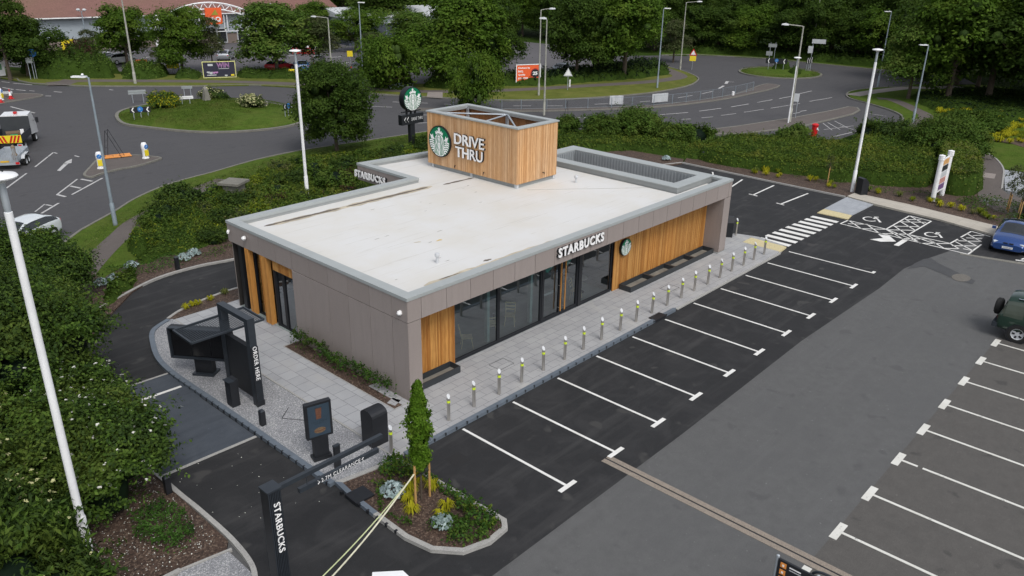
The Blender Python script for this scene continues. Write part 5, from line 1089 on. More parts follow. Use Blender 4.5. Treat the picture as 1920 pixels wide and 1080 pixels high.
# ------------------------------------------------------------ site signs
o = thing('pole_sign', 'round green sign on a black pole behind the shop roof', 'sign', (26.4, 33.25, .07))
part('pole', MB().box(-.24, .24, -.16, .16, 0, 2.2, black), o)
mb = MB(); mb.box(-1.15, 1.15, -.22, .22, 2.05, 2.85, black); pn = part('direction_panel', mb, o); mb = MB(); put_text(mb, 'DRIVE THRU', .25, (.46, -.235, 2.45), (1, 0, 0), (0, 0, 1), whitep, .006, -.004, 1.2, spacing=1.15)
for x in (-.9, -.62): mb.bar((x+.16, -.23, 2.65), (x, -.23, 2.45), .012, .09, whitep, (0, -1, 0)); mb.bar((x, -.23, 2.45), (x+.16, -.23, 2.25), .012, .09, whitep, (0, -1, 0))
part('sign_lettering', mb, pn); mb = MB()
for x in (-.45, .0, .45): mb.box(x-.06, x+.06, -.06, .06, 2.85, 3.3, black)
mb.box(-1.0, 1.0, -.07, .07, 3.02, 3.09, black); part('bracket', mb, o)
mb = MB(); roundel(mb, (.0, -.28, 4.05), (1, 0, 0), (0, 0, 1), .96, .56, black); part('round_sign', mb, o)
o = thing('totem_sign', 'white twin post retail sign standing in the bark bed by the hedge', 'sign', (42.3, -2.6, .06))
a, b = G(1722+8, 378), G(1768, 368)
for nm, g in (('post', G(1748, 378)), ('post', G(1765, 367.5))):
    mb = MB(); h = 3.1; mb.lathe((g[0], g[1], .06), [(.155, 0), (.155, h-.32), (.2, h-.31), (.2, h-.24), (.18, h-.23), (.18, h-.2), (.2, h-.19), (.2, h-.12), (.18, h-.11), (.18, h-.08), (.2, h-.07), (.2, h), (.001, h+.06)], white, 20); part(nm, mb, o, sm=True, world=True)
ga, gb = Vector(G(1748, 378)), Vector(G(1765, 367.5)); d = (gb-ga).normalized(); c = (ga+gb)/2; d3 = Vector((d.x, d.y, 0)); n3 = Vector((d.y, -d.x, 0)); L = (gb-ga).length/2-.15
if n3.y > 0: n3 = -n3
bd = part('board', MB().obox((c.x, c.y, 1.7), d3, n3, (0, 0, 1), L, .06, 1.15, white), o, world=True); mb = MB(); tones = [mat('tile_orange', (.6, .33, .12), .5), black, palegrey, mat('tile_pink', (.5, .25, .22), .5), mat('tile_purple', (.15, .08, .2), .5)]
for k in range(5):
    z = 2.6-k*.43; mb.obox(Vector((c.x, c.y, z))+n3*.065, d3, n3, (0, 0, 1), L*.8, .006, .19, tones[k])
q = part('name_tiles', mb, bd); q.location = (-42.3, 2.6, -.06)
# post box
g = G(1524.5, 262.5); o = thing('pillar_box', 'red pillar post box on the pavement behind the hedge', 'post box', (*g, .05)); part('body', MB().lathe((0, 0, 0), [(.3, 0), (.3, .12), (.26, .14), (.26, 1.25)], redp, 20), o, sm=True); part('cap', MB().lathe((0, 0, 0), [(.3, 1.25), (.31, 1.32), (.2, 1.42), (.001, 1.46)], redp, 20), o, sm=True)
part('notice_plate', MB().obox((-.08, -.27, 1.0), (1, 0, 0), (0, 1, 0), (0, 0, 1), .1, .02, .1, white), o)
# notice board and hoop at the lower right edge
o = thing('notice_board', 'black notice board with orange pictograms on grey posts at the bottom edge', 'sign', (.05, -11.6, 0))
for y in (-11.32, -12.35): part('post', MB().lathe((.05, y, 0), [(.04, 0), (.04, 1.32), (.001, 1.34)], galv, 10), o, world=True)
bd = part('board', MB().box(.0, .06, -12.31, -11.36, .5, 1.27, black), o, world=True); mb = MB()
for k, z in enumerate((1.14, .93, .72)):
    mb.box(-.012, 0, -11.58, -11.43, z-.07, z+.07, orange2); mb.box(-.018, -.012, -11.53, -11.48, z-.03, z+.03, whitep)
q = part('pictograms', mb, bd); q.location = (-.05, 11.6, 0)
mb = MB(); mb.box(-.008, 0, -11.95, -11.66, 1.15, 1.18, whitep).box(-.008, 0, -12.05, -11.66, 1.08, 1.10, palegrey); q = part('text_lines', mb, bd); q.location = (-.05, 11.6, 0)
hp = smooth([(.35, -12.1, .0), (.35, -12.1, .9), (.35, -12.18, 1.12), (.35, -12.4, 1.2), (.35, -12.85, 1.2), (.35, -13.05, 1.12), (.35, -13.15, .9), (.35, -13.15, 0)], 4, False)
solo('barrier_hoop', MB().tube(hp, .035, charcoal, 10), 'black tubular hoop barrier beside the notice board at the bottom edge', 'barrier', sm=True)
# white cabinet at the lower edge
wx, wy = G(716, 1076, 1.2); o = thing('white_cabinet', 'white cabinet with a chamfered flat lid at the bottom edge of the lane', 'cabinet', (wx-.02, wy-.35, 0), R(-42))
part('body', MB().prism([(-.42, -.3), (.42, -.3), (.42, .1), (.26, .32), (-.42, .32)], .0, 1.14, white), o); part('lid', MB().prism([(-.45, -.33), (.45, -.33), (.45, .12), (.28, .35), (-.45, .35)], 1.143, 1.2, white), o)
# ------------------------------------------------------------ lamps
def white_lamp(g, ytop, lab, r=.085, neck=.5):
    h = HT(g, ytop); o = thing('lamp_post', lab, 'lamp post', (*g, .05), 0, 'white lamp posts with round heads')
    part('base', MB().lathe((0, 0, 0), [(r*1.25, 0), (r*1.25, 1.5), (r*1.02, 1.56)], white, 16), o, sm=True)
    part('pole', MB().lathe((0, 0, 0), [(r, 1.5), (r*.85, h-.85), (r*.62, h-.84)], white, 16), o, sm=True)
    part('neck', MB().lathe((0, 0, 0), [(r*.6, h-.9), (r*.75, h-.7), (r*.7, h-.15)], galv, 16), o, sm=True)
    hd = part('lamp_head', MB().lathe((0, 0, 0), [(r*.8, h-.2), (.12, h-.15), (.33, h-.09), (.345, h-.06), (.31, h-.02), (.1, h+.02), (.001, h+.03)], white, 26), o, sm=True)
    part('sensor', MB().lathe((.08, .05, h+.02), [(.02, 0), (.02, .04), (.001, .05)], black, 8), hd); return o
white_lamp(G(172, 1060), 330, 'nearest tall white lamp post rising out of the shrubs at the left edge', .1)
white_lamp(G(577, 374), 95, 'tall white lamp post behind the shop roof in front of the round roadside tree', .1)
white_lamp(G(1597, 361), 93, 'tall white lamp post standing beside the square litter bin by the crossing', .1)
white_lamp(G(1477.5, 232), 108, 'slim white lamp post overlapping the bent street lamp by the side road', .062)
def street_lamp(g, ytop, dirn, arm, kind, lab, m=None, r=.085, grp='street lamps along the ring road'):
    m = m or lamp_grey; h = HT(g, ytop); o = thing('street_lamp', lab, 'street lamp', (*g, .05), math.atan2(dirn[1], dirn[0]), grp)
    part('base', MB().lathe((0, 0, 0), [(r*1.45, 0), (r*1.45, 1.3), (r, 1.4)], m, 12), o, sm=True); part('pole', MB().lathe((0, 0, 0), [(r*1.1, 1.3), (r*.6, h)], m, 12), o, sm=True)
    part('bracket', MB().tube([(0, 0, h-.15), (arm*.1, 0, h), (arm, 0, h+(.12 if kind == 'arm' else .02))], r*.45, m, 8), o, sm=True)
    hm = MB()
    if kind == 'led': hm.obox((arm+.15, 0, h+.03), (1, 0, 0), (0, 1, 0), (0, 0, 1), .38, .15, .04, white); hm.obox((arm-.05, 0, h+.08), (1, 0, 0), (0, 1, 0), (0, 0, 1), .1, .06, .03, galv)
    else:
        hm.add([(arm-.1, -.06, h+.05), (arm+.15, -.15, h+.05), (arm+.6, -.1, h+.08), (arm+.6, .1, h+.08), (arm+.15, .15, h+.05), (arm-.1, .06, h+.05), (arm-.1, -.04, h+.17), (arm+.15, -.09, h+.24), (arm+.55, -.06, h+.2), (arm+.55, .06, h+.2), (arm+.15, .09, h+.24), (arm-.1, .04, h+.17)],
               [(5, 4, 3, 2, 1, 0), (6, 7, 8, 9, 10, 11)]+[(i, (i+1) % 6, 6+(i+1) % 6, 6+i) for i in range(6)], palegrey)
    part('lamp_head', hm, o); return o
lf, rt = tuple(-CR[:2]), tuple(CR[:2])
o = street_lamp(G(217, 424), 147, lf, .35, 'led', 'pale grey street lamp on the verge beside the shrub bank left of the shop'); part('sensor', MB().lathe((.3, 0, HT(G(217, 424), 147)+.1), [(.05, 0), (.07, .05), (.04, .1), (.001, .11)], white, 10), o)
street_lamp(G(254, 158), -6, lf, 1, 'arm', 'weathered concrete toned lamp post on the far verge left of the roundabout', lamp_conc, .12)
street_lamp(G(682, 171), 6, rt, .12, 'led', 'straight grey lamp post on the far verge right of the round roadside tree')
street_lamp(G(622, 137), 34, lf, 1.6, 'arm', 'street lamp with a bent arm among the car park trees left of centre', lamp_conc, .11)
street_lamp(G(1010, 180), 19, rt, 1.0, 'arm', 'street lamp with a bent arm beside the orange billboard', lamp_conc)
street_lamp(G(1020, 217), 38, lf, .12, 'arm', 'straight lamp post rising behind the timber tower from the central reserve', lamp_conc)
street_lamp(G(1232, 166), 17, rt, .3, 'led', 'grey street lamp on the grass verge left of the mini roundabout')
street_lamp(G(1275, 132), 5, rt, 1.6, 'arm', 'street lamp with a long arm beside the small warning triangle', lamp_conc)
street_lamp(G(1480, 230), 50, lf, 1.5, 'arm', 'street lamp with a bent arm towering over the mini roundabout', lamp_conc, .1)
street_lamp(G(1520, 114), -14, rt, .8, 'arm', 'thin lamp post against the wood right of the mini roundabout', lamp_conc, .08)
street_lamp(G(1645, 164), 23, lf, .3, 'led', 'grey street lamp at the grass corner where the side road leaves')
street_lamp(G(1711, 231), 86, lf, .35, 'led', 'grey street lamp beside the footpath in front of the right hand trees')
def twin(g, yt, lab):
    h = HT(g, yt); o = thing('globe_lamp', lab, 'lamp post', (*g, 0), random.uniform(-.3, .3)+math.atan2(CR[1], CR[0]), 'twin globe lamps in the retail car park'); part('pole', MB().lathe((0, 0, 0), [(.09, 0), (.06, h-.3)], lamp_grey, 10), o)
    part('crossbar', MB().bar((-.5, 0, h-.3), (.5, 0, h-.3), .06, .06, lamp_grey), o)
    for s in (-1, 1): part('lamp_head', MB().lathe((s*.5, 0, h-.28), [(.1, 0), (.27, .08), (.3, .2), (.18, .34), (.001, .38)], palegrey, 12), o, sm=True)
twin(G(166, 96), 17, 'twin globe lamp in front of the store wall above the small young tree'); twin(G(727, 100), 42, 'twin globe lamp between the car park trees right of centre'); twin(G(508, 75), 7, 'twin globe lamp above the store roof edge left of the grey annex'); twin(G(667, 70), 17, 'twin globe lamp beside the dark trees right of the grey annex')
# ------------------------------------------------------------ road signs
def posts(o, xs, h, m=galv, r=.035):
    for x in xs: part('post', MB().lathe((x, 0, 0), [(r, 0), (r, h)], m, 8), o)
def facing(g, toward=None): t = toward or CP[:2]; return math.atan2(t[1]-g[1], t[0]-g[0])+math.pi/2
def chevron_sign(g, lab, wd=1.7, z=.75, h_=.42, rz=None, disc=True, right=False, base=.0):
    o = thing('chevron_sign', lab, 'road sign', (*g, base), facing(g) if rz is None else rz); posts(o, (-wd*.35, 0, wd*.35), z+.1, galv)
    part('board', MB().box(-wd/2, wd/2, -.06, -.03, z, z+h_, black), o)
    for k in range(3):
        c = -wd*.36+k*wd*.36; s = -1 if right else 1; mb = MB()
        face2d(mb, [[(c+.13*s, z+.03), (c+.02*s, z+.03), (c-.13*s, z+h_/2), (c+.02*s, z+h_-.03), (c+.13*s, z+h_-.03), (c-.02*s, z+h_/2)]], (0, -.062, 0), (1, 0, 0), (0, 0, 1), whitep, .006); part('chevron', mb, o)
    if disc: mb = MB(); face2d(mb, [circ(0, z+h_*.62, .24, 20)], (0, -.075, 0), (1, 0, 0), (0, 0, 1), bluep, .012); mb.bar((.12, -.09, z+h_*.62), (-.1, -.09, z+h_*.62), .012, .05, whitep, (0, -1, 0)); mb.bar((-.12, -.09, z+h_*.62), (-.02, -.09, z+h_*.62+.09), .012, .04, whitep, (0, -1, 0)); mb.bar((-.12, -.09, z+h_*.62), (-.02, -.09, z+h_*.62-.09), .012, .04, whitep, (0, -1, 0)); part('blue_disc', mb, o)
    return o
g = G(267, 231); chevron_sign(g, 'black and white chevron board with a blue disc on the left of the large roundabout', 1.75, .75, .5, base=rbz(*g)*.4)
g = G(542, 226); chevron_sign(g, 'chevron board turned sideways on the right of the large roundabout', 1.5, .9, .5, facing(g)+R(55), base=.2)
chevron_sign(G(1453, 137), 'black and white chevron board with a blue disc on the mini roundabout', 2.9, 1.0, .7, base=.3)
chevron_sign(G(1514, 138), 'chevron board seen edge on at the right of the mini roundabout', 1.6, 1.1, .8, facing(G(1514, 138))+R(62), disc=False, base=.3)
def backsign(g, lab, wd, z, h_, n=1, rz=0., base=0., m=None):
    o = thing('direction_sign', lab, 'road sign', (*g, base), facing(g)+rz); posts(o, (-wd*.3, wd*.3), z+h_, galv); part('sign_plate', MB().box(-wd/2, wd/2, -.06, -.035, z, z+h_, m or grass_v), o); mb = MB()
    for k in (.25, .75): mb.box(-wd/2+.05, wd/2-.05, -.07, -.06, z+h_*k-.02, z+h_*k+.02, galv)
    part('brace', mb, o); return o
backsign(G(260, 193), 'pale back of a road sign beyond the left end of the roundabout', 1.7, .9, .45); backsign(G(353, 184), 'pale back of a low sign beyond the middle of the roundabout', 1.1, 1.0, .3)
g = G(352, 213); o = thing('sponsor_sign', 'low white sign on two legs in the grass of the large roundabout', 'sign', (*g, rbz(*g)), facing(g)); posts(o, (-.35, .35), .7); bdx = part('board', MB().box(-.7, .7, -.06, -.03, .5, .78, white), o); mb = MB(); mb.box(-.55, .55, -.066, -.061, .6, .66, palegrey); part('text_line', mb, bdx)
# round blue sign and companion on the far verge
g = G(70, 149); o = thing('cycle_sign', 'round blue sign on a thin grey pole at the far left verge', 'road sign', (*g, .05), facing(g)); hh = HT(g, 93); posts(o, (0,), hh-.3); mb = MB(); mb.lathe((0, 0, 0), [(.001, -.02), (.45, -.02), (.45, .02), (.001, .02)], bluep, 24); mb.v = [(x, z-.05, y+hh-.45) for x, y, z in mb.v]; part('sign_plate', mb, o)
backsign(G(62, 150), 'small grey sign plate on a thin pole beside the round blue sign', .7, 2.0, .7)
g = G(1303, 107); 
def tri(g, lab, s, z, plate=None, base=0., white_=True):
    o = thing('warning_sign', lab, 'road sign', (*g, base), facing(g)); posts(o, (0,), z+s*.8); mb = MB(); face2d(mb, [[(-s/2, z), (s/2, z), (0, z+s*.87)]], (0, -.05, 0), (1, 0, 0), (0, 0, 1), redp if plate else palegrey, .01); face2d(mb, [[(-s*.32, z+.1*s), (s*.32, z+.1*s), (0, z+s*.66)]], (0, -.062, 0), (1, 0, 0), (0, 0, 1), white, .006); part('sign_plate', mb, o)
    if plate: part('yellow_plate', MB().box(-s*.4, s*.4, -.06, -.04, z-s*.7, z-.06, yellowp), o)
tri(G(1297, 131), 'red triangle over a yellow plate beside the long armed street lamp', 1.1, 2.0, True); 
g = G(1064, 170); tri(g, 'pale triangle sign on a thin pole right of the orange billboard', 1.1, 1.7)
part_ = solo('marker_post', MB().box(-.08, .08, -.05, .05, 0, .95, white), 'small white marker post beside the pale triangle sign', 'post', G(1068, 164))
g = G(1518, 127); o = thing('direction_sign', 'white arrow sign with a smaller plate against the wood behind the mini roundabout', 'road sign', (*g, 0), facing(g)); posts(o, (0,), 4.1); part('sign_plate', MB().box(-.2, 1.7, -.06, -.03, 3.5, 4.1, palegrey), o); part('sign_plate', MB().box(-.6, .1, -.06, -.03, 2.1, 3.1, palegrey), o)
g = G(1445, 125); o = thing('direction_sign', 'grey sign plates on poles at the left of the mini roundabout', 'road sign', (*g, .3), facing(g)); posts(o, (-.4, .3), 3.2); part('sign_plate', MB().box(-.7, .5, -.06, -.03, 2.5, 3.0, grass_v), o); part('sign_plate', MB().box(-.9, .0, -.06, -.03, 1.3, 1.9, grass_v), o)
g = G(1486, 222); solo('speed_plate', MB().box(-.35, .35, -.05, -.03, 1.7, 2.5, palegrey).lathe((.25, 0, 0), [(.03, 0), (.03, 2.5)], galv, 8), 'small pale plate fixed low beside the twin lamps near the side road', 'road sign', g, facing(g))
solo('guide_sign', MB().box(-.4, .4, -.05, -.03, .9, 1.7, yellowp).lathe((0, 0, 0), [(.03, 0), (.03, .9)], galv, 8), 'small yellow sign in the retail car park right of the pale lamp post', 'sign', G(657, 118), facing(G(657, 118)))
for px, py, w_, h_, z, lab, m in ((326, 137, 1.5, 1.6, .6, 'yellow sign under the trees left of the dark billboard', yellowp), (548, 146, .7, .8, .3, 'small yellow sign low on the verge behind the tall white lamp', yellowp), (134, 118, 1.6, 1.9, 1.3, 'yellow sign on the store wall at the far left', yellowp)):
    g = G(px, py); o = thing('yellow_sign', lab, 'sign', (*g, 0), facing(g)); posts(o, (0,), z+h_*.5); part('board', MB().box(-w_/2, w_/2, -.06, -.03, z, z+h_, m), o); part('text_line', MB().box(-w_*.3, w_*.3, -.066, -.061, z+h_*.55, z+h_*.7, black), o)
# billboards
def billboard(a, b, z0, z1, m, fm, lab, name='billboard'):
    A = Vector(G(*a)); Bv = Vector(G(*b)); d = (Bv-A).normalized(); L = (Bv-A).length; c = (A+Bv)/2; o = thing(name, lab, 'billboard', (c.x, c.y, 0), math.atan2(d.y, d.x)); t = .09
    bd = part('board', MB().box(-L/2+t, L/2-t, -.03, .03, z0+t, z1-t, m), o); f = MB()
    for q in ((-L/2, L/2, z0, z0+t), (-L/2, L/2, z1-t, z1), (-L/2, -L/2+t, z0+t, z1-t), (L/2-t, L/2, z0+t, z1-t)): f.box(q[0], q[1], -.06, .06, q[2], q[3], fm)
    part('frame', f, o)
    for x in (-L*.48, 0, L*.48): part('post', MB().box(x-.04, x+.04, .06, .14, 0, z1-.1, fm), o)
    return o, bd, L
navy = mat('billboard_navy', (.02, .02, .04), .5, .2, 1); pinkl = mat('neon_pink', (.5, .25, .5), .5); lemon = mat('frame_lemon', (.6, .6, .25), .6)
o, bd, L = billboard((382, 149), (444, 147), .15, 2.15, navy, lemon, 'dark billboard reading WIN in a pale yellow frame on the far verge')
mb = MB(); put_text(mb, 'WIN', .62, (L*.12, -.034, 1.68), (1, 0, 0), (0, 0, 1), pinkl, .004, .02, 1.5); put_text(mb, 'WIN', .56, (L*.12, -.04, 1.68), (1, 0, 0), (0, 0, 1), navy, .004, -.012, 1.44); mb.box(-L*.33, -L*.18, -.036, -.031, 1.6, 1.85, palegrey); mb.box(-L*.02, L*.3, -.036, -.031, 1.22, 1.28, palegrey)
for x, z, r_, m in ((-1.3, .85, .16, palegrey), (-1.0, .78, .2, palegrey), (-.65, .8, .16, pinkl), (-.35, .82, .15, pinkl), (.75, .42, .14, palegrey)): face2d(mb, [[(x+r_*1.3*math.cos(a), z+r_*.7*math.sin(a)*(1+.3*math.sin(3*a))) for a in np.linspace(0, 6.28, 14)[:-1]]], (0, -.036, 0), (1, 0, 0), (0, 0, 1), m, .004)
mb.box(L*.34, L*.44, -.036, -.031, .35, .55, yellowp); mb.box(-1.5, -.4, -.036, -.031, .45, .55, palegrey); part('artwork', mb, bd)
o, bd, L = billboard((967, 162), (1013, 160), .45, 2.6, orange, white, 'orange billboard in a white frame with the number 25 in a black circle')
mb = MB(); f = (0, -.034, 0)
for k, (t, wd) in enumerate((('Kitchens by', 1.55), ('B&Q.', .7), ('Quality', .95), ('guarantee', 1.3))): put_text(mb, t, .26, (-L/2+.28+wd/2, -.036, 2.15-.4*k), (1, 0, 0), (0, 0, 1), white, .004, .008, wd)
face2d(mb, [circ(L*.27, 1.5, .62, 28)], f, (1, 0, 0), (0, 0, 1), mat('ring_red', (.45, .04, .03), .5), .003); face2d(mb, [circ(L*.27, 1.5, .5, 28)], f, (1, 0, 0), (0, 0, 1), black, .006); put_text(mb, '25', .42, (L*.27, -.042, 1.5), (1, 0, 0), (0, 0, 1), white, .004, .02, .62); part('artwork', mb, bd)
o, bd, L = billboard((258, 133), (278, 132), .5, 1.4, black, orange, 'small orange and black banner in the shrubs on the far verge'); part('orange_half', MB().box(-L/2+.1, -.05, -.045, -.032, .6, 1.3, orange), bd)
# keep left bollards
def traffic_bollard(g, lab, rz, grp='keep left bollards on the splitter island', z=.1):
    o = thing('traffic_bollard', lab, 'traffic bollard', (*g, z), rz, grp); mb = MB(); mb.lathe((0, 0, 0), [(.26, 0), (.26, .06), (.21, .08), (.21, .7), (.23, .75), (.23, 1.05), (.16, 1.2), (.001, 1.24)], white, 18); part('body', mb, o, sm=True)
    part('yellow_panel', MB().box(-.15, .15, -.235, -.16, .22, .66, yellowp), o); mb = MB(); face2d(mb, [circ(0, .92, .16, 18)], (0, -.235, 0), (1, 0, 0), (0, 0, 1), bluep, .01); mb.bar((.07, -.25, .99), (-.06, -.25, .86), .01, .04, white, (0, -1, 0)); part('blue_disc', mb, o); return o
traffic_bollard(G(190, 318), 'white and yellow keep left bollard with a blue disc on the splitter island', facing(G(190, 318))); traffic_bollard(G(274, 299), 'white and yellow bollard at the right hand end of the splitter island', facing(G(274, 299))+R(35))
traffic_bollard(G(3, 189), 'yellow and white bollard among cones at the far left edge', facing(G(3, 189))+R(60))
# collapsed road work sign and two empty frames
g = G(218, 296); o = thing('roadworks_sign', 'orange road works sign lying flat on the splitter island', 'road sign', (*g, .11), facing(g)+.1); pb = part('plate', MB().box(-1.05, 1.05, -.55, .55, .03, .06, orange2), o); mb = MB(); mb.bar((-.5, .15, .062), (-.2, .15, .062), .06, .006, black); mb.bar((-.2, .15, .062), (-.2, -.1, .062), .06, .006, black); mb.bar((.25, -.1, .062), (.6, .15, .062), .06, .006, black); mb.bar((.25, -.1, .062), (.25, .12, .062), .06, .006, black); part('symbol', mb, pb)
def aframe(a, b, yt, lab, lean):
    A = Vector(G(*a)); Bv = Vector(G(*b)); c = (A+Bv)/2; o = thing('sign_frame', lab, 'sign frame', (c.x, c.y, .11), 0, 'empty sign frames on the splitter island'); h = HT((c.x, c.y), yt); mb = MB()
    for s in (-.28, .28):
        n = Vector((-(Bv-A).y, (Bv-A).x)).normalized()*s; p = [(A.x-c.x+n.x, A.y-c.y+n.y, 0), (n.x+lean, n.y, h), (Bv.x-c.x+n.x, Bv.y-c.y+n.y, 0)]; mb.tube(p[:2], .018, black, 6); mb.tube(p[1:], .018, black, 6)
    for t in (.35, .6, .97):
        q = [Vector(p_) for p_ in ((A.x-c.x, A.y-c.y, 0), (lean, 0, h))]; m_ = q[0].lerp(q[1], t); n = Vector((-(Bv-A).y, (Bv-A).x)).normalized()*.28; mb.tube([(m_.x-n.x, m_.y-n.y, m_.z), (m_.x+n.x, m_.y+n.y, m_.z)], .015, black, 6)
    part('frame', mb, o)
aframe((200, 297), (232, 297), 245, 'empty black sign frame standing over the fallen orange sign', -.3); aframe((224, 300), (238, 293), 248, 'second empty black sign frame right of the fallen orange sign', -.9) if False else None
def cone(g, lab):
    o = thing('traffic_cone', lab, 'traffic cone', (*g, .1), 0, 'red and white cones on the left island'); part('base', MB().box(-.26, .26, -.26, .26, 0, .05, redp), o); part('body', MB().lathe((0, 0, .05), [(.19, 0), (.145, .3)], redp, 14), o); part('sleeve', MB().lathe((0, 0, .05), [(.145, .3), (.08, .68)], white, 14), o, sm=True); part('tip', MB().lathe((0, 0, .05), [(.08, .68), (.04, .95), (.001, .96)], redp, 14), o)
cone(G(21, 187), 'red and white cone right of the small barrier at the far left edge'); cone(G(2, 194), 'red and white cone at the very left edge of the photo')
g = G(11, 184); solo('barrier_board', MB().box(-.7, .7, -.05, .05, .35, .6, palegrey).box(-.65, -.6, -.2, .2, 0, .35, black).box(.6, .65, -.2, .2, 0, .35, black), 'low pale barrier board between the two cones at the left edge', 'barrier', (*g, .1), facing(g))
g = G(4, 146); o = thing('portable_sign', 'white framed board standing on the far verge at the left edge', 'sign', (*g, .05), facing(g)+.4); part('board', MB().box(-.8, .5, -.04, .04, .2, 1.9, white), o); part('picture', MB().box(-.6, .2, -.05, -.041, .9, 1.6, mat('sign_dim_green', (.12, .3, .16), .5)), o)
# ------------------------------------------------------------ pedestrian guard rail with mesh banners on the reserve
mesh_m, n_, out_ = _nodes('wire_mesh'); t_ = n_.nodes.new("ShaderNodeBsdfTransparent"); pp_ = n_.nodes.new("ShaderNodeBsdfPrincipled"); pp_.inputs['Base Color'].default_value = (.3, .32, .33, 1); mx_ = n_.nodes.new("ShaderNodeMixShader"); mx_.inputs[0].default_value = .22
n_.links.new(t_.outputs[0], mx_.inputs[1]); n_.links.new(pp_.outputs[0], mx_.inputs[2]); n_.links.new(mx_.outputs[0], out_.inputs[0])
FP = smooth(GP([(850, 206.5), (960, 207.5), (1060, 206), (1185, 202), (1260, 196.5), (1335, 187), (1385, 178), (1420, 169)]), 6, False)
o = thing('guard_rail', 'grey mesh guard rail along the central reserve of the ring road', 'fence', (*FP[0], .1)); acc = 0; last = None; rl = MB(); ml_ = MB(); pr = None; cnt = 0
for q in FP:
    if pr is not None: acc += math.hypot(q[0]-pr[0], q[1]-pr[1])
    pr = q
    if last is None or acc >= 1.9:
        part('post', MB().box(q[0]-.025, q[0]+.025, q[1]-.025, q[1]+.025, .08, 1.15, lamp_grey), o, world=True)
        if last is not None:
            for z in (1.13, .2): rl.bar((*last, z), (*q, z), .02, .02, lamp_grey)
            dd = Vector(q)-Vector(last); k = int(dd.length/.12)
            for j in range(1, k): c = Vector(last)+dd*j/k; rl.box(c.x-.0025, c.x+.0025, c.y-.0025, c.y+.0025, .2, 1.13, lamp_grey)
        last = q; acc = 0
part('rails', rl, o, world=True)
for a, b, lab in (((1142, 201), (1167, 200.5), 'left white sheet fixed to the reserve guard rail'), ((1221, 197.5), (1250, 195), 'right white sheet fixed to the reserve guard rail')):
    A, Bv = Vector(G(*a)), Vector(G(*b)); c = (A+Bv)/2; d = (Bv-A).normalized(); L = (Bv-A).length; mb = MB(); k = 8; n = Vector((d.y, -d.x))
    vs = [(A.x+d.x*L*i/k+n.x*(.08+.05*math.sin(i*1.7))-c.x, A.y+d.y*L*i/k+n.y*(.08+.05*math.sin(i*1.7))-c.y, z) for z in (.2, 1.12) for i in range(k+1)]; vs += [(x-n.x*.01, y-n.y*.01, z) for x, y, z in vs]
    m_ = 2*(k+1); fs = [(i, i+1, k+2+i, k+1+i) for i in range(k)]+[(m_+i+1, m_+i, m_+k+1+i, m_+k+2+i) for i in range(k)]; mb.add(vs, fs, palegrey); solo('banner_sheet', mb, lab, 'banner', (c.x, c.y, .1))
solo('fallen_post', MB().lathe((0, 0, .0), [(.16, 0), (.16, .5), (.001, .55)], white, 12), 'small white object beside the kerb near the end of the guard rail', 'marker', G(1374, 180), 0) 
# leaning poles and utility box
o = thing('sign_frame', 'thin black leaning frame on the near kerb right of the timber tower', 'sign frame', (*G(1058, 228), 0)); mb = MB(); mb.tube([(-.2, 0, 0), (.6, .2, 1.9)], .02, black, 6); mb.tube([(.6, .2, 1.9), (1.0, .3, 0)], .02, black, 6); part('frame', mb, o)
g = G(442, 376); o = thing('stone_plinth', 'low square concrete plinth with a slab top in the shrubs behind the shop', 'plinth', (*g, 0), R(30)); part('base', MB().box(-.5, .5, -.5, .5, 0, 1.15, kerb_o), o); part('cap', MB().box(-.72, .72, -.72, .72, 1.15, 1.3, kerb_o), o)
g = (22.3, 60.5); o = solo('stone_marker', MB().add([(-.3, -.3, 0), (.3, -.3, 0), (.3, .3, 0), (-.3, .3, 0), (-.18, -.18, 1.1), (.18, -.18, 1.1), (.14, .14, 1.35), (-.14, .14, 1.3)], [(0, 1, 5, 4), (1, 2, 6, 5), (2, 3, 7, 6), (3, 0, 4, 7), (4, 5, 6, 7)], kerb_o), 'upright rough stone on top of the large roundabout', 'stone', (*G(387, 186, 1.0), .9))
# ------------------------------------------------------------ straps tied to the tree stake
pa = Vector((-3.86, -2.13, 1.15)); 
sp = Vector((*G(548, 1190, .0), 0)); o = thing('wooden_post', 'short wooden peg below the bottom edge that holds the pale straps', 'post', sp); part('post', MB().box(-.05, .05, -.05, .05, 0, 1.0, stake_wood), o)
for k, (z, q) in enumerate((((.75), (-.05, .03)), (.98, (.38, -.30)))):
    mb = MB(); a = pa+Vector((0, 0, .03*k)); b = Vector((sp.x+q[0], sp.y+q[1], z)); P_ = [a.lerp(b, t)-Vector((0, 0, .16*math.sin(math.pi*t))) for t in np.linspace(0, 1, 14)]
    for i in range(13): mb.bar(P_[i], P_[i+1], .045 if k else .035, .006, mat('strap_cream', (.62, .6, .45), .6) if k else mat('strap_lime', (.5, .55, .3), .6))
    solo('tie_strap', mb, ('thinner yellowish strap running from the tree stake across the lane', 'wider cream strap running from the tree stake across the lane')[k], 'strap')
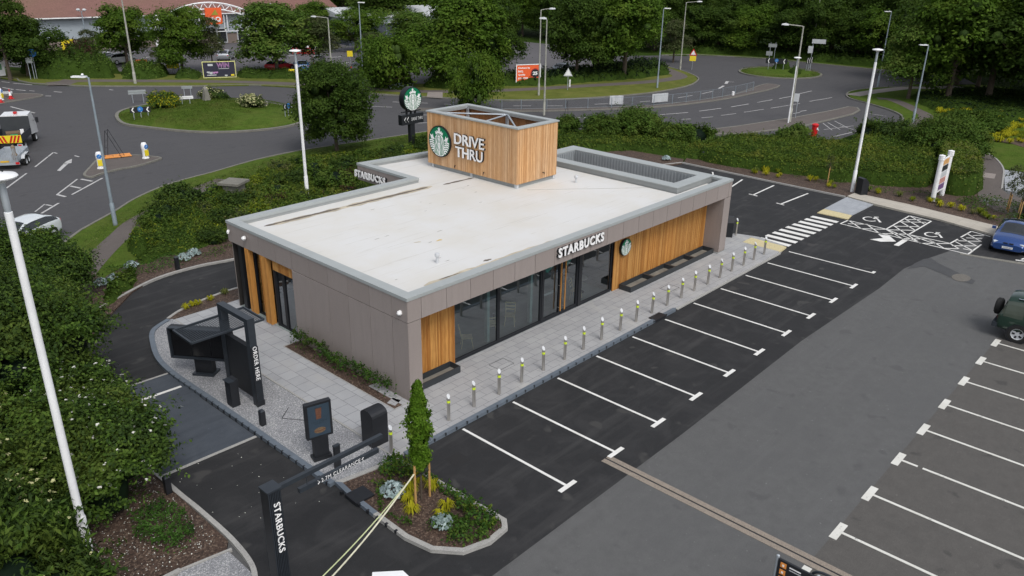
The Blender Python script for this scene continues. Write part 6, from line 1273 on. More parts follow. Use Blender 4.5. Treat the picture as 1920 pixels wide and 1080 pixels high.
# ------------------------------------------------------------ vehicles
def wheel(o, x, y, r, wd, rim=None, five=True):
    t = MB(); t.lathe((0, 0, 0), [(r*.62, -wd/2), (r*.95, -wd/2), (r, -wd*.35), (r, wd*.35), (r*.95, wd/2), (r*.62, wd/2), (r*.6, 0), (r*.62, -wd/2)], rubber, 22, False); t.v = [(a+x, c+y, b+r) for a, b, c in t.v]; w_ = part('wheel', t, o, sm=True)
    q = MB(); q.lathe((0, 0, 0), [(.001, -wd*.3), (r*.58, -wd*.3), (r*.6, -wd*.5), (r*.66, -wd*.5), (r*.66, wd*.5), (r*.6, wd*.5), (r*.58, wd*.3), (.001, wd*.3)], rim or palegrey, 22); q.v = [(a+x, c+y, b+r) for a, b, c in q.v]
    sg = 1 if y > 0 else -1
    if five:
        for k in range(5): a = 2*math.pi*(k+.5)/5; q.obox((x+.38*r*math.cos(a), y+sg*wd*.31, r+.38*r*math.sin(a)), (-math.sin(a), 0, math.cos(a)), (0, 1, 0), (math.cos(a), 0, math.sin(a)), r*.1, .008, r*.14, black)
    part('rim', q, w_); return w_
def car(name, lab, paint, g, heading, L=4.3, W=1.78, H=1.45, kind='hatch', glassm=None, detail=True, plate=True, grp=None, z=0.01, rimm=None):
    """x forward; loft of cross sections, glass inset from the pillars"""
    o = thing(name, lab, 'car', (*g, z), heading, grp); gm = glassm or glass_dark; h = W/2
    # x, zbottom, half width low, zshoulder, half width, zroof, half width roof
    if kind == 'coupe': st_ = [(-.5, .34, .80, .80, .86, .84, .70), (-.47, .22, .92, .88, .95, .96, .80), (-.36, .2, .98, .93, .99, 1.02, .78), (-.22, .2, 1, .92, 1., 1.30, .70), (-.05, .2, 1, .90, 1., H, .66), (.06, .2, 1, .89, .99, H-.02, .66), (.22, .2, 1, .87, .98, .98, .82), (.38, .2, .98, .80, .96, .88, .78), (.46, .2, .93, .68, .9, .76, .72), (.5, .26, .80, .55, .8, .6, .62)]; gl = (2, 6)
    elif kind == 'suv': st_ = [(-.5, .45, .9, 1.0, .94, 1.06, .8), (-.485, .4, .97, 1.05, .99, 1.25, .84), (-.45, .4, 1, 1.06, 1., H-.06, .8), (-.3, .4, 1, 1.06, 1., H, .8), (-.02, .4, 1, 1.05, 1., H-.02, .8), (.1, .4, 1, 1.05, 1., H-.06, .79), (.2, .4, 1, 1.04, .99, 1.12, .88), (.4, .4, .99, 1.0, .97, 1.06, .84), (.48, .4, .95, .9, .93, .95, .8), (.5, .45, .88, .7, .88, .74, .8)]; gl = (1, 6)
    else: st_ = [(-.5, .35, .86, .78, .88, .82, .76), (-.48, .25, .94, .92, .95, 1.02, .80), (-.40, .2, .99, .96, .99, H-.18, .76), (-.28, .2, 1, .95, 1., H-.02, .72), (-.05, .2, 1, .93, 1., H, .72), (.08, .2, 1, .92, 1., H-.06, .72), (.24, .2, 1, .90, .98, 1.0, .84), (.40, .2, .97, .82, .95, .88, .76), (.47, .22, .9, .68, .88, .74, .7), (.5, .3, .8, .5, .8, .55, .6)]; gl = (1, 6)
    SUB = 4; PR = []
    for i in range(len(st_)-1):
        for k in range(SUB): t = k/SUB; PR.append([st_[i][j]*(1-t)+st_[i+1][j]*t for j in range(7)]+[i+t])
    PR.append(list(st_[-1])+[len(st_)-1]); SM = [list(p) for p in PR]
    for i in range(1, len(PR)-1):
        for j in range(1, 7): SM[i][j] = .25*PR[i-1][j]+.5*PR[i][j]+.25*PR[i+1][j]
    def ringpts(p):
        x, zb, wl, zs, ws, zr, wr = p[:7]; ws *= h; wl *= h; wr *= h; dz = .05 if zr-zs > .2 else .02
        q = [(0, zb), (wl*.85, zb), (wl, zb+.12), (ws, (zb+zs)*.5+.05), (ws*.985, zs), (wr, zr-dz), (0, zr+.02)]; q = q+[(-a, b) for a, b in q[-2:0:-1]]; 
        for _ in range(2): q = [tuple(q[k][m]*(1-f)+q[(k+1) % len(q)][m]*f for m in (0, 1)) for k in range(len(q)) for f in (.22, .78)]
        return [(x*L, y, z) for y, z in q]
    RG_ = [ringpts(p) for p in SM]; N = len(RG_[0]); bodyF = []; glF = []; V = [v for r_ in RG_ for v in r_]
    pil = {'coupe': [(2.1, 3.3), (3.42, 5.85)], 'suv': [(1.25, 3.1), (3.25, 4.5), (4.62, 5.9)], 'hatch': [(1.5, 3.0), (3.12, 4.25), (4.37, 5.9)]}[kind]
    scr = {'coupe': [(4.9, 6.25), (2.1, 3.9)], 'suv': [(4.95, 6.1), (.35, 1.6)], 'hatch': [(4.85, 6.25), (1.2, 2.9)]}[kind]
    for i in range(len(SM)-1):
        sidx = (SM[i][7]+SM[i+1][7])/2; zs_ = (SM[i][3]+SM[i+1][3])/2; zr_ = (SM[i][5]+SM[i+1][5])/2; wr_ = (SM[i][6]+SM[i+1][6])/2*h
        for k in range(N):
            f = (i*N+k, i*N+(k+1) % N, (i+1)*N+(k+1) % N, (i+1)*N+k); c = sum((Vector(V[q]) for q in f), Vector())/4; bodyF.append(f)
            side = abs(c.y) > wr_*.97 and c.z > zs_+.035 and c.z < zr_-.075 and any(a_ < sidx < b_ for a_, b_ in pil)
            front = abs(c.y) < wr_*.9 and c.z > zs_+.02 and any(a_ < sidx < b_ for a_, b_ in scr)
            if side or front: glF.append(f)
    bodyF.append(tuple(range(N))[::-1]); bodyF.append(tuple((len(SM)-1)*N+k for k in range(N)))
    part('body', MB().add(V, bodyF, paint), o, sm=True)
    glb = MB()
    for f in glF:
        P = [Vector(V[q]) for q in f]; n = (P[2]-P[0]).cross(P[3]-P[1]); n = n.normalized() if n.length > 1e-9 else Vector((0, 0, 1)); c = sum(P, Vector())/4
        if n.dot(c-Vector((c.x*.7, 0, .5))) < 0: n = -n
        glb.add([tuple(p+n*.007) for p in P], [(0, 1, 2, 3)], gm)
    part('window', glb, o); r = .33 if kind != 'suv' else .39; wx = L*.30 if kind != 'suv' else L*.31
    for sx in (-1, 1):
        for sy in (-1, 1):
            wheel(o, sx*wx+(.03*L if sx > 0 else 0), sy*(h-.09), r, .2, rimm, detail)
            if detail: ar = MB(); ar.lathe((0, 0, 0), [(r*.99, -.02), (r*1.14, -.02), (r*1.14, .02), (r*.99, .02), (r*.99, -.02)], black, 20, False); ar.v = [(a+sx*wx+(.03*L if sx > 0 else 0), c+sy*(h-.012), b+r) for a, b, c in ar.v]; part('wheel_arch', ar, o)
    zl = {'coupe': .64, 'suv': .86, 'hatch': .68}[kind]
    for s in (-1, 1):
        part('headlight', MB().obox((L*.472, s*h*.66, zl), (1, -s*.55, -.25), (s*.55, 1, 0), (.25, 0, 1), .05, h*.17, .05, mat('headlight_glass', (.6, .65, .68), .1, spec=.8)), o)
        part('taillight', MB().obox((-L*.487, s*h*.72, {'coupe': .78, 'suv': .9, 'hatch': .85}[kind]), (1, s*.3, 0), (-s*.3, 1, 0), (0, 0, 1), .035, h*.15, .075, redp), o)
        part('mirror', MB().obox((L*.13, s*(h+.09), 1.0 if kind != 'suv' else 1.2), (1, 0, 0), (0, 1, 0), (0, 0, 1), .07, .1, .07, paint), o)
    if detail:
        mb = MB(); mb.obox((L*.492, 0, .52 if kind != 'suv' else .7), (1, 0, 0), (0, 1, 0), (0, 0, 1), .02, h*.3, .07, black); part('grille', mb, o); mb = MB(); mb.obox((L*.488, 0, .3 if kind != 'suv' else .5), (1, 0, 0), (0, 1, 0), (0, 0, 1), .035, h*.72, .055, black); part('bumper', mb, o)
        q = part('number_plate', MB().obox((L*.507, 0, .42), (1, 0, 0), (0, 1, 0), (0, 0, 1), .01, .26, .055, white), o); part('number_plate', MB().obox((-L*.505, 0, .55), (1, 0, 0), (0, 1, 0), (0, 0, 1), .01, .26, .055, yellowp), o)
    return o
bluecar = mat('car_blue', (.012, .06, .235), .25, .03, metal=.4, coat=1.); greencar = mat('car_green', (.008, .032, .02), .3, .05, metal=.2, coat=.8); carw = mat('car_white', (.72, .73, .74), .25, .02, coat=.8); cars = mat('car_silver', (.42, .45, .48), .3, .03, metal=.6, coat=.5); carr = mat('car_red', (.3, .015, .02), .3, .05, coat=.6); carb = mat('car_mid_blue', (.03, .11, .28), .3, .05, coat=.6); card = mat('car_dark', (.015, .017, .022), .25, .05, coat=.8)
o = car('parked_car', 'blue two door coupe facing the camera in the bay right of the hatched markings', bluecar, (35.35, -8.75), math.pi+.1, 4.45, 1.8, 1.38, 'coupe')
mb = MB(); put_text(mb, 'CD68 UJN', .065, (2.27, 0, .42), (0, 1, 0), (0, 0, 1), black, .002, 0, .42); part('plate_lettering', mb, o)
for s in (-1, 1): part('kidney_grille', MB().obox((2.2, s*.14, .62), (1, 0, -.2), (0, 1, 0), (.2, 0, 1), .02, .11, .06, black), o)
car('parked_car', 'dark car with a pale grille half hidden behind the blue coupe at the right edge', card, (42.9, -8.7), math.pi+.1, 4.3, 1.8, 1.5, 'hatch')
o = car('parked_car', 'dark green off road car with a spare wheel on its back at the right edge', greencar, (21.95, -13.55), -math.pi/2+.02, 4.6, 1.85, 1.95, 'suv', mat('glass_greenish', (.06, .075, .06), .1, .1))
t = MB(); t.lathe((0, 0, 0), [(.12, -.13), (.3, -.14), (.37, -.08), (.37, .08), (.3, .14), (.12, .13)], rubber, 22); t.v = [(-2.47+b*0+c, a+.1, b+1.08) for a, b, c in t.v]; part('spare_wheel', t, o, sm=True)
part('bumper', MB().box(-2.45, -2.24, -.9, .9, .48, .68, charcoal), o); part('roof_window', MB().obox((-1.35, -.62, 1.84), (1, 0, 0), (0, 1, -.55), (0, .55, 1), .38, .1, .01, mat('pale_glass', (.35, .42, .48), .15)), o); part('roof_window', MB().obox((-1.35, .62, 1.84), (1, 0, 0), (0, 1, .55), (0, -.55, 1), .38, .1, .01, MATS['pale_glass']), o)
# white car waiting to leave the roundabout at the left edge
car('white_car', 'white hatchback driving on the road behind the shrubs at the left edge', mat('car_white_b', (.6, .64, .66), .25, .02, coat=.8), (-3.9, 30.1), R(212), 4.3, 1.8, 1.45, 'hatch')
for px, py, hd, m, k, lab in ((203, 117, 20, carw, 'hatch', 'white car at the left of the retail car park behind a second one'), (228, 119, 12, carw, 'hatch', 'white car right behind the pale concrete lamp post in the retail car park'), (424, 112, 50, cars, 'hatch', 'silver car under the store arch in the retail car park'), (525, 133, 20, carr, 'hatch', 'red car behind the tree row in the retail car park'), (567, 133, 60, carb, 'hatch', 'blue car beside the red one in the retail car park'), (572, 97, -5, carw, 'hatch', 'white car beside the red barriers in the far retail car park'), (676, 135, 40, card, 'hatch', 'dark car half hidden by shrubs behind the straight grey lamp'), (1058, 138, 10, cars, 'hatch', 'pale car glimpsed between the dark trees right of the orange billboard'), (598, 128, 60, card, 'suv', 'dark van like car beside the blue one in the retail car park')):
    car('parked_car', lab, m, G(px, py), R(hd), 4.3, 1.8, 1.5 if k == 'hatch' else 1.9, k, detail=False, grp='cars in the retail car park')
# flatbed lorry and trailer
hd = R(60); fx, fy = math.cos(hd), math.sin(hd); rr_ = Vector((3.65, 53.1)); cL = Vector((-fy, fx)); W2 = 1.08
def lorry():
    c = rr_+cL*W2; o = thing('flatbed_lorry', 'white tipper lorry with a red and yellow striped tailboard at the left edge', 'lorry', (c.x, c.y, 0), hd)   # origin at rear centre, x forward
    part('chassis', MB().box(0, 5.6, -.45, .45, .5, .75, black), o)
    b = MB(); b.box(.0, 3.2, -1.05, 1.05, .85, .95, charcoal); b.box(.05, 3.2, -1.07, -1.02, .95, 1.4, charcoal); b.box(.05, 3.2, 1.02, 1.07, .95, 1.4, charcoal); part('load_bed', b, o)
    t = MB(); t.box(-.05, .0, -1.06, 1.06, .82, 1.4, yellowp); 
    for k in range(-4, 5):
        s = 1 if k > 0 else -1; y = k*.25
        face2d(t, [[(y-.07, .84), (y+.07, .84), (y+.07+s*.2, 1.38), (y-.07+s*.2, 1.38)]], (-.056, 0, 0), (0, -1, 0), (0, 0, 1), redp, .004) if abs(y) < .95 and abs(y+s*.27) < 1.1 else None
    part('tailboard', t, o)
    cb_ = MB(); cb_.add([(3.35, -1.04, .8), (5.5, -1.04, .6), (5.5, 1.04, .6), (3.35, 1.04, .8), (3.4, -.98, 2.35), (4.7, -.95, 2.45), (4.7, .95, 2.45), (3.4, .98, 2.35), (5.45, -1.0, 1.35), (5.45, 1.0, 1.35)], [(3, 2, 1, 0), (0, 1, 8, 5, 4), (2, 3, 7, 6, 9), (0, 4, 7, 3), (4, 5, 6, 7), (5, 8, 9, 6), (1, 2, 9, 8)], carw); cab = part('cab', cb_, o)
    part('window', MB().box(3.32, 3.36, -.9, .9, 1.45, 2.25, glass_dark), cab); part('roof_beacon', MB().box(3.8, 4.1, -.12, .12, 2.42, 2.55, redp), cab)
    part('bulkhead', MB().box(3.22, 3.28, -1.05, 1.05, .9, 2.3, mat('bulkhead_dark', (.035, .04, .045), .5)), o)
    for q, s, m in (((.5, .4, 1.02), (.3, .2, .12), orange), ((1.2, -.3, 1.05), (.4, .25, .14), mat('tool_green', (.02, .3, .1), .5)), ((.9, .5, 1.02), (.4, .12, .1), bluep), ((2.2, 0, 1.05), (.5, .5, .2), mat('load_brown', (.15, .1, .06), .9)), ((.4, -.55, 1.0), (.25, .2, .1), redp), ((1.6, -.8, 1.25), (.12, .12, .3), white)): part('load', MB().obox(q, (1, .3, 0), (-.3, 1, 0), (0, 0, 1), *s, m), o)
    for x, r in ((1.0, .36), (4.6, .36)):
        for s in (-1, 1): wheel(o, x, s*.88, r, .28, None, False)
    for s in (-1, 1): l = part('light_cluster', MB().box(-.1, -.04, s*.88-.18, s*.88+.18, .55, .72, palegrey), o); part('taillight', MB().box(-.12, -.1, s*.88-.12, s*.88+.12, .58, .69, redp), l)
    for s in (-1, 1): part('mirror', MB().box(4.6, 4.7, s*1.3-.1, s*1.3+.1, 1.5, 1.95, black).bar((4.65, s*1.0, 1.7), (4.65, s*1.2, 1.7), .03, .03, black), o)
lorry()
rr_ = Vector((1.75, 47.75)); 
def trailer():
    c = rr_+cL*1.0; o = thing('box_trailer', 'galvanised plant trailer with a raised mesh ramp behind the tipper lorry', 'trailer', (c.x, c.y, 0), hd); part('floor', MB().box(0, 3.4, -.8, .8, .5, .56, galv), o)
    s_ = MB(); s_.box(0, 3.4, -.82, -.78, .56, .95, galv); s_.box(0, 3.4, .78, .82, .56, .95, galv); s_.box(3.36, 3.4, -.78, .78, .56, 1.0, galv); part('side_panel', s_, o)
    r = MB()
    for k in range(12): r.box(-.04, .0, -.76, .76, .5+k*.09, .53+k*.09, galv)
    for k in range(-7, 8): r.box(-.045, -.01, k*.108-.012, k*.108+.012, .45, 1.55, galv)
    part('mesh_ramp', r, o)
    part('number_plate', MB().box(-.07, -.05, -.28, .28, .56, .68, mat('plate_amber', (.7, .42, .02), .5)), o); part('rear_beam', MB().box(-.1, -.05, -.95, .95, .36, .52, galv), o)
    for s in (-1, 1):
        part('taillight', MB().box(-.13, -.1, s*.8-.12, s*.8+.12, .4, .56, redp), o); m_ = MB(); m_.add([(.8, s*.84, .6), (1.1, s*.84, .82), (2.2, s*.84, .82), (2.5, s*.84, .6), (.8, s*1.08, .6), (1.1, s*1.08, .82), (2.2, s*1.08, .82), (2.5, s*1.08, .6)], [(0, 1, 5, 4), (1, 2, 6, 5), (2, 3, 7, 6)], palegrey); part('mudguard', m_, o)
        for x in (1.3, 2.0): wheel(o, x, s*.96, .3, .2, None, False)
    part('drawbar', MB().bar((3.4, 0, .5), (5.0, 0, .5), .1, .08, galv), o); part('load', MB().lathe((.9, -.45, .56), [(.18, 0), (.22, .3), (.12, .5), (.15, .9), (.05, 1.05)], mat('sack_brown', (.2, .15, .1), .9), 10), o)
trailer()
# red barriers in the far car park
for k in range(3):
    g = G(560+k*9, 102); o = thing('plastic_barrier', ('left', 'middle', 'right')[k]+' red plastic barrier of the three in front of the far white car', 'barrier', (*g, 0), facing(g), 'red plastic barriers'); mb = MB()
    for z in (.15, .5, .85): mb.box(-.95, .95, -.04, .04, z, z+.14, redp)
    for x in (-.9, 0, .9): mb.box(x-.05, x+.05, -.05, .05, 0, 1.0, redp)
    part('panel', mb, o)
# ------------------------------------------------------------ retail store behind
SA, SB = Vector((14.0, 124.8)), Vector((77.0, 113.6)); sd_ = (SB-SA).normalized(); sn = Vector((sd_.y, -sd_.x)); SL = (SB-SA).length
O = thing('retail_store', 'long store with a red tiled roof and pale grey cladding behind the roundabout', 'building', (SA.x, SA.y, 0), math.atan2(sd_.y, sd_.x))
part('brick_wall', MB().box(0, SL, 0, 30, 0, 1.75, brick), O); part('wall_cladding', MB().box(-.02, SL+.02, -.08, 30, 1.75, 4.9, clad_blue), O)
rf = part('roof', MB().add([(-.8, -1, 4.95), (SL+.6, -1, 4.95), (SL+.6, 15, 10.5), (-.8, 15, 10.5), (SL+.6, 31, 4.95), (-.8, 31, 4.95)], [(0, 1, 2, 3), (3, 2, 4, 5), (1, 4, 2), (0, 3, 5)], tile_red), O); part('gutter', MB().box(-.8, SL+.6, -1.12, -.98, 4.86, 5.02, white), rf)
part('fascia_trim', MB().box(0, SL, -.1, .0, 1.66, 1.76, charcoal), O)
ex = lambda px: (Vector(G(px, 82))-SA).dot(sd_)
xc = 39.6; hw = 9.6; tr = MB(); NA = 26
def arc(t, k): return (xc+hw*k*math.cos(math.pi*(1-t)), -3.6, 1.9+ (4.7 if k == 1 else 3.85)*math.sin(math.pi*(.5-.38+.76*t)) - (1.55 if k == 1 else 1.35))
def arcp(t, big): 
    x = xc+(hw if big else hw-.9)*(2*t-1); u = (2*t-1); return (x, -3.6, (6.9 if big else 5.9)-(3.3 if big else 2.7)*u*u)
mb = MB()
for i in range(NA): mb.tube([arcp(i/NA, 1), arcp((i+1)/NA, 1)], .13, white, 6); mb.tube([arcp(i/NA, 0), arcp((i+1)/NA, 0)], .11, white, 6)
for i in range(0, NA, 2): mb.tube([arcp(i/NA, 1), arcp((i+1)/NA, 0)], .07, white, 5); mb.tube([arcp((i+1)/NA, 0), arcp((i+2)/NA, 1)], .07, white, 5)
at_ = part('entrance_arch', mb, O)
for x in (xc-hw+.8, xc+hw-3.4): part('arch_column', MB().tube([(x, -3.6, 0), (x, -3.6, 5.0)], .2, white, 8), O)
for t in (.08, .92, .3, .7): x, y, z = arcp(t, 1); part('tie_rod', MB().tube([(x, y, z), (x, -.5, z-.3)], .09, white, 6), O)
mb = MB(); mb.box(xc-3.2, xc+5.5, -3.6, -3.5, 2.25, 2.35, white)
for x in (xc-2.2, xc-1.7, xc-1.2, xc+2.4, xc+2.9): mb.box(x-.05, x+.05, -3.6, -3.5, 2.3, 4.9, white)
part('glazing_bars', mb, O)
sg = part('shop_sign', MB().box(xc-.7, xc+2.0, -3.9, -3.75, 3.5, 6.1, orange), O); mb = MB(); put_text(mb, 'B&Q', .8, (xc+.65, -3.93, 4.25), (1, 0, 0), (0, 0, 1), white, .02, .03, 2.2); face2d(mb, [[(xc+.65-.4, 4.95), (xc+.65+.75, 4.95), (xc+.65+.35, 5.85)]], (0, -3.93, 0), (1, 0, 0), (0, 0, 1), mat('sign_leaf', (.3, .25, .03), .5), .02); part('sign_lettering', mb, sg)
for x in (42.5, 46.0): w_ = part('entrance_door', MB().box(x-.9, x+.9, -.12, -.02, .1, 2.6, palegrey), O); part('glass', MB().box(x-.7, x+.7, -.16, -.121, .3, 2.4, glass_dark), w_)
for x in (-11.5+14, 9.0): part('wall_sign', MB().box(x-1.1, x+1.1, -.2, -.1, .5, 1.4, orange), O)
g = G(655, 64); o = thing('grey_annex', 'low dark clad building with a pale roof behind the car park trees', 'building', (70.0, 100.5, 0), math.atan2(sd_.y, sd_.x)); part('wall', MB().box(0, 26, 0, 16, 0, 3.4, dark_clad), o); part('upper_cladding', MB().box(-.05, 26.05, -.05, 16.05, 3.4, 4.4, clad_blue), o); part('roof', MB().add([(-.4, -.4, 4.45), (26.4, -.4, 4.45), (26.4, 8, 5.8), (-.4, 8, 5.8), (26.4, 16.4, 4.45), (-.4, 16.4, 4.45)], [(0, 1, 2, 3), (3, 2, 4, 5), (1, 4, 2), (0, 3, 5)], palegrey), o)
# ------------------------------------------------------------ roadside and car park trees
def T(key, bx, by, ty, wpx, label, cat='tree', group=None, name='tree', top=None):
    g = G(bx, by); h = HT(g, ty); dep = (np.array([g[0], g[1], h*.5])-CP) @ CF; put_tree(key, g, h*1.03, wpx*dep/FOC*1.14, label, cat, group, name)
T('near', 632, 284, 128, 138, 'round dark green tree on the verge behind the shop, left of the pole sign', name='roadside_tree')
T('oak', 20, 150, -10, 110, 'tall dark tree at the top left corner'); T('oak2', 55, 143, 32, 120, 'broad dark green tree below the corner tree at the far left')
T('ash', 240, 124, 15, 100, 'maple like tree crossed by the pale concrete lamp post'); T('ash2', 343, 137, 22, 100, 'full green tree left of the store arch'); T('birch', 400, 133, 32, 55, 'thin airy birch in front of the store arch', cat='birch')
T('bright', 520, 137, 14, 140, 'wide bright green tree right of the dark billboard'); T('birch', 600, 130, 30, 78, 'airy olive birch above the tall white lamp head', cat='birch'); T('lowbush', 732, 168, 78, 135, 'wide bushy olive tree on the far verge right of the straight lamp')
T('birch', 172, 112, 55, 40, 'small young tree in front of the yellow store sign'); T('birch', 300, 128, 88, 28, 'small leafy sapling left of the full green tree by the billboard')
T('bright', 775, 112, 28, 95, 'light green tree beyond the bushy olive tree'); T('ash', 872, 158, -20, 170, 'very large green tree left of the orange billboard'); T('lowbush', 897, 208, 112, 92, 'rounded green tree rising behind the timber tower')
T('oak', 935, 150, 10, 84, 'dark tree right behind the orange billboard'); T('oak2', 1080, 150, -5, 112, 'dark green tree right of the orange billboard'); T('ash', 1170, 148, -25, 150, 'tall fresh green tree right of the dark roadside trees'); T('birch', 1262, 117, 38, 62, 'olive hawthorn bush by the mouth of the far road', cat='bush'); T('oak2', 1120, 140, 20, 90, 'dark tree filling between the roadside trees')
T('oak', 650, 60, -60, 110, 'dark tree beside the grey annex'); T('bright', 720, 75, -30, 130, 'light green tree behind the twin globe lamp'); T('ash2', 800, 62, -55, 140, 'green tree at the top edge behind the light green one'); T('lowbush', 830, 150, 100, 80, 'small grey green tree at the car park edge', cat='tree'); T('birch', 700, 112, 60, 60, 'small tree behind the bushy olive tree'); T('ash', 470, 60, 20, 60, 'small round tree by the right end of the store roof')
T('ash2', 690, 52, -40, 120, 'dark green tree behind the car park at the top'); T('bright', 1702, 186, 38, 115, 'layered bright green tree at the corner of the side road'); T('ash', 1775, 192, -35, 190, 'large fresh green tree at the upper right'); T('ash', 1850, 190, -60, 210, 'large mid green tree right of the layered tree'); T('oak2', 1925, 205, -40, 220, 'large tree cut off by the right edge'); T('oak', 1790, 160, -50, 200, 'dark tree behind the layered corner tree'); T('oak2', 1990, 160, -80, 230, 'dark tree behind the right edge trees')
T('ash2', 668, 98, 26, 85, 'green tree between the straight lamp and the grey annex'); T('ash', 590, 78, 6, 85, 'green tree in front of the grey annex'); T('bright', 830, 118, 40, 110, 'light green tree left of the very large tree'); T('oak2', 730, 60, -30, 120, 'dark tree behind the twin globe lamp')
# the wood behind the ring road: rows of trees
WOOD = 'trees of the dark wood behind the ring road'; wl = 'dark broadleaf tree standing in the wood behind the ring road'; rw = random.Random(5)
path = GP([(1235, 98), (1300, 99), (1360, 101), (1440, 106), (1532, 115), (1647, 126), (1740, 131), (1850, 134)])
def along(path, step):
    out = []; acc = 0.; nx = 0.
    for i in range(len(path)-1):
        a, b = Vector(path[i]), Vector(path[i+1]); L = (b-a).length; d = (b-a)/L; t = nx-acc
        while t < L: p = a+d*t; out.append(((p.x, p.y), (-d.y, d.x))); t += step
        nx = acc+t; acc += L
    return out
for row, (off, st_, hh) in enumerate(((2.5, 5.2, 8.5), (8, 6.5, 11), (15, 7.5, 13), (24, 9, 15))):
    for (p, nn) in along(path, st_):
        s = 1 if (nn[0]*1+nn[1]*.6) > 0 else -1
        q = (p[0]+nn[0]*s*(off+rw.uniform(-1.5, 1.5)), p[1]+nn[1]*s*(off+rw.uniform(-1.5, 1.5))); put_tree(rw.choice(['oak', 'oak2', 'oak', 'ash' if row == 0 else 'oak2']), q, hh*rw.uniform(.85, 1.15), rw.uniform(7.5, 10), wl, 'tree', WOOD, 'wood_tree')
for row, (off, st_, hh) in enumerate(((0, 7, 9), (8, 8, 12), (17, 9, 14))):
    for (p, nn) in along(GP([(640, 44), (760, 48), (900, 58), (1010, 72), (1130, 84), (1240, 92)]), st_):
        q = (p[0]+off*.55+rw.uniform(-1.5, 1.5), p[1]+off*.83+rw.uniform(-1.5, 1.5)); put_tree(rw.choice(['oak', 'oak2', 'ash', 'ash2']), q, hh*rw.uniform(.85, 1.15), rw.uniform(8, 11), 'broadleaf tree in the belt behind the retail car park', 'tree', 'trees in the belt behind the retail car park', 'belt_tree')
for (x, y, h) in ((-4, 105, 12), (2, 112, 13), (8, 118, 12), (-10, 98, 11), (12, 108, 10), (101, 10, 13), (108, 4, 13), (95, 2, 12), (112, 16, 13), (102, -5, 12), (92, -6, 11), (120, 8, 14)): put_tree(rw.choice(['oak', 'oak2']), (x, y), h, 9.5, 'dark tree massed at the edge of the picture', 'tree', 'dark trees at the picture edges', 'edge_tree')
# ------------------------------------------------------------ shrubs, hedges and ground cover
def HG(name, px, H, ls, dens, mats, lab, cat='hedge', group=None, world=False, **k):
    P = px if world else GP(px); me = shrubs(name, P, H, ls, dens, mats, **k)
    o_h = tag_mesh(name, me, lab, cat, group)
    if name == 'ground_cover': o_h['kind'] = 'stuff'
    return o_h
# understory along the wood and far banks
HG('undergrowth_bank', [(1236, 100), (1300, 101), (1360, 103), (1440, 108), (1532, 117), (1647, 128), (1740, 133), (1740, 122), (1640, 114), (1530, 104), (1440, 96), (1300, 92), (1240, 92)], 1.3, .3, 22, [(L_dark, .6), (L_mid, .4)], 'low dark undergrowth along the foot of the wood', 'undergrowth', edge=1.2, seed=31, shoots=2)
HG('shrub_bank', [(30, 140), (60, 150), (95, 152), (140, 150), (190, 150), (225, 148), (220, 128), (150, 118), (90, 125), (40, 130)], 2.3, .24, 30, [(L_mid, .35), (L_dark, .35), (L_bright, .3)], 'green shrub bank on the far verge behind the round blue sign', 'shrub', edge=2, seed=32, shoots=2)
HG('copper_shrub', [(110, 138), (150, 143), (205, 143), (200, 124), (150, 118), (120, 124)], 3.3, .24, 32, [(L_copper, .8), (L_dark, .2)], 'copper brown shrub rising out of the far green bank', 'shrub', edge=2, seed=33, shoots=2)
HG('low_shrub', [(222, 149), (260, 151), (300, 150), (322, 146), (315, 136), (270, 132), (230, 138)], 1.5, .22, 34, [(L_mid, .5), (L_bright, .5)], 'rounded green shrub under the small orange banner', 'shrub', edge=1.6, seed=34, shoots=2)
HG('low_shrub', [(322, 148), (350, 149), (378, 149), (378, 138), (340, 136)], .8, .22, 30, [(L_dark, .6), (L_mid, .4)], 'low green strip left of the dark billboard', 'shrub', edge=1, seed=35)
HG('low_hedge', [(446, 147), (480, 149), (560, 150), (575, 146), (520, 139), (450, 139)], 1.0, .22, 34, [(L_dark, .5), (L_mid, .5)], 'low hedge under the wide bright tree', 'hedge', edge=1, seed=36)
HG('bush', [(690, 165), (720, 168), (760, 167), (780, 160), (770, 148), (720, 144), (690, 150)], 1.5, .22, 36, [(L_mid, .6), (L_dark, .4)], 'dense green bush at the foot of the bushy olive tree', 'bush', edge=1.4, seed=37, shoots=2)
HG('grey_shrub', [(722, 169), (750, 171), (782, 168), (775, 163), (735, 163)], .7, .18, 40, [(silver_leaf, .55), (L_olive, .45)], 'low grey leaved shrub behind the round pole sign', 'shrub', edge=.8, seed=38)
HG('trimmed_bush', [(791, 166), (815, 169), (850, 168), (868, 163), (850, 155), (805, 154)], 1.1, .2, 40, [(L_mid, .5), (L_bright, .5)], 'dark trimmed bush right of the path gap on the far verge', 'bush', edge=1.4, seed=39, shoots=2)
HG('undergrowth_bank', [(930, 162), (970, 164), (1060, 160), (1150, 153), (1230, 146), (1260, 138), (1225, 124), (1150, 130), (1050, 142), (940, 150)], 1.3, .26, 26, [(L_deep, .4), (L_dark, .6)], 'dark undergrowth beneath the roadside trees right of the orange billboard', 'undergrowth', edge=1.4, seed=40, shoots=2)
HG('undergrowth_bank', [(1700, 186), (1760, 214), (1840, 224), (1980, 240), (2100, 230), (1990, 180), (1830, 170), (1740, 176)], .8, .24, 16, [(L_deep, .7), (L_dark, .3)], 'dark ground plants under the large upper right trees', 'undergrowth', edge=1.4, seed=41, gaps=.6)
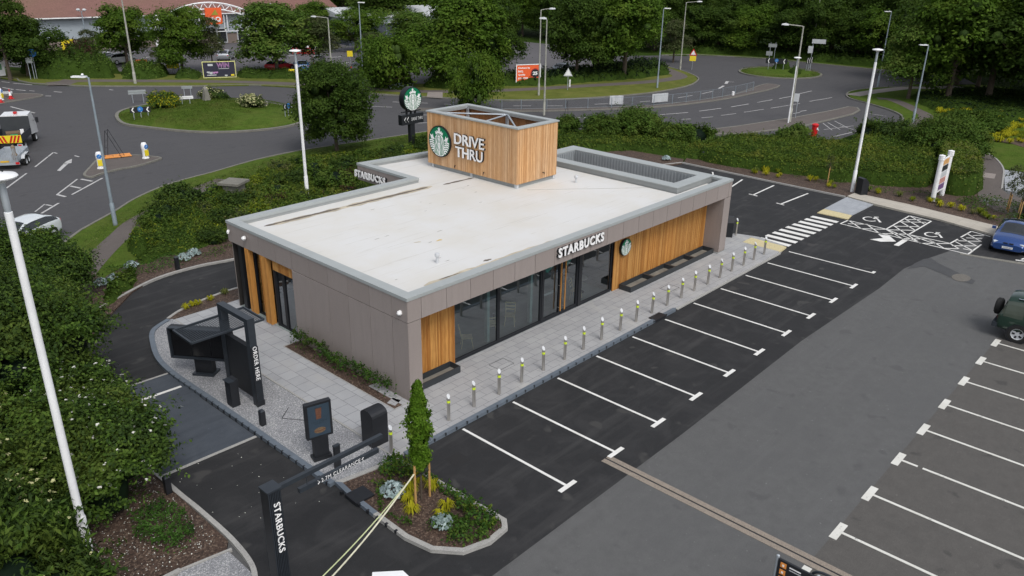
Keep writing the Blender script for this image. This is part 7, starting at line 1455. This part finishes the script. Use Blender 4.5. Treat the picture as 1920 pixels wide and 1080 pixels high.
HG('roundabout_bush', [(1440, 136), (1460, 138), (1485, 137), (1480, 126), (1455, 122)], 1.8, .2, 36, [(L_mid, .7), (L_bright, .3)], 'green bushes behind the chevrons on the mini roundabout', 'bush', edge=1.6, seed=42); HG('roundabout_bush', [(1472, 143), (1490, 146), (1508, 143), (1502, 132), (1480, 131)], 1.6, .2, 36, [(L_mid, .6), (L_dark, .4)], 'darker bush right of the chevrons on the mini roundabout', 'bush', edge=1.6, seed=43)
def RBush(px, py, r, hgt, mats, lab, sd, ls=.17):
    g = G(px, py, .6); z = rbz(*g); me = bush_np('roundabout_shrub', [(0, 0, hgt*.4, r, hgt*.6/r), (r*.4, -.1, hgt*.3, r*.7, hgt*.6/r)], ls, 110, mats, sd); o = tag_mesh('roundabout_shrub', me, lab, 'shrub'); o.location = (*g, z-.1)
RBush(308, 205, 1.25, 1.5, [(L_mid, .55), (L_yellow, .3), (L_bright, .15)], 'variegated green and yellow bush on the left of the large roundabout', 51); RBush(395, 184, 1.1, 1.2, [(L_olive, .5), (petal_c, .3), (L_mid, .2)], 'pale variegated bush behind the upright stone on the roundabout', 52); RBush(414, 187, .8, .8, [(L_dark, .8), (L_mid, .2)], 'small dark round bush right of the upright stone', 53); RBush(475, 205, 1.1, 1.2, [(petal_c, .4), (L_olive, .4), (L_mid, .2)], 'pale cream bush on the right of the large roundabout', 54)
mb = MB(); g = G(478, 212); 
for k in range(12): a = 2*math.pi*k/12; mb.tube([(1.2*math.cos(a), 1.2*math.sin(a), -.1), (1.2*math.cos(a), 1.2*math.sin(a), .25)], .16, kerb_o, 6)
solo('log_edging', mb, 'ring of short logs round the pale bush on the right of the roundabout', 'edging', (*g, rbz(*g)))
# shrub bank between the road and the drive lane
mixA = [(L_hedged, .28), (L_mid, .22), (L_hedge, .32), (L_grassy, .12), (L_ygreen, .06)]
HG('shrub_bank', [(560, 306), (670, 292), (760, 280), (900, 264), (1045, 250), (1050, 285), (900, 330), (760, 370), (640, 390), (590, 350)], .45, .14, 150, mixA, 'wide mixed shrub bank directly behind the shop roof', 'shrub', edge=.8, seed=61, shoots=5, bump=.75, bs=1.1)
HG('shrub_bank', [(375, 372), (420, 348), (480, 328), (560, 310), (592, 350), (640, 390), (560, 410), (470, 425), (400, 420), (360, 400)], .45, .13, 170, mixA, 'mixed shrub bank around the low concrete plinth', 'shrub', edge=.8, seed=62, shoots=5, bump=.75, bs=1.3)
HG('shrub_bank', [(275, 428), (312, 408), (372, 382), (410, 425), (470, 430), (560, 412), (560, 440), (440, 450), (380, 470), (300, 490), (262, 500), (240, 470)], .55, .12, 200, [(L_hedged, .42), (L_mid, .3), (L_hedge, .2), (L_ygreen, .08)], 'darker shrub bank behind the bark bed left of the shop', 'shrub', edge=.7, seed=63, shoots=5, bump=.7, bs=1.5)
HG('yellow_shrub', [(240, 455), (262, 445), (285, 455), (290, 480), (262, 492), (240, 480)], 1.2, .12, 150, [(L_bright, .5), (L_ygreen, .5)], 'bright yellow green shrub at the left tip of the shrub bank', 'shrub', edge=.6, seed=64)
HG('ground_cover', [(190, 505), (240, 500), (300, 478), (380, 472), (450, 460), (470, 470), (380, 492), (310, 510), (250, 540), (215, 560)], .22, .1, 120, [(L_cover, .7), (L_mid, .3)], 'low green cover plants in the bark bed beside the drive lane', 'plants', edge=.3, seed=65, gaps=.95, base=None)
HG('shrub_bank', [(215, 530), (255, 500), (268, 525), (235, 558), (200, 580), (190, 560)], .6, .16, 170, [(L_mid, .5), (L_hedged, .5)], 'loose green shrubs between the path and the large left shrubs', 'shrub', edge=.6, seed=66, shoots=5, bump=.5)
HG('long_grass', [(640, 290), (800, 262), (800, 250), (700, 268), (560, 290), (470, 312), (400, 338), (300, 372), (250, 400), (225, 425), (300, 395), (400, 350), (480, 330), (560, 312)], .16, .16, 60, [(L_grassy, 1.)], 'strip of long grass along the roadside kerb behind the shop', 'grass', edge=.4, seed=67, base=None, w=.22)['kind'] = 'stuff'
KINDS_ = [('green', L_mid, L_hedged, .9, .75), ('light green', L_bright, L_hedge, .8, .6), ('olive', L_olive, L_grassy, .8, .6), ('dark green', L_dark, L_hedged, 1.0, .8), ('bronze tipped', L_copper, L_hedge, .7, .55), ('yellow green', L_ygreen, L_bright, .7, .5)]
SHP = []
for i, (nm, a, b_, r, h) in enumerate(KINDS_): SHP.append(bush_np('mixed_shrub', [(0, 0, h*.4, r, h*.6/r), (r*.55, .2, h*.3, r*.6, h*.5/r), (-r*.45, -.3, h*.32, r*.6, h*.55/r)], .13, 120, [(b_, .4), (a, .6)], 300+i, sprig=.2, shoots=.5))
rk = random.Random(12); BK = [GP(q) for q in ([(560, 310), (670, 296), (760, 284), (900, 268), (1045, 252), (1048, 280), (900, 325), (760, 362), (640, 380), (590, 345)], [(300, 415), (372, 378), (400, 355), (480, 332), (560, 312), (592, 350), (560, 425), (440, 445), (380, 462), (300, 480), (262, 490), (262, 450)])]
for P_ in BK:
    A_ = abs(area2(P_))/2
    for (x, y) in sample_poly(P_, int(A_/4.2), np.random.default_rng(4)):
        k = rk.choice([0, 0, 1, 1, 2, 3, 3, 4, 5]); o = link(bpy.data.objects.new('mixed_shrub', SHP[k])); o.location = (x, y, .05); o.rotation_euler = (0, 0, rk.uniform(0, 6.28)); q = rk.uniform(.65, 1.35); o.scale = (q, q, q*rk.uniform(.8, 1.15)); tag(o, KINDS_[k][0]+' shrub growing in the mixed bank behind the shop', 'shrub', KINDS_[k][0]+' shrubs in the mixed bank behind the shop')
# right side hedges
mixH = [(L_hedge, .55), (L_hedged, .3), (L_mid, .15)]
HG('clipped_hedge', [(1050, 262), (1180, 258), (1300, 268), (1330, 290), (1300, 300), (1180, 285), (1052, 290)], .75, .15, 150, [(L_hedged, .3), (L_hedge, .5), (L_mid, .2)], 'rough hedge right of the timber tower behind the plant well', 'hedge', edge=.7, seed=71, shoots=2, bump=.4)
HG('clipped_hedge', [(1310, 300), (1330, 275), (1400, 268), (1500, 272), (1590, 282), (1620, 305), (1600, 343), (1500, 330), (1400, 318)], .95, .15, 190, mixH, 'broad clipped hedge behind the far parking bays', 'hedge', edge=.8, seed=72, trim=True, bump=.22, bs=1.6, shoots=2)
HG('clipped_hedge', [(1585, 300), (1600, 275), (1680, 275), (1745, 300), (1750, 345), (1700, 352), (1600, 340)], 1.05, .15, 190, mixH, 'broad clipped hedge right of the white lamp by the crossing', 'hedge', edge=.8, seed=73, trim=True, bump=.22, bs=1.6, shoots=2)
HG('clipped_hedge', [(1750, 330), (1760, 300), (1800, 298), (1832, 320), (1838, 358), (1810, 368), (1765, 362)], 1.7, .15, 260, [(L_hedge, .6), (L_grassy, .25), (L_hedged, .15)], 'tall squared hedge right behind the white twin post sign', 'hedge', edge=.5, seed=74, trim=True, bump=.06)
for i, (px, py, r, h, m, lab) in enumerate(((1130, 252, 1.6, 1.7, L_mid, 'green bush behind the plant well, leftmost of the row'), (1195, 250, 2.0, 2.0, L_bright, 'largest green bush behind the plant well'), (1262, 264, 1.5, 1.6, L_mid, 'green bush behind the plant well nearest the white post'), (1305, 266, 1.4, 1.5, L_bright, 'last green bush of the row right of the shop roof'), (1065, 240, 1.0, 1.3, L_mid, 'small bush by the kerb just right of the timber tower'), (1486, 266, 1.2, 1.7, L_bright, 'light green bush in front of the twin lamps beside the pillar box'), (1625, 258, 1.4, 1.5, L_mid, 'green bush left of the dark one beside the side road'), (1672, 262, 1.7, 1.5, L_dark, 'dark purple green bush beside the side road'), (1750, 282, 2.3, 2.2, L_mid, 'large dense round bush behind the clipped hedges at right'), (1800, 272, 2.2, 1.7, L_bright, 'light bush right of the large round bush'), (1815, 290, 1.3, 1.5, L_mid, 'bush at the end of the curved footpath'), (1255, 262, .9, 1.0, L_bright, 'small bright bush in the middle of the rear hedge row'), (1845, 236, 1.7, 1.1, L_mid, 'rounded green bush in the upper right bark bed'), (1790, 232, 1.6, 1.1, L_mid, 'low green bush left in the upper right bark bed'))):
    g = G(px, py+8); me = bush_np('bush', [(0, 0, h*.45, r, h*.55/r), (r*.5, .2, h*.35, r*.7, h*.5/r), (-r*.5, -.1, h*.38, r*.65, h*.5/r)], .17, 130, [(m, .75), (L_hedged, .25)], 80+i, sprig=.12); o = tag_mesh('bush', me, lab, 'bush'); o.location = (*g, 0)
# beds: yellow grasses along the cream pavement
def tuft_mesh(seed, r=.3, h=.32, n=70, m=L_yellow, wd=.022):
    rg = np.random.default_rng(seed); vs = []; fs = []
    for k in range(n):
        a = rg.uniform(0, 6.28); l = rg.uniform(.6, 1.1); d = np.array([math.cos(a), math.sin(a)]); s = np.array([-d[1], d[0]])*wd*rg.uniform(.6, 1.2); o = len(vs)
        p0 = d*.03; p1 = d*r*.5*l; p2 = d*r*l; z1, z2 = h*l*rg.uniform(.7, 1), h*l*rg.uniform(.1, .6)
        vs += [(*(p0-s), 0), (*(p0+s), 0), (*(p1+s), z1), (*(p1-s), z1), (*p2, z2), (*p2, z2)]; fs += [(o, o+1, o+2, o+3), (o+3, o+2, o+4, o+5)]
    return npmesh('grass_tuft', [(np.array(vs), np.array(fs), m)])
TU = [tuft_mesh(1), tuft_mesh(2), tuft_mesh(3, m=L_ygreen), tuft_mesh(4, m=L_grassy)]
def tuft(g, k, lab, grp, s=1., z=.08, name='grass_tuft'):
    o = link(bpy.data.objects.new(name, TU[k])); o.location = (*g, z); o.rotation_euler = (0, 0, random.uniform(0, 6)); o.scale = (s, s, s); return tag(o, lab, 'ornamental grass', grp)
rt_ = random.Random(9)
for k in range(7): tuft([(-3.55, -1.55), (-3.1, -1.35), (-2.98, -1.9), (-3.9, -1.85), (-4.15, -2.3), (-3.75, -3.1), (-3.35, -2.9)][k], k % 2, 'yellow grass tuft round the slender staked tree', 'yellow grass tufts under the slender tree', 1.0)
GY_ = 'yellow grass tufts in the bark bed behind the crossing'
for k in range(40):
    t = rt_.random(); px = 1300+t*570; base = np.interp(px, [1300, 1440, 1587, 1603, 1700, 1760, 1870], [306, 335, 366, 358, 380, 394, 424]); g = G(px, base-rt_.uniform(3, 14)); tuft(g, rt_.choice([0, 2, 2, 3]), 'yellow or yellow green grass tuft in the bark bed behind the crossing', GY_, rt_.uniform(.7, 1.25))
for k in range(40): tuft(G(rt_.uniform(1848, 1925), rt_.uniform(238, 272)), rt_.choice([0, 0, 1, 2]), 'yellow grass tuft in the upper right bark bed', 'yellow grass tufts in the upper right bark bed', rt_.uniform(1.0, 1.7), .09)
for k in range(46): px, py = rt_.uniform(1760, 1920), 0; py = rt_.choice([rt_.uniform(208, 224)+ (px-1760)*.04, rt_.uniform(240, 268)+(px-1840)*.02 if px > 1840 else 214]); tuft(G(px, py), rt_.choice([0, 0, 1]), 'yellow grass tuft in the upper right bark bed', 'yellow grass tufts in the upper right bark bed', rt_.uniform(1.1, 2.0))
for px, py in ((362, 577), (350, 582), (372, 574), (395, 566)): tuft(G(px, py), 0, 'yellow grass tuft at the tip of the bed by the pavement', 'yellow grass tufts beside the drive lane', .8)
for k in range(5): x = .2+k*1.4; tuft((x, 16.0+rt_.uniform(-.3, .1)), 3, 'dull green grass tuft in the bed between lane and pavement', 'green tufts in the bed beside the lane', .9)
HG('ground_cover', [(1300, 290), (1440, 325), (1560, 350), (1700, 370), (1780, 385), (1870, 410), (1920, 425), (1920, 405), (1850, 380), (1700, 358), (1560, 338), (1440, 312), (1320, 285)], .25, .11, 60, [(L_hedged, .5), (L_cover, .3), (L_olive, .2)], 'mixed low plants scattered in the bark bed along the hedges', 'plants', edge=.3, seed=91, gaps=1.02, base=None)
HG('ground_cover', [(1790, 385), (1850, 372), (1920, 392), (1960, 420), (1900, 430), (1840, 410)], .4, .12, 90, [(L_mid, .5), (L_cover, .3), (silver_leaf, .05), (L_hedged, .15)], 'leafy low plants around the staked saplings at right', 'plants', edge=.3, seed=92, gaps=.9, base=None)
# staked saplings
def stakes(o, a, b, h, cross=True):
    for p in (a, b): part('stake', MB().tube([(*p, 0), (*p, h)], .035, stake_wood, 8), o)
    if cross: part('cross_rail', MB().tube([(*a, h-.12), (*b, h-.12)], .03, stake_wood, 8), o)
def sapling(g, h, lab, w_=.45, nl=900, m=L_olive, seed=5, st=1.2):
    cs, rs, P, N, rng = crown_points(h, w_, 14, nl, h*.35, 'oval', seed, .5); V, F = leaves(P, N, .1, .6, rng); o = thing('sapling', lab, 'young tree', (*g, .06)); part('crown', npmesh('crown', [(V, F, m)]), o); part('trunk', trunk_mb(h, .025, h*.35, cs, w_, .05, 5, seed), o, sm=True); stakes(o, (-.28, -.1), (.28, .1), st, False); part('tie', MB().bar((-.28, -.1, st-.1), (.28, .1, st-.1), .02, .05, rubber), o)
sapling(G(1551, 346), 2.3, 'thin staked sapling in front of the broad clipped hedge', seed=5, nl=350); sapling(G(1888, 398), 3.0, 'staked sapling behind the blue coupe, left of the pair', .6, seed=6, nl=1500); sapling(G(1908, 412), 3.0, 'staked sapling behind the blue coupe, right of the pair', .7, seed=7, nl=1800)
# ------------------------------------------------------------ slender hornbeam in the island bed
rng = np.random.default_rng(21); n = 15000; z = rng.uniform(0, 1, n)**.92; zz = 1.12+z*2.85; pr = np.interp(zz, [1.1, 1.3, 1.6, 2.0, 2.4, 2.75, 3.1, 3.5, 3.8, 4.0], [.12, .25, .29, .27, .36, .41, .29, .19, .13, .03])
a_ = rng.uniform(0, 6.283, n); lum = 1+.22*np.sin(a_*3+zz*7)+.16*np.sin(a_*5-zz*11)+.12*np.sin(zz*23+a_); q_ = np.sqrt(rng.uniform(.18, 1, n))*(1+(rng.random(n) < .1)*rng.uniform(0, .35, n)); P = np.column_stack([np.cos(a_)*pr*lum*q_*.9, np.sin(a_)*pr*lum*q_*.9, zz+rng.normal(size=n)*.03]); N = np.column_stack([np.cos(a_), np.sin(a_), np.full(n, .55)])+rng.normal(size=(n, 3))*.5
P2, N2 = P[fn3(P, 11, 4) > -.5], N[fn3(P, 11, 4) > -.5]; mat_h = leafmat('leaf_hornbeam', (.06, .13, .010), (.12, .22, .02), (.15, .24, .03), 3)
V, F = leaves(P2, N2, .085, .6, rng, .2); o = thing('slender_tree', 'slender conical young hornbeam tied between two stakes in the island bed', 'young tree', (-3.57, -2.06, .08)); part('crown', npmesh('crown', [(V, F, mat_h)]), o)
part('trunk', MB().tube([(0, 0, 0), (.01, 0, .8), (0, .02, 1.6), (0, 0, 3.3)], [.03, .026, .022, .01], bark, 8), o, sm=True); stakes(o, (-.28, -.07), (.28, -.06), 1.38); part('tie', MB().bar((-.28, -.07, .95), (.28, -.06, .95), .02, .05, rubber), o)
# island bed plants
BI = inset(BED, .18)
HG('ground_cover', [(-2.85, .0), (-2.75, -1.2), (-2.65, -3.0), (-2.68, -4.4), (-3.2, -4.6), (-3.35, -3.6), (-3.0, -2.7), (-3.0, -1.6), (-3.5, -1.0), (-3.7, -.1)], .34, .1, 620, [(L_cover, .7), (L_hedge, .3)], 'bright green low plants along the parking side of the island bed', 'plants', world=True, edge=.08, seed=101, shoots=40, gaps=.3, base=None, bump=.5, bs=3)
HG('ground_cover', [(-3.4, -3.4), (-3.2, -4.6), (-3.9, -4.6), (-4.3, -4.2), (-4.5, -3.4), (-4.1, -3.0)], .26, .095, 560, [(L_cover, .6), (L_mid, .4)], 'green low plants at the rounded tip of the island bed', 'plants', world=True, edge=.08, seed=102, shoots=35, gaps=.5, base=None, bump=.5, bs=3)
HG('ground_cover', [(-4.6, -1.8), (-4.3, -1.2), (-3.9, -1.1), (-3.8, -.6), (-4.2, -.3), (-4.5, -1.0), (-4.75, -1.6), (-4.7, -2.8), (-4.4, -2.6)], .2, .09, 380, [(L_mid, .6), (L_cover, .4)], 'sparse green plants at the lane side of the island bed', 'plants', world=True, edge=.08, seed=103, shoots=25, gaps=.6, base=None, bump=.5, bs=3)
def silver(g, lab, s=1., z=.08):
    rg = np.random.default_rng(int(abs(g[0]*100))); P = []; N = []
    for k in range(150): a = rg.uniform(0, 6.28); q = math.sqrt(rg.random()); P.append((q*.33*math.cos(a), q*.33*math.sin(a), .12+.2*(1-q*q)+rg.uniform(-.03, .03))); N.append((math.cos(a)*q*1.1+rg.normal()*.45, math.sin(a)*q*1.1+rg.normal()*.45, .7))
    V, F = leaves(np.array(P), np.array(N), .13, .6, rg); o = tag_mesh('silver_plant', npmesh('silver_plant', [(V, F, silver_leaf)]), lab, 'plant', 'silver leaved plants'); o.location = (*g, z); o.scale = (s, s, s)
silver((-3.98, -1.25), 'silver leaved plant behind the left stake in the island bed', 1.15); silver((-3.93, -3.35), 'silver leaved plant in front of the staked tree in the island bed', 1.0)
for px, py, lab in ((248, 505, 'silver plant in the bark bed nearest the left shrubs'), (346, 490, 'silver plant just behind the black light post in the bark bed'), (364, 481, 'silver plant right of the one behind the light post'), (215, 530, 'silver plant at the edge of the left shrubs'), (190, 538, 'silver plant partly hidden by the left shrubs'), (1249, 302, 'silver plant right of the plant well in the rear bark bed')): silver(G(px, py), lab, 1.1)
# narrow bed against the west wall
HG('wall_plants', [(-.28, 9.3), (-.22, 6.5), (-.22, 3.2), (-.55, 3.4), (-.64, 5), (-.62, 7), (-.66, 9.2)], .6, .1, 520, [(L_cover, .45), (L_mid, .35), (L_dark, .2)], 'row of leafy green plants against the brown end wall', 'plants', world=True, edge=.07, seed=104, shoots=40, base=None, bump=.6, bs=4)
HG('ground_cover', [(-.8, 9.2), (-.65, 7), (-.7, 4), (-.82, 2.8), (-.62, 3), (-.55, 6), (-.5, 9.2)], .12, .07, 60, [(L_mid, .6), (L_cover, .3), (petal_c, .1)], 'scattered small plants in the narrow bed by the end wall', 'plants', world=True, edge=.1, seed=105, base=None, gaps=.9)
# ------------------------------------------------------------ large shrubs at the left edge
right_of = lambda P: P[:, 0] > -10.9
me = bush_np('hawthorn', [(-10.2, 13.4, 1.5, 2.1, .95), (-12.2, 14.5, 1.8, 2.4, 1.), (-8.7, 16.4, 1.1, 1.7, .95), (-10.8, 18.5, 1.4, 2.3, .95), (-7.2, 19.5, .9, 1.6, .9), (-13.6, 18, 1.8, 2.6, 1.), (-8.6, 12.4, .9, 1.2, .95), (-5.8, 21.2, .7, 1.3, .9), (-9.0, 21.5, 1.1, 2., .9), (-6.6, 22.6, 1.5, 1.5, 1.), (-5.0, 20.6, 1.2, 1.2, 1.), (-8.2, 24.2, 1.4, 1.6, 1.), (-10.5, 24, 1.5, 2, 1.), (-7.0, 18.0, 1.1, 1.4, .95), (-5.3, 23.4, 1.6, 1.25, 1.), (-7.0, 25.4, 1.7, 1.5, 1.), (-5.0, 25.0, 1.1, .8, 1.), (-8.6, 26.6, 1.8, 1.4, 1.)], .13, 150, [(L_dark, .45), (L_mid, .4), (L_bright, .15)], 201, sprig=.16, droop=.15); tag_mesh('hawthorn', me, 'large dense green shrub mass beside the drive lane at the left edge', 'shrub')
me = bush_np('flowering_shrub', [(-9.35, 4.3, 1.45, 1.25, 1.), (-9.25, 6.1, 1.5, 1.35, 1.), (-9.1, 8.0, 1.5, 1.3, 1.), (-10.0, 5.6, 1.3, 1.6, 1.), (-10.9, 7.4, 1.4, 1.8, 1.), (-9.6, 7.6, 1.1, 1.35, .95), (-10.4, 9.4, 1.2, 1.7, .95), (-11.3, 5.2, 1.0, 1.4, 1.), (-10.1, 3.9, .8, 1.15, .95), (-11.0, 11.0, 1.4, 1.8, .95)], .115, 190, [(L_dark, .35), (L_mid, .45), (L_bright, .2)], 202, sprig=.14, extra=(petal, 520, .08, right_of), droop=.1); tag_mesh('flowering_shrub', me, 'white flowering shrub arching over the kerb of the drive lane', 'shrub')
me = bush_np('cream_flowering_shrub', [(-13.6, 5.3, 1.9, 1.5, 1.), (-13.9, 7.4, 2.0, 1.7, 1.), (-12.6, 8.4, 1.7, 1.6, .95), (-12.6, 4.4, 1.4, 1.2, .95), (-13.2, 10.6, 1.8, 1.9, .95), (-12.2, 12, 1.6, 1.6, .9)], .105, 200, [(L_dark, .45), (L_mid, .55)], 203, sprig=.12, extra=(petal_c, 900, .09, lambda P: (P[:, 1] < 8.2)), droop=.1); tag_mesh('cream_flowering_shrub', me, 'shrub thick with cream flowers left of the nearest white lamp', 'shrub')
me = bush_np('cherry_laurel', [(-13.5, .9, 1.5, 1.4, 1.), (-12.7, 2.5, 1.1, 1.2, 1.), (-13.7, 2.8, 1.6, 1.4, 1.), (-12.6, .2, 1., 1.1, .95), (-12.2, 1.4, .8, .85, .95), (-13.9, -.8, 1.5, 1.4, .95), (-11.9, 3.4, .7, .8, .95), (-13.0, 4.0, 1.2, 1.2, .95)], .2, 85, [(L_dark, .45), (L_mid, .55)], 204, w=.34, sprig=.15, extra=(petal_c, 60, .07, None), droop=.55); tag_mesh('cherry_laurel', me, 'long leaved shrub at the lower left corner in front of the white lamp', 'shrub')
HG('ground_cover', [(-9.0, 1.0), (-8.6, 2.4), (-9.0, 3.4), (-9.8, 3.2), (-10.1, 2.2), (-9.8, 1.0)], .3, .08, 420, [(L_cover, 1.)], 'bright green low plants in the bark beside the lower left kerb', 'plants', world=True, edge=.1, seed=106, shoots=40, gaps=.4, base=None, bump=.6, bs=3)
HG('ground_cover', [(-8.9, 3.6), (-8.8, 5.5), (-9.4, 5.6), (-9.6, 4.0)], .2, .08, 200, [(L_cover, .5), (L_mid, .5)], 'sparse green plants under the white flowering shrub', 'plants', world=True, edge=.2, seed=107, gaps=.9, base=None)
rg = np.random.default_rng(77)
def litter_petals(poly, n, sz, lab, z):
    P = sample_poly(poly, n, rg); V, F = leaves(np.column_stack([P, np.full(n, z)]), np.array([[0, 0, 1.]]*n)+rg.normal(size=(n, 3))*.2, sz, .9, rg); o = tag_mesh('fallen_petals', npmesh('fallen_petals', [(V, F, petal)]), lab, 'petals'); o['kind'] = 'stuff'
litter_petals([(-8.6, .6), (-8.5, 4.6), (-9.6, 5), (-11.3, 3.0), (-11.2, .8), (-9.9, .4)], 520, .035, 'white petals fallen on the bark at the lower left', .1); litter_petals([(-8.1, .4), (-5.3, .0), (-6, 4), (-8.1, 5.5)], 26, .035, 'a few white petals fallen on the lane', .03)
me = bush_np('roadside_tree', [(-9.8, 10.8, 3.3, 1.9, 1.), (-8.7, 9.8, 3.0, 1.3, 1.), (-10.9, 12.6, 3.5, 2.0, 1.), (-9.5, 13.6, 3.0, 1.6, 1.), (-11.8, 10.2, 3.2, 1.8, 1.), (-12.6, 13.6, 3.2, 2.1, 1.), (-8.4, 11.6, 2.5, 1.2, 1.), (-10.2, 9.0, 2.6, 1.3, 1.)], .12, 125, [(L_dark, .5), (L_mid, .38), (L_bright, .12)], 205, sprig=.2, shoots=.5, droop=.15)
o = thing('leaning_tree', 'ragged dark green tree overhanging the drive lane from the left edge', 'tree', (-10.4, 11.4, .05)); part('crown', me, o).location = (10.4, -11.4, -.05); tb = MB()
for q in ((-9.4, 10.4, 3.2), (-10.9, 12.4, 3.4), (-11.6, 10.4, 3.2), (-9.4, 13.2, 3)): tb.tube([(0, 0, 0), ((q[0]+10.4)*.3, (q[1]-11.4)*.3, 1.4), (q[0]+10.4, q[1]-11.4, q[2])], [.12, .09, .03], bark, 7)
part('trunk', tb, o, sm=True)
P_ = sample_poly(ccw(inset(RB, .35)), 22000, np.random.default_rng(8)); zf = np.array([rbz(x, y) for x, y in P_]); ok_ = fnoise(P_, 1.6, 3) > -.75; rgq = np.random.default_rng(9)
V, F = leaves(np.column_stack([P_, zf+.04])[ok_], rgq.normal(size=(ok_.sum(), 3))+np.array([0, 0, .6]), .13, .22, rgq); tag_mesh('rough_grass', npmesh('rough_grass', [(V, F, leafmat('leaf_lawn', (.07, .115, .016), (.12, .165, .03), (.13, .14, .04), .5))]), 'rough mown grass covering the large roundabout', 'grass')['kind'] = 'stuff'
# grass texture on the visible verges
for nm, P, ds, lab, hh in (('mini', [(x, y) for x, y in M2], 50, 'rough grass covering the mini roundabout', .12),):
    HG('rough_grass', ccw(P), hh, .16, ds, [(L_grassy, 1.)], lab, 'grass', world=True, edge=.3, seed=110, base=None, w=.25, z=.15, smoothp=False)['kind'] = 'stuff'
HG('long_grass', [(225, 430), (300, 392), (400, 345), (420, 330), (300, 358), (250, 385), (217, 408), (165, 440), (150, 470), (120, 540), (150, 560), (180, 490)], .07, .12, 90, [(L_grassy, .7), (L_hedge, .3)], 'short rough grass on the verge around the pale grey street lamp', 'grass', edge=.2, seed=111, base=None, w=.2, z=.06)['kind'] = 'stuff'
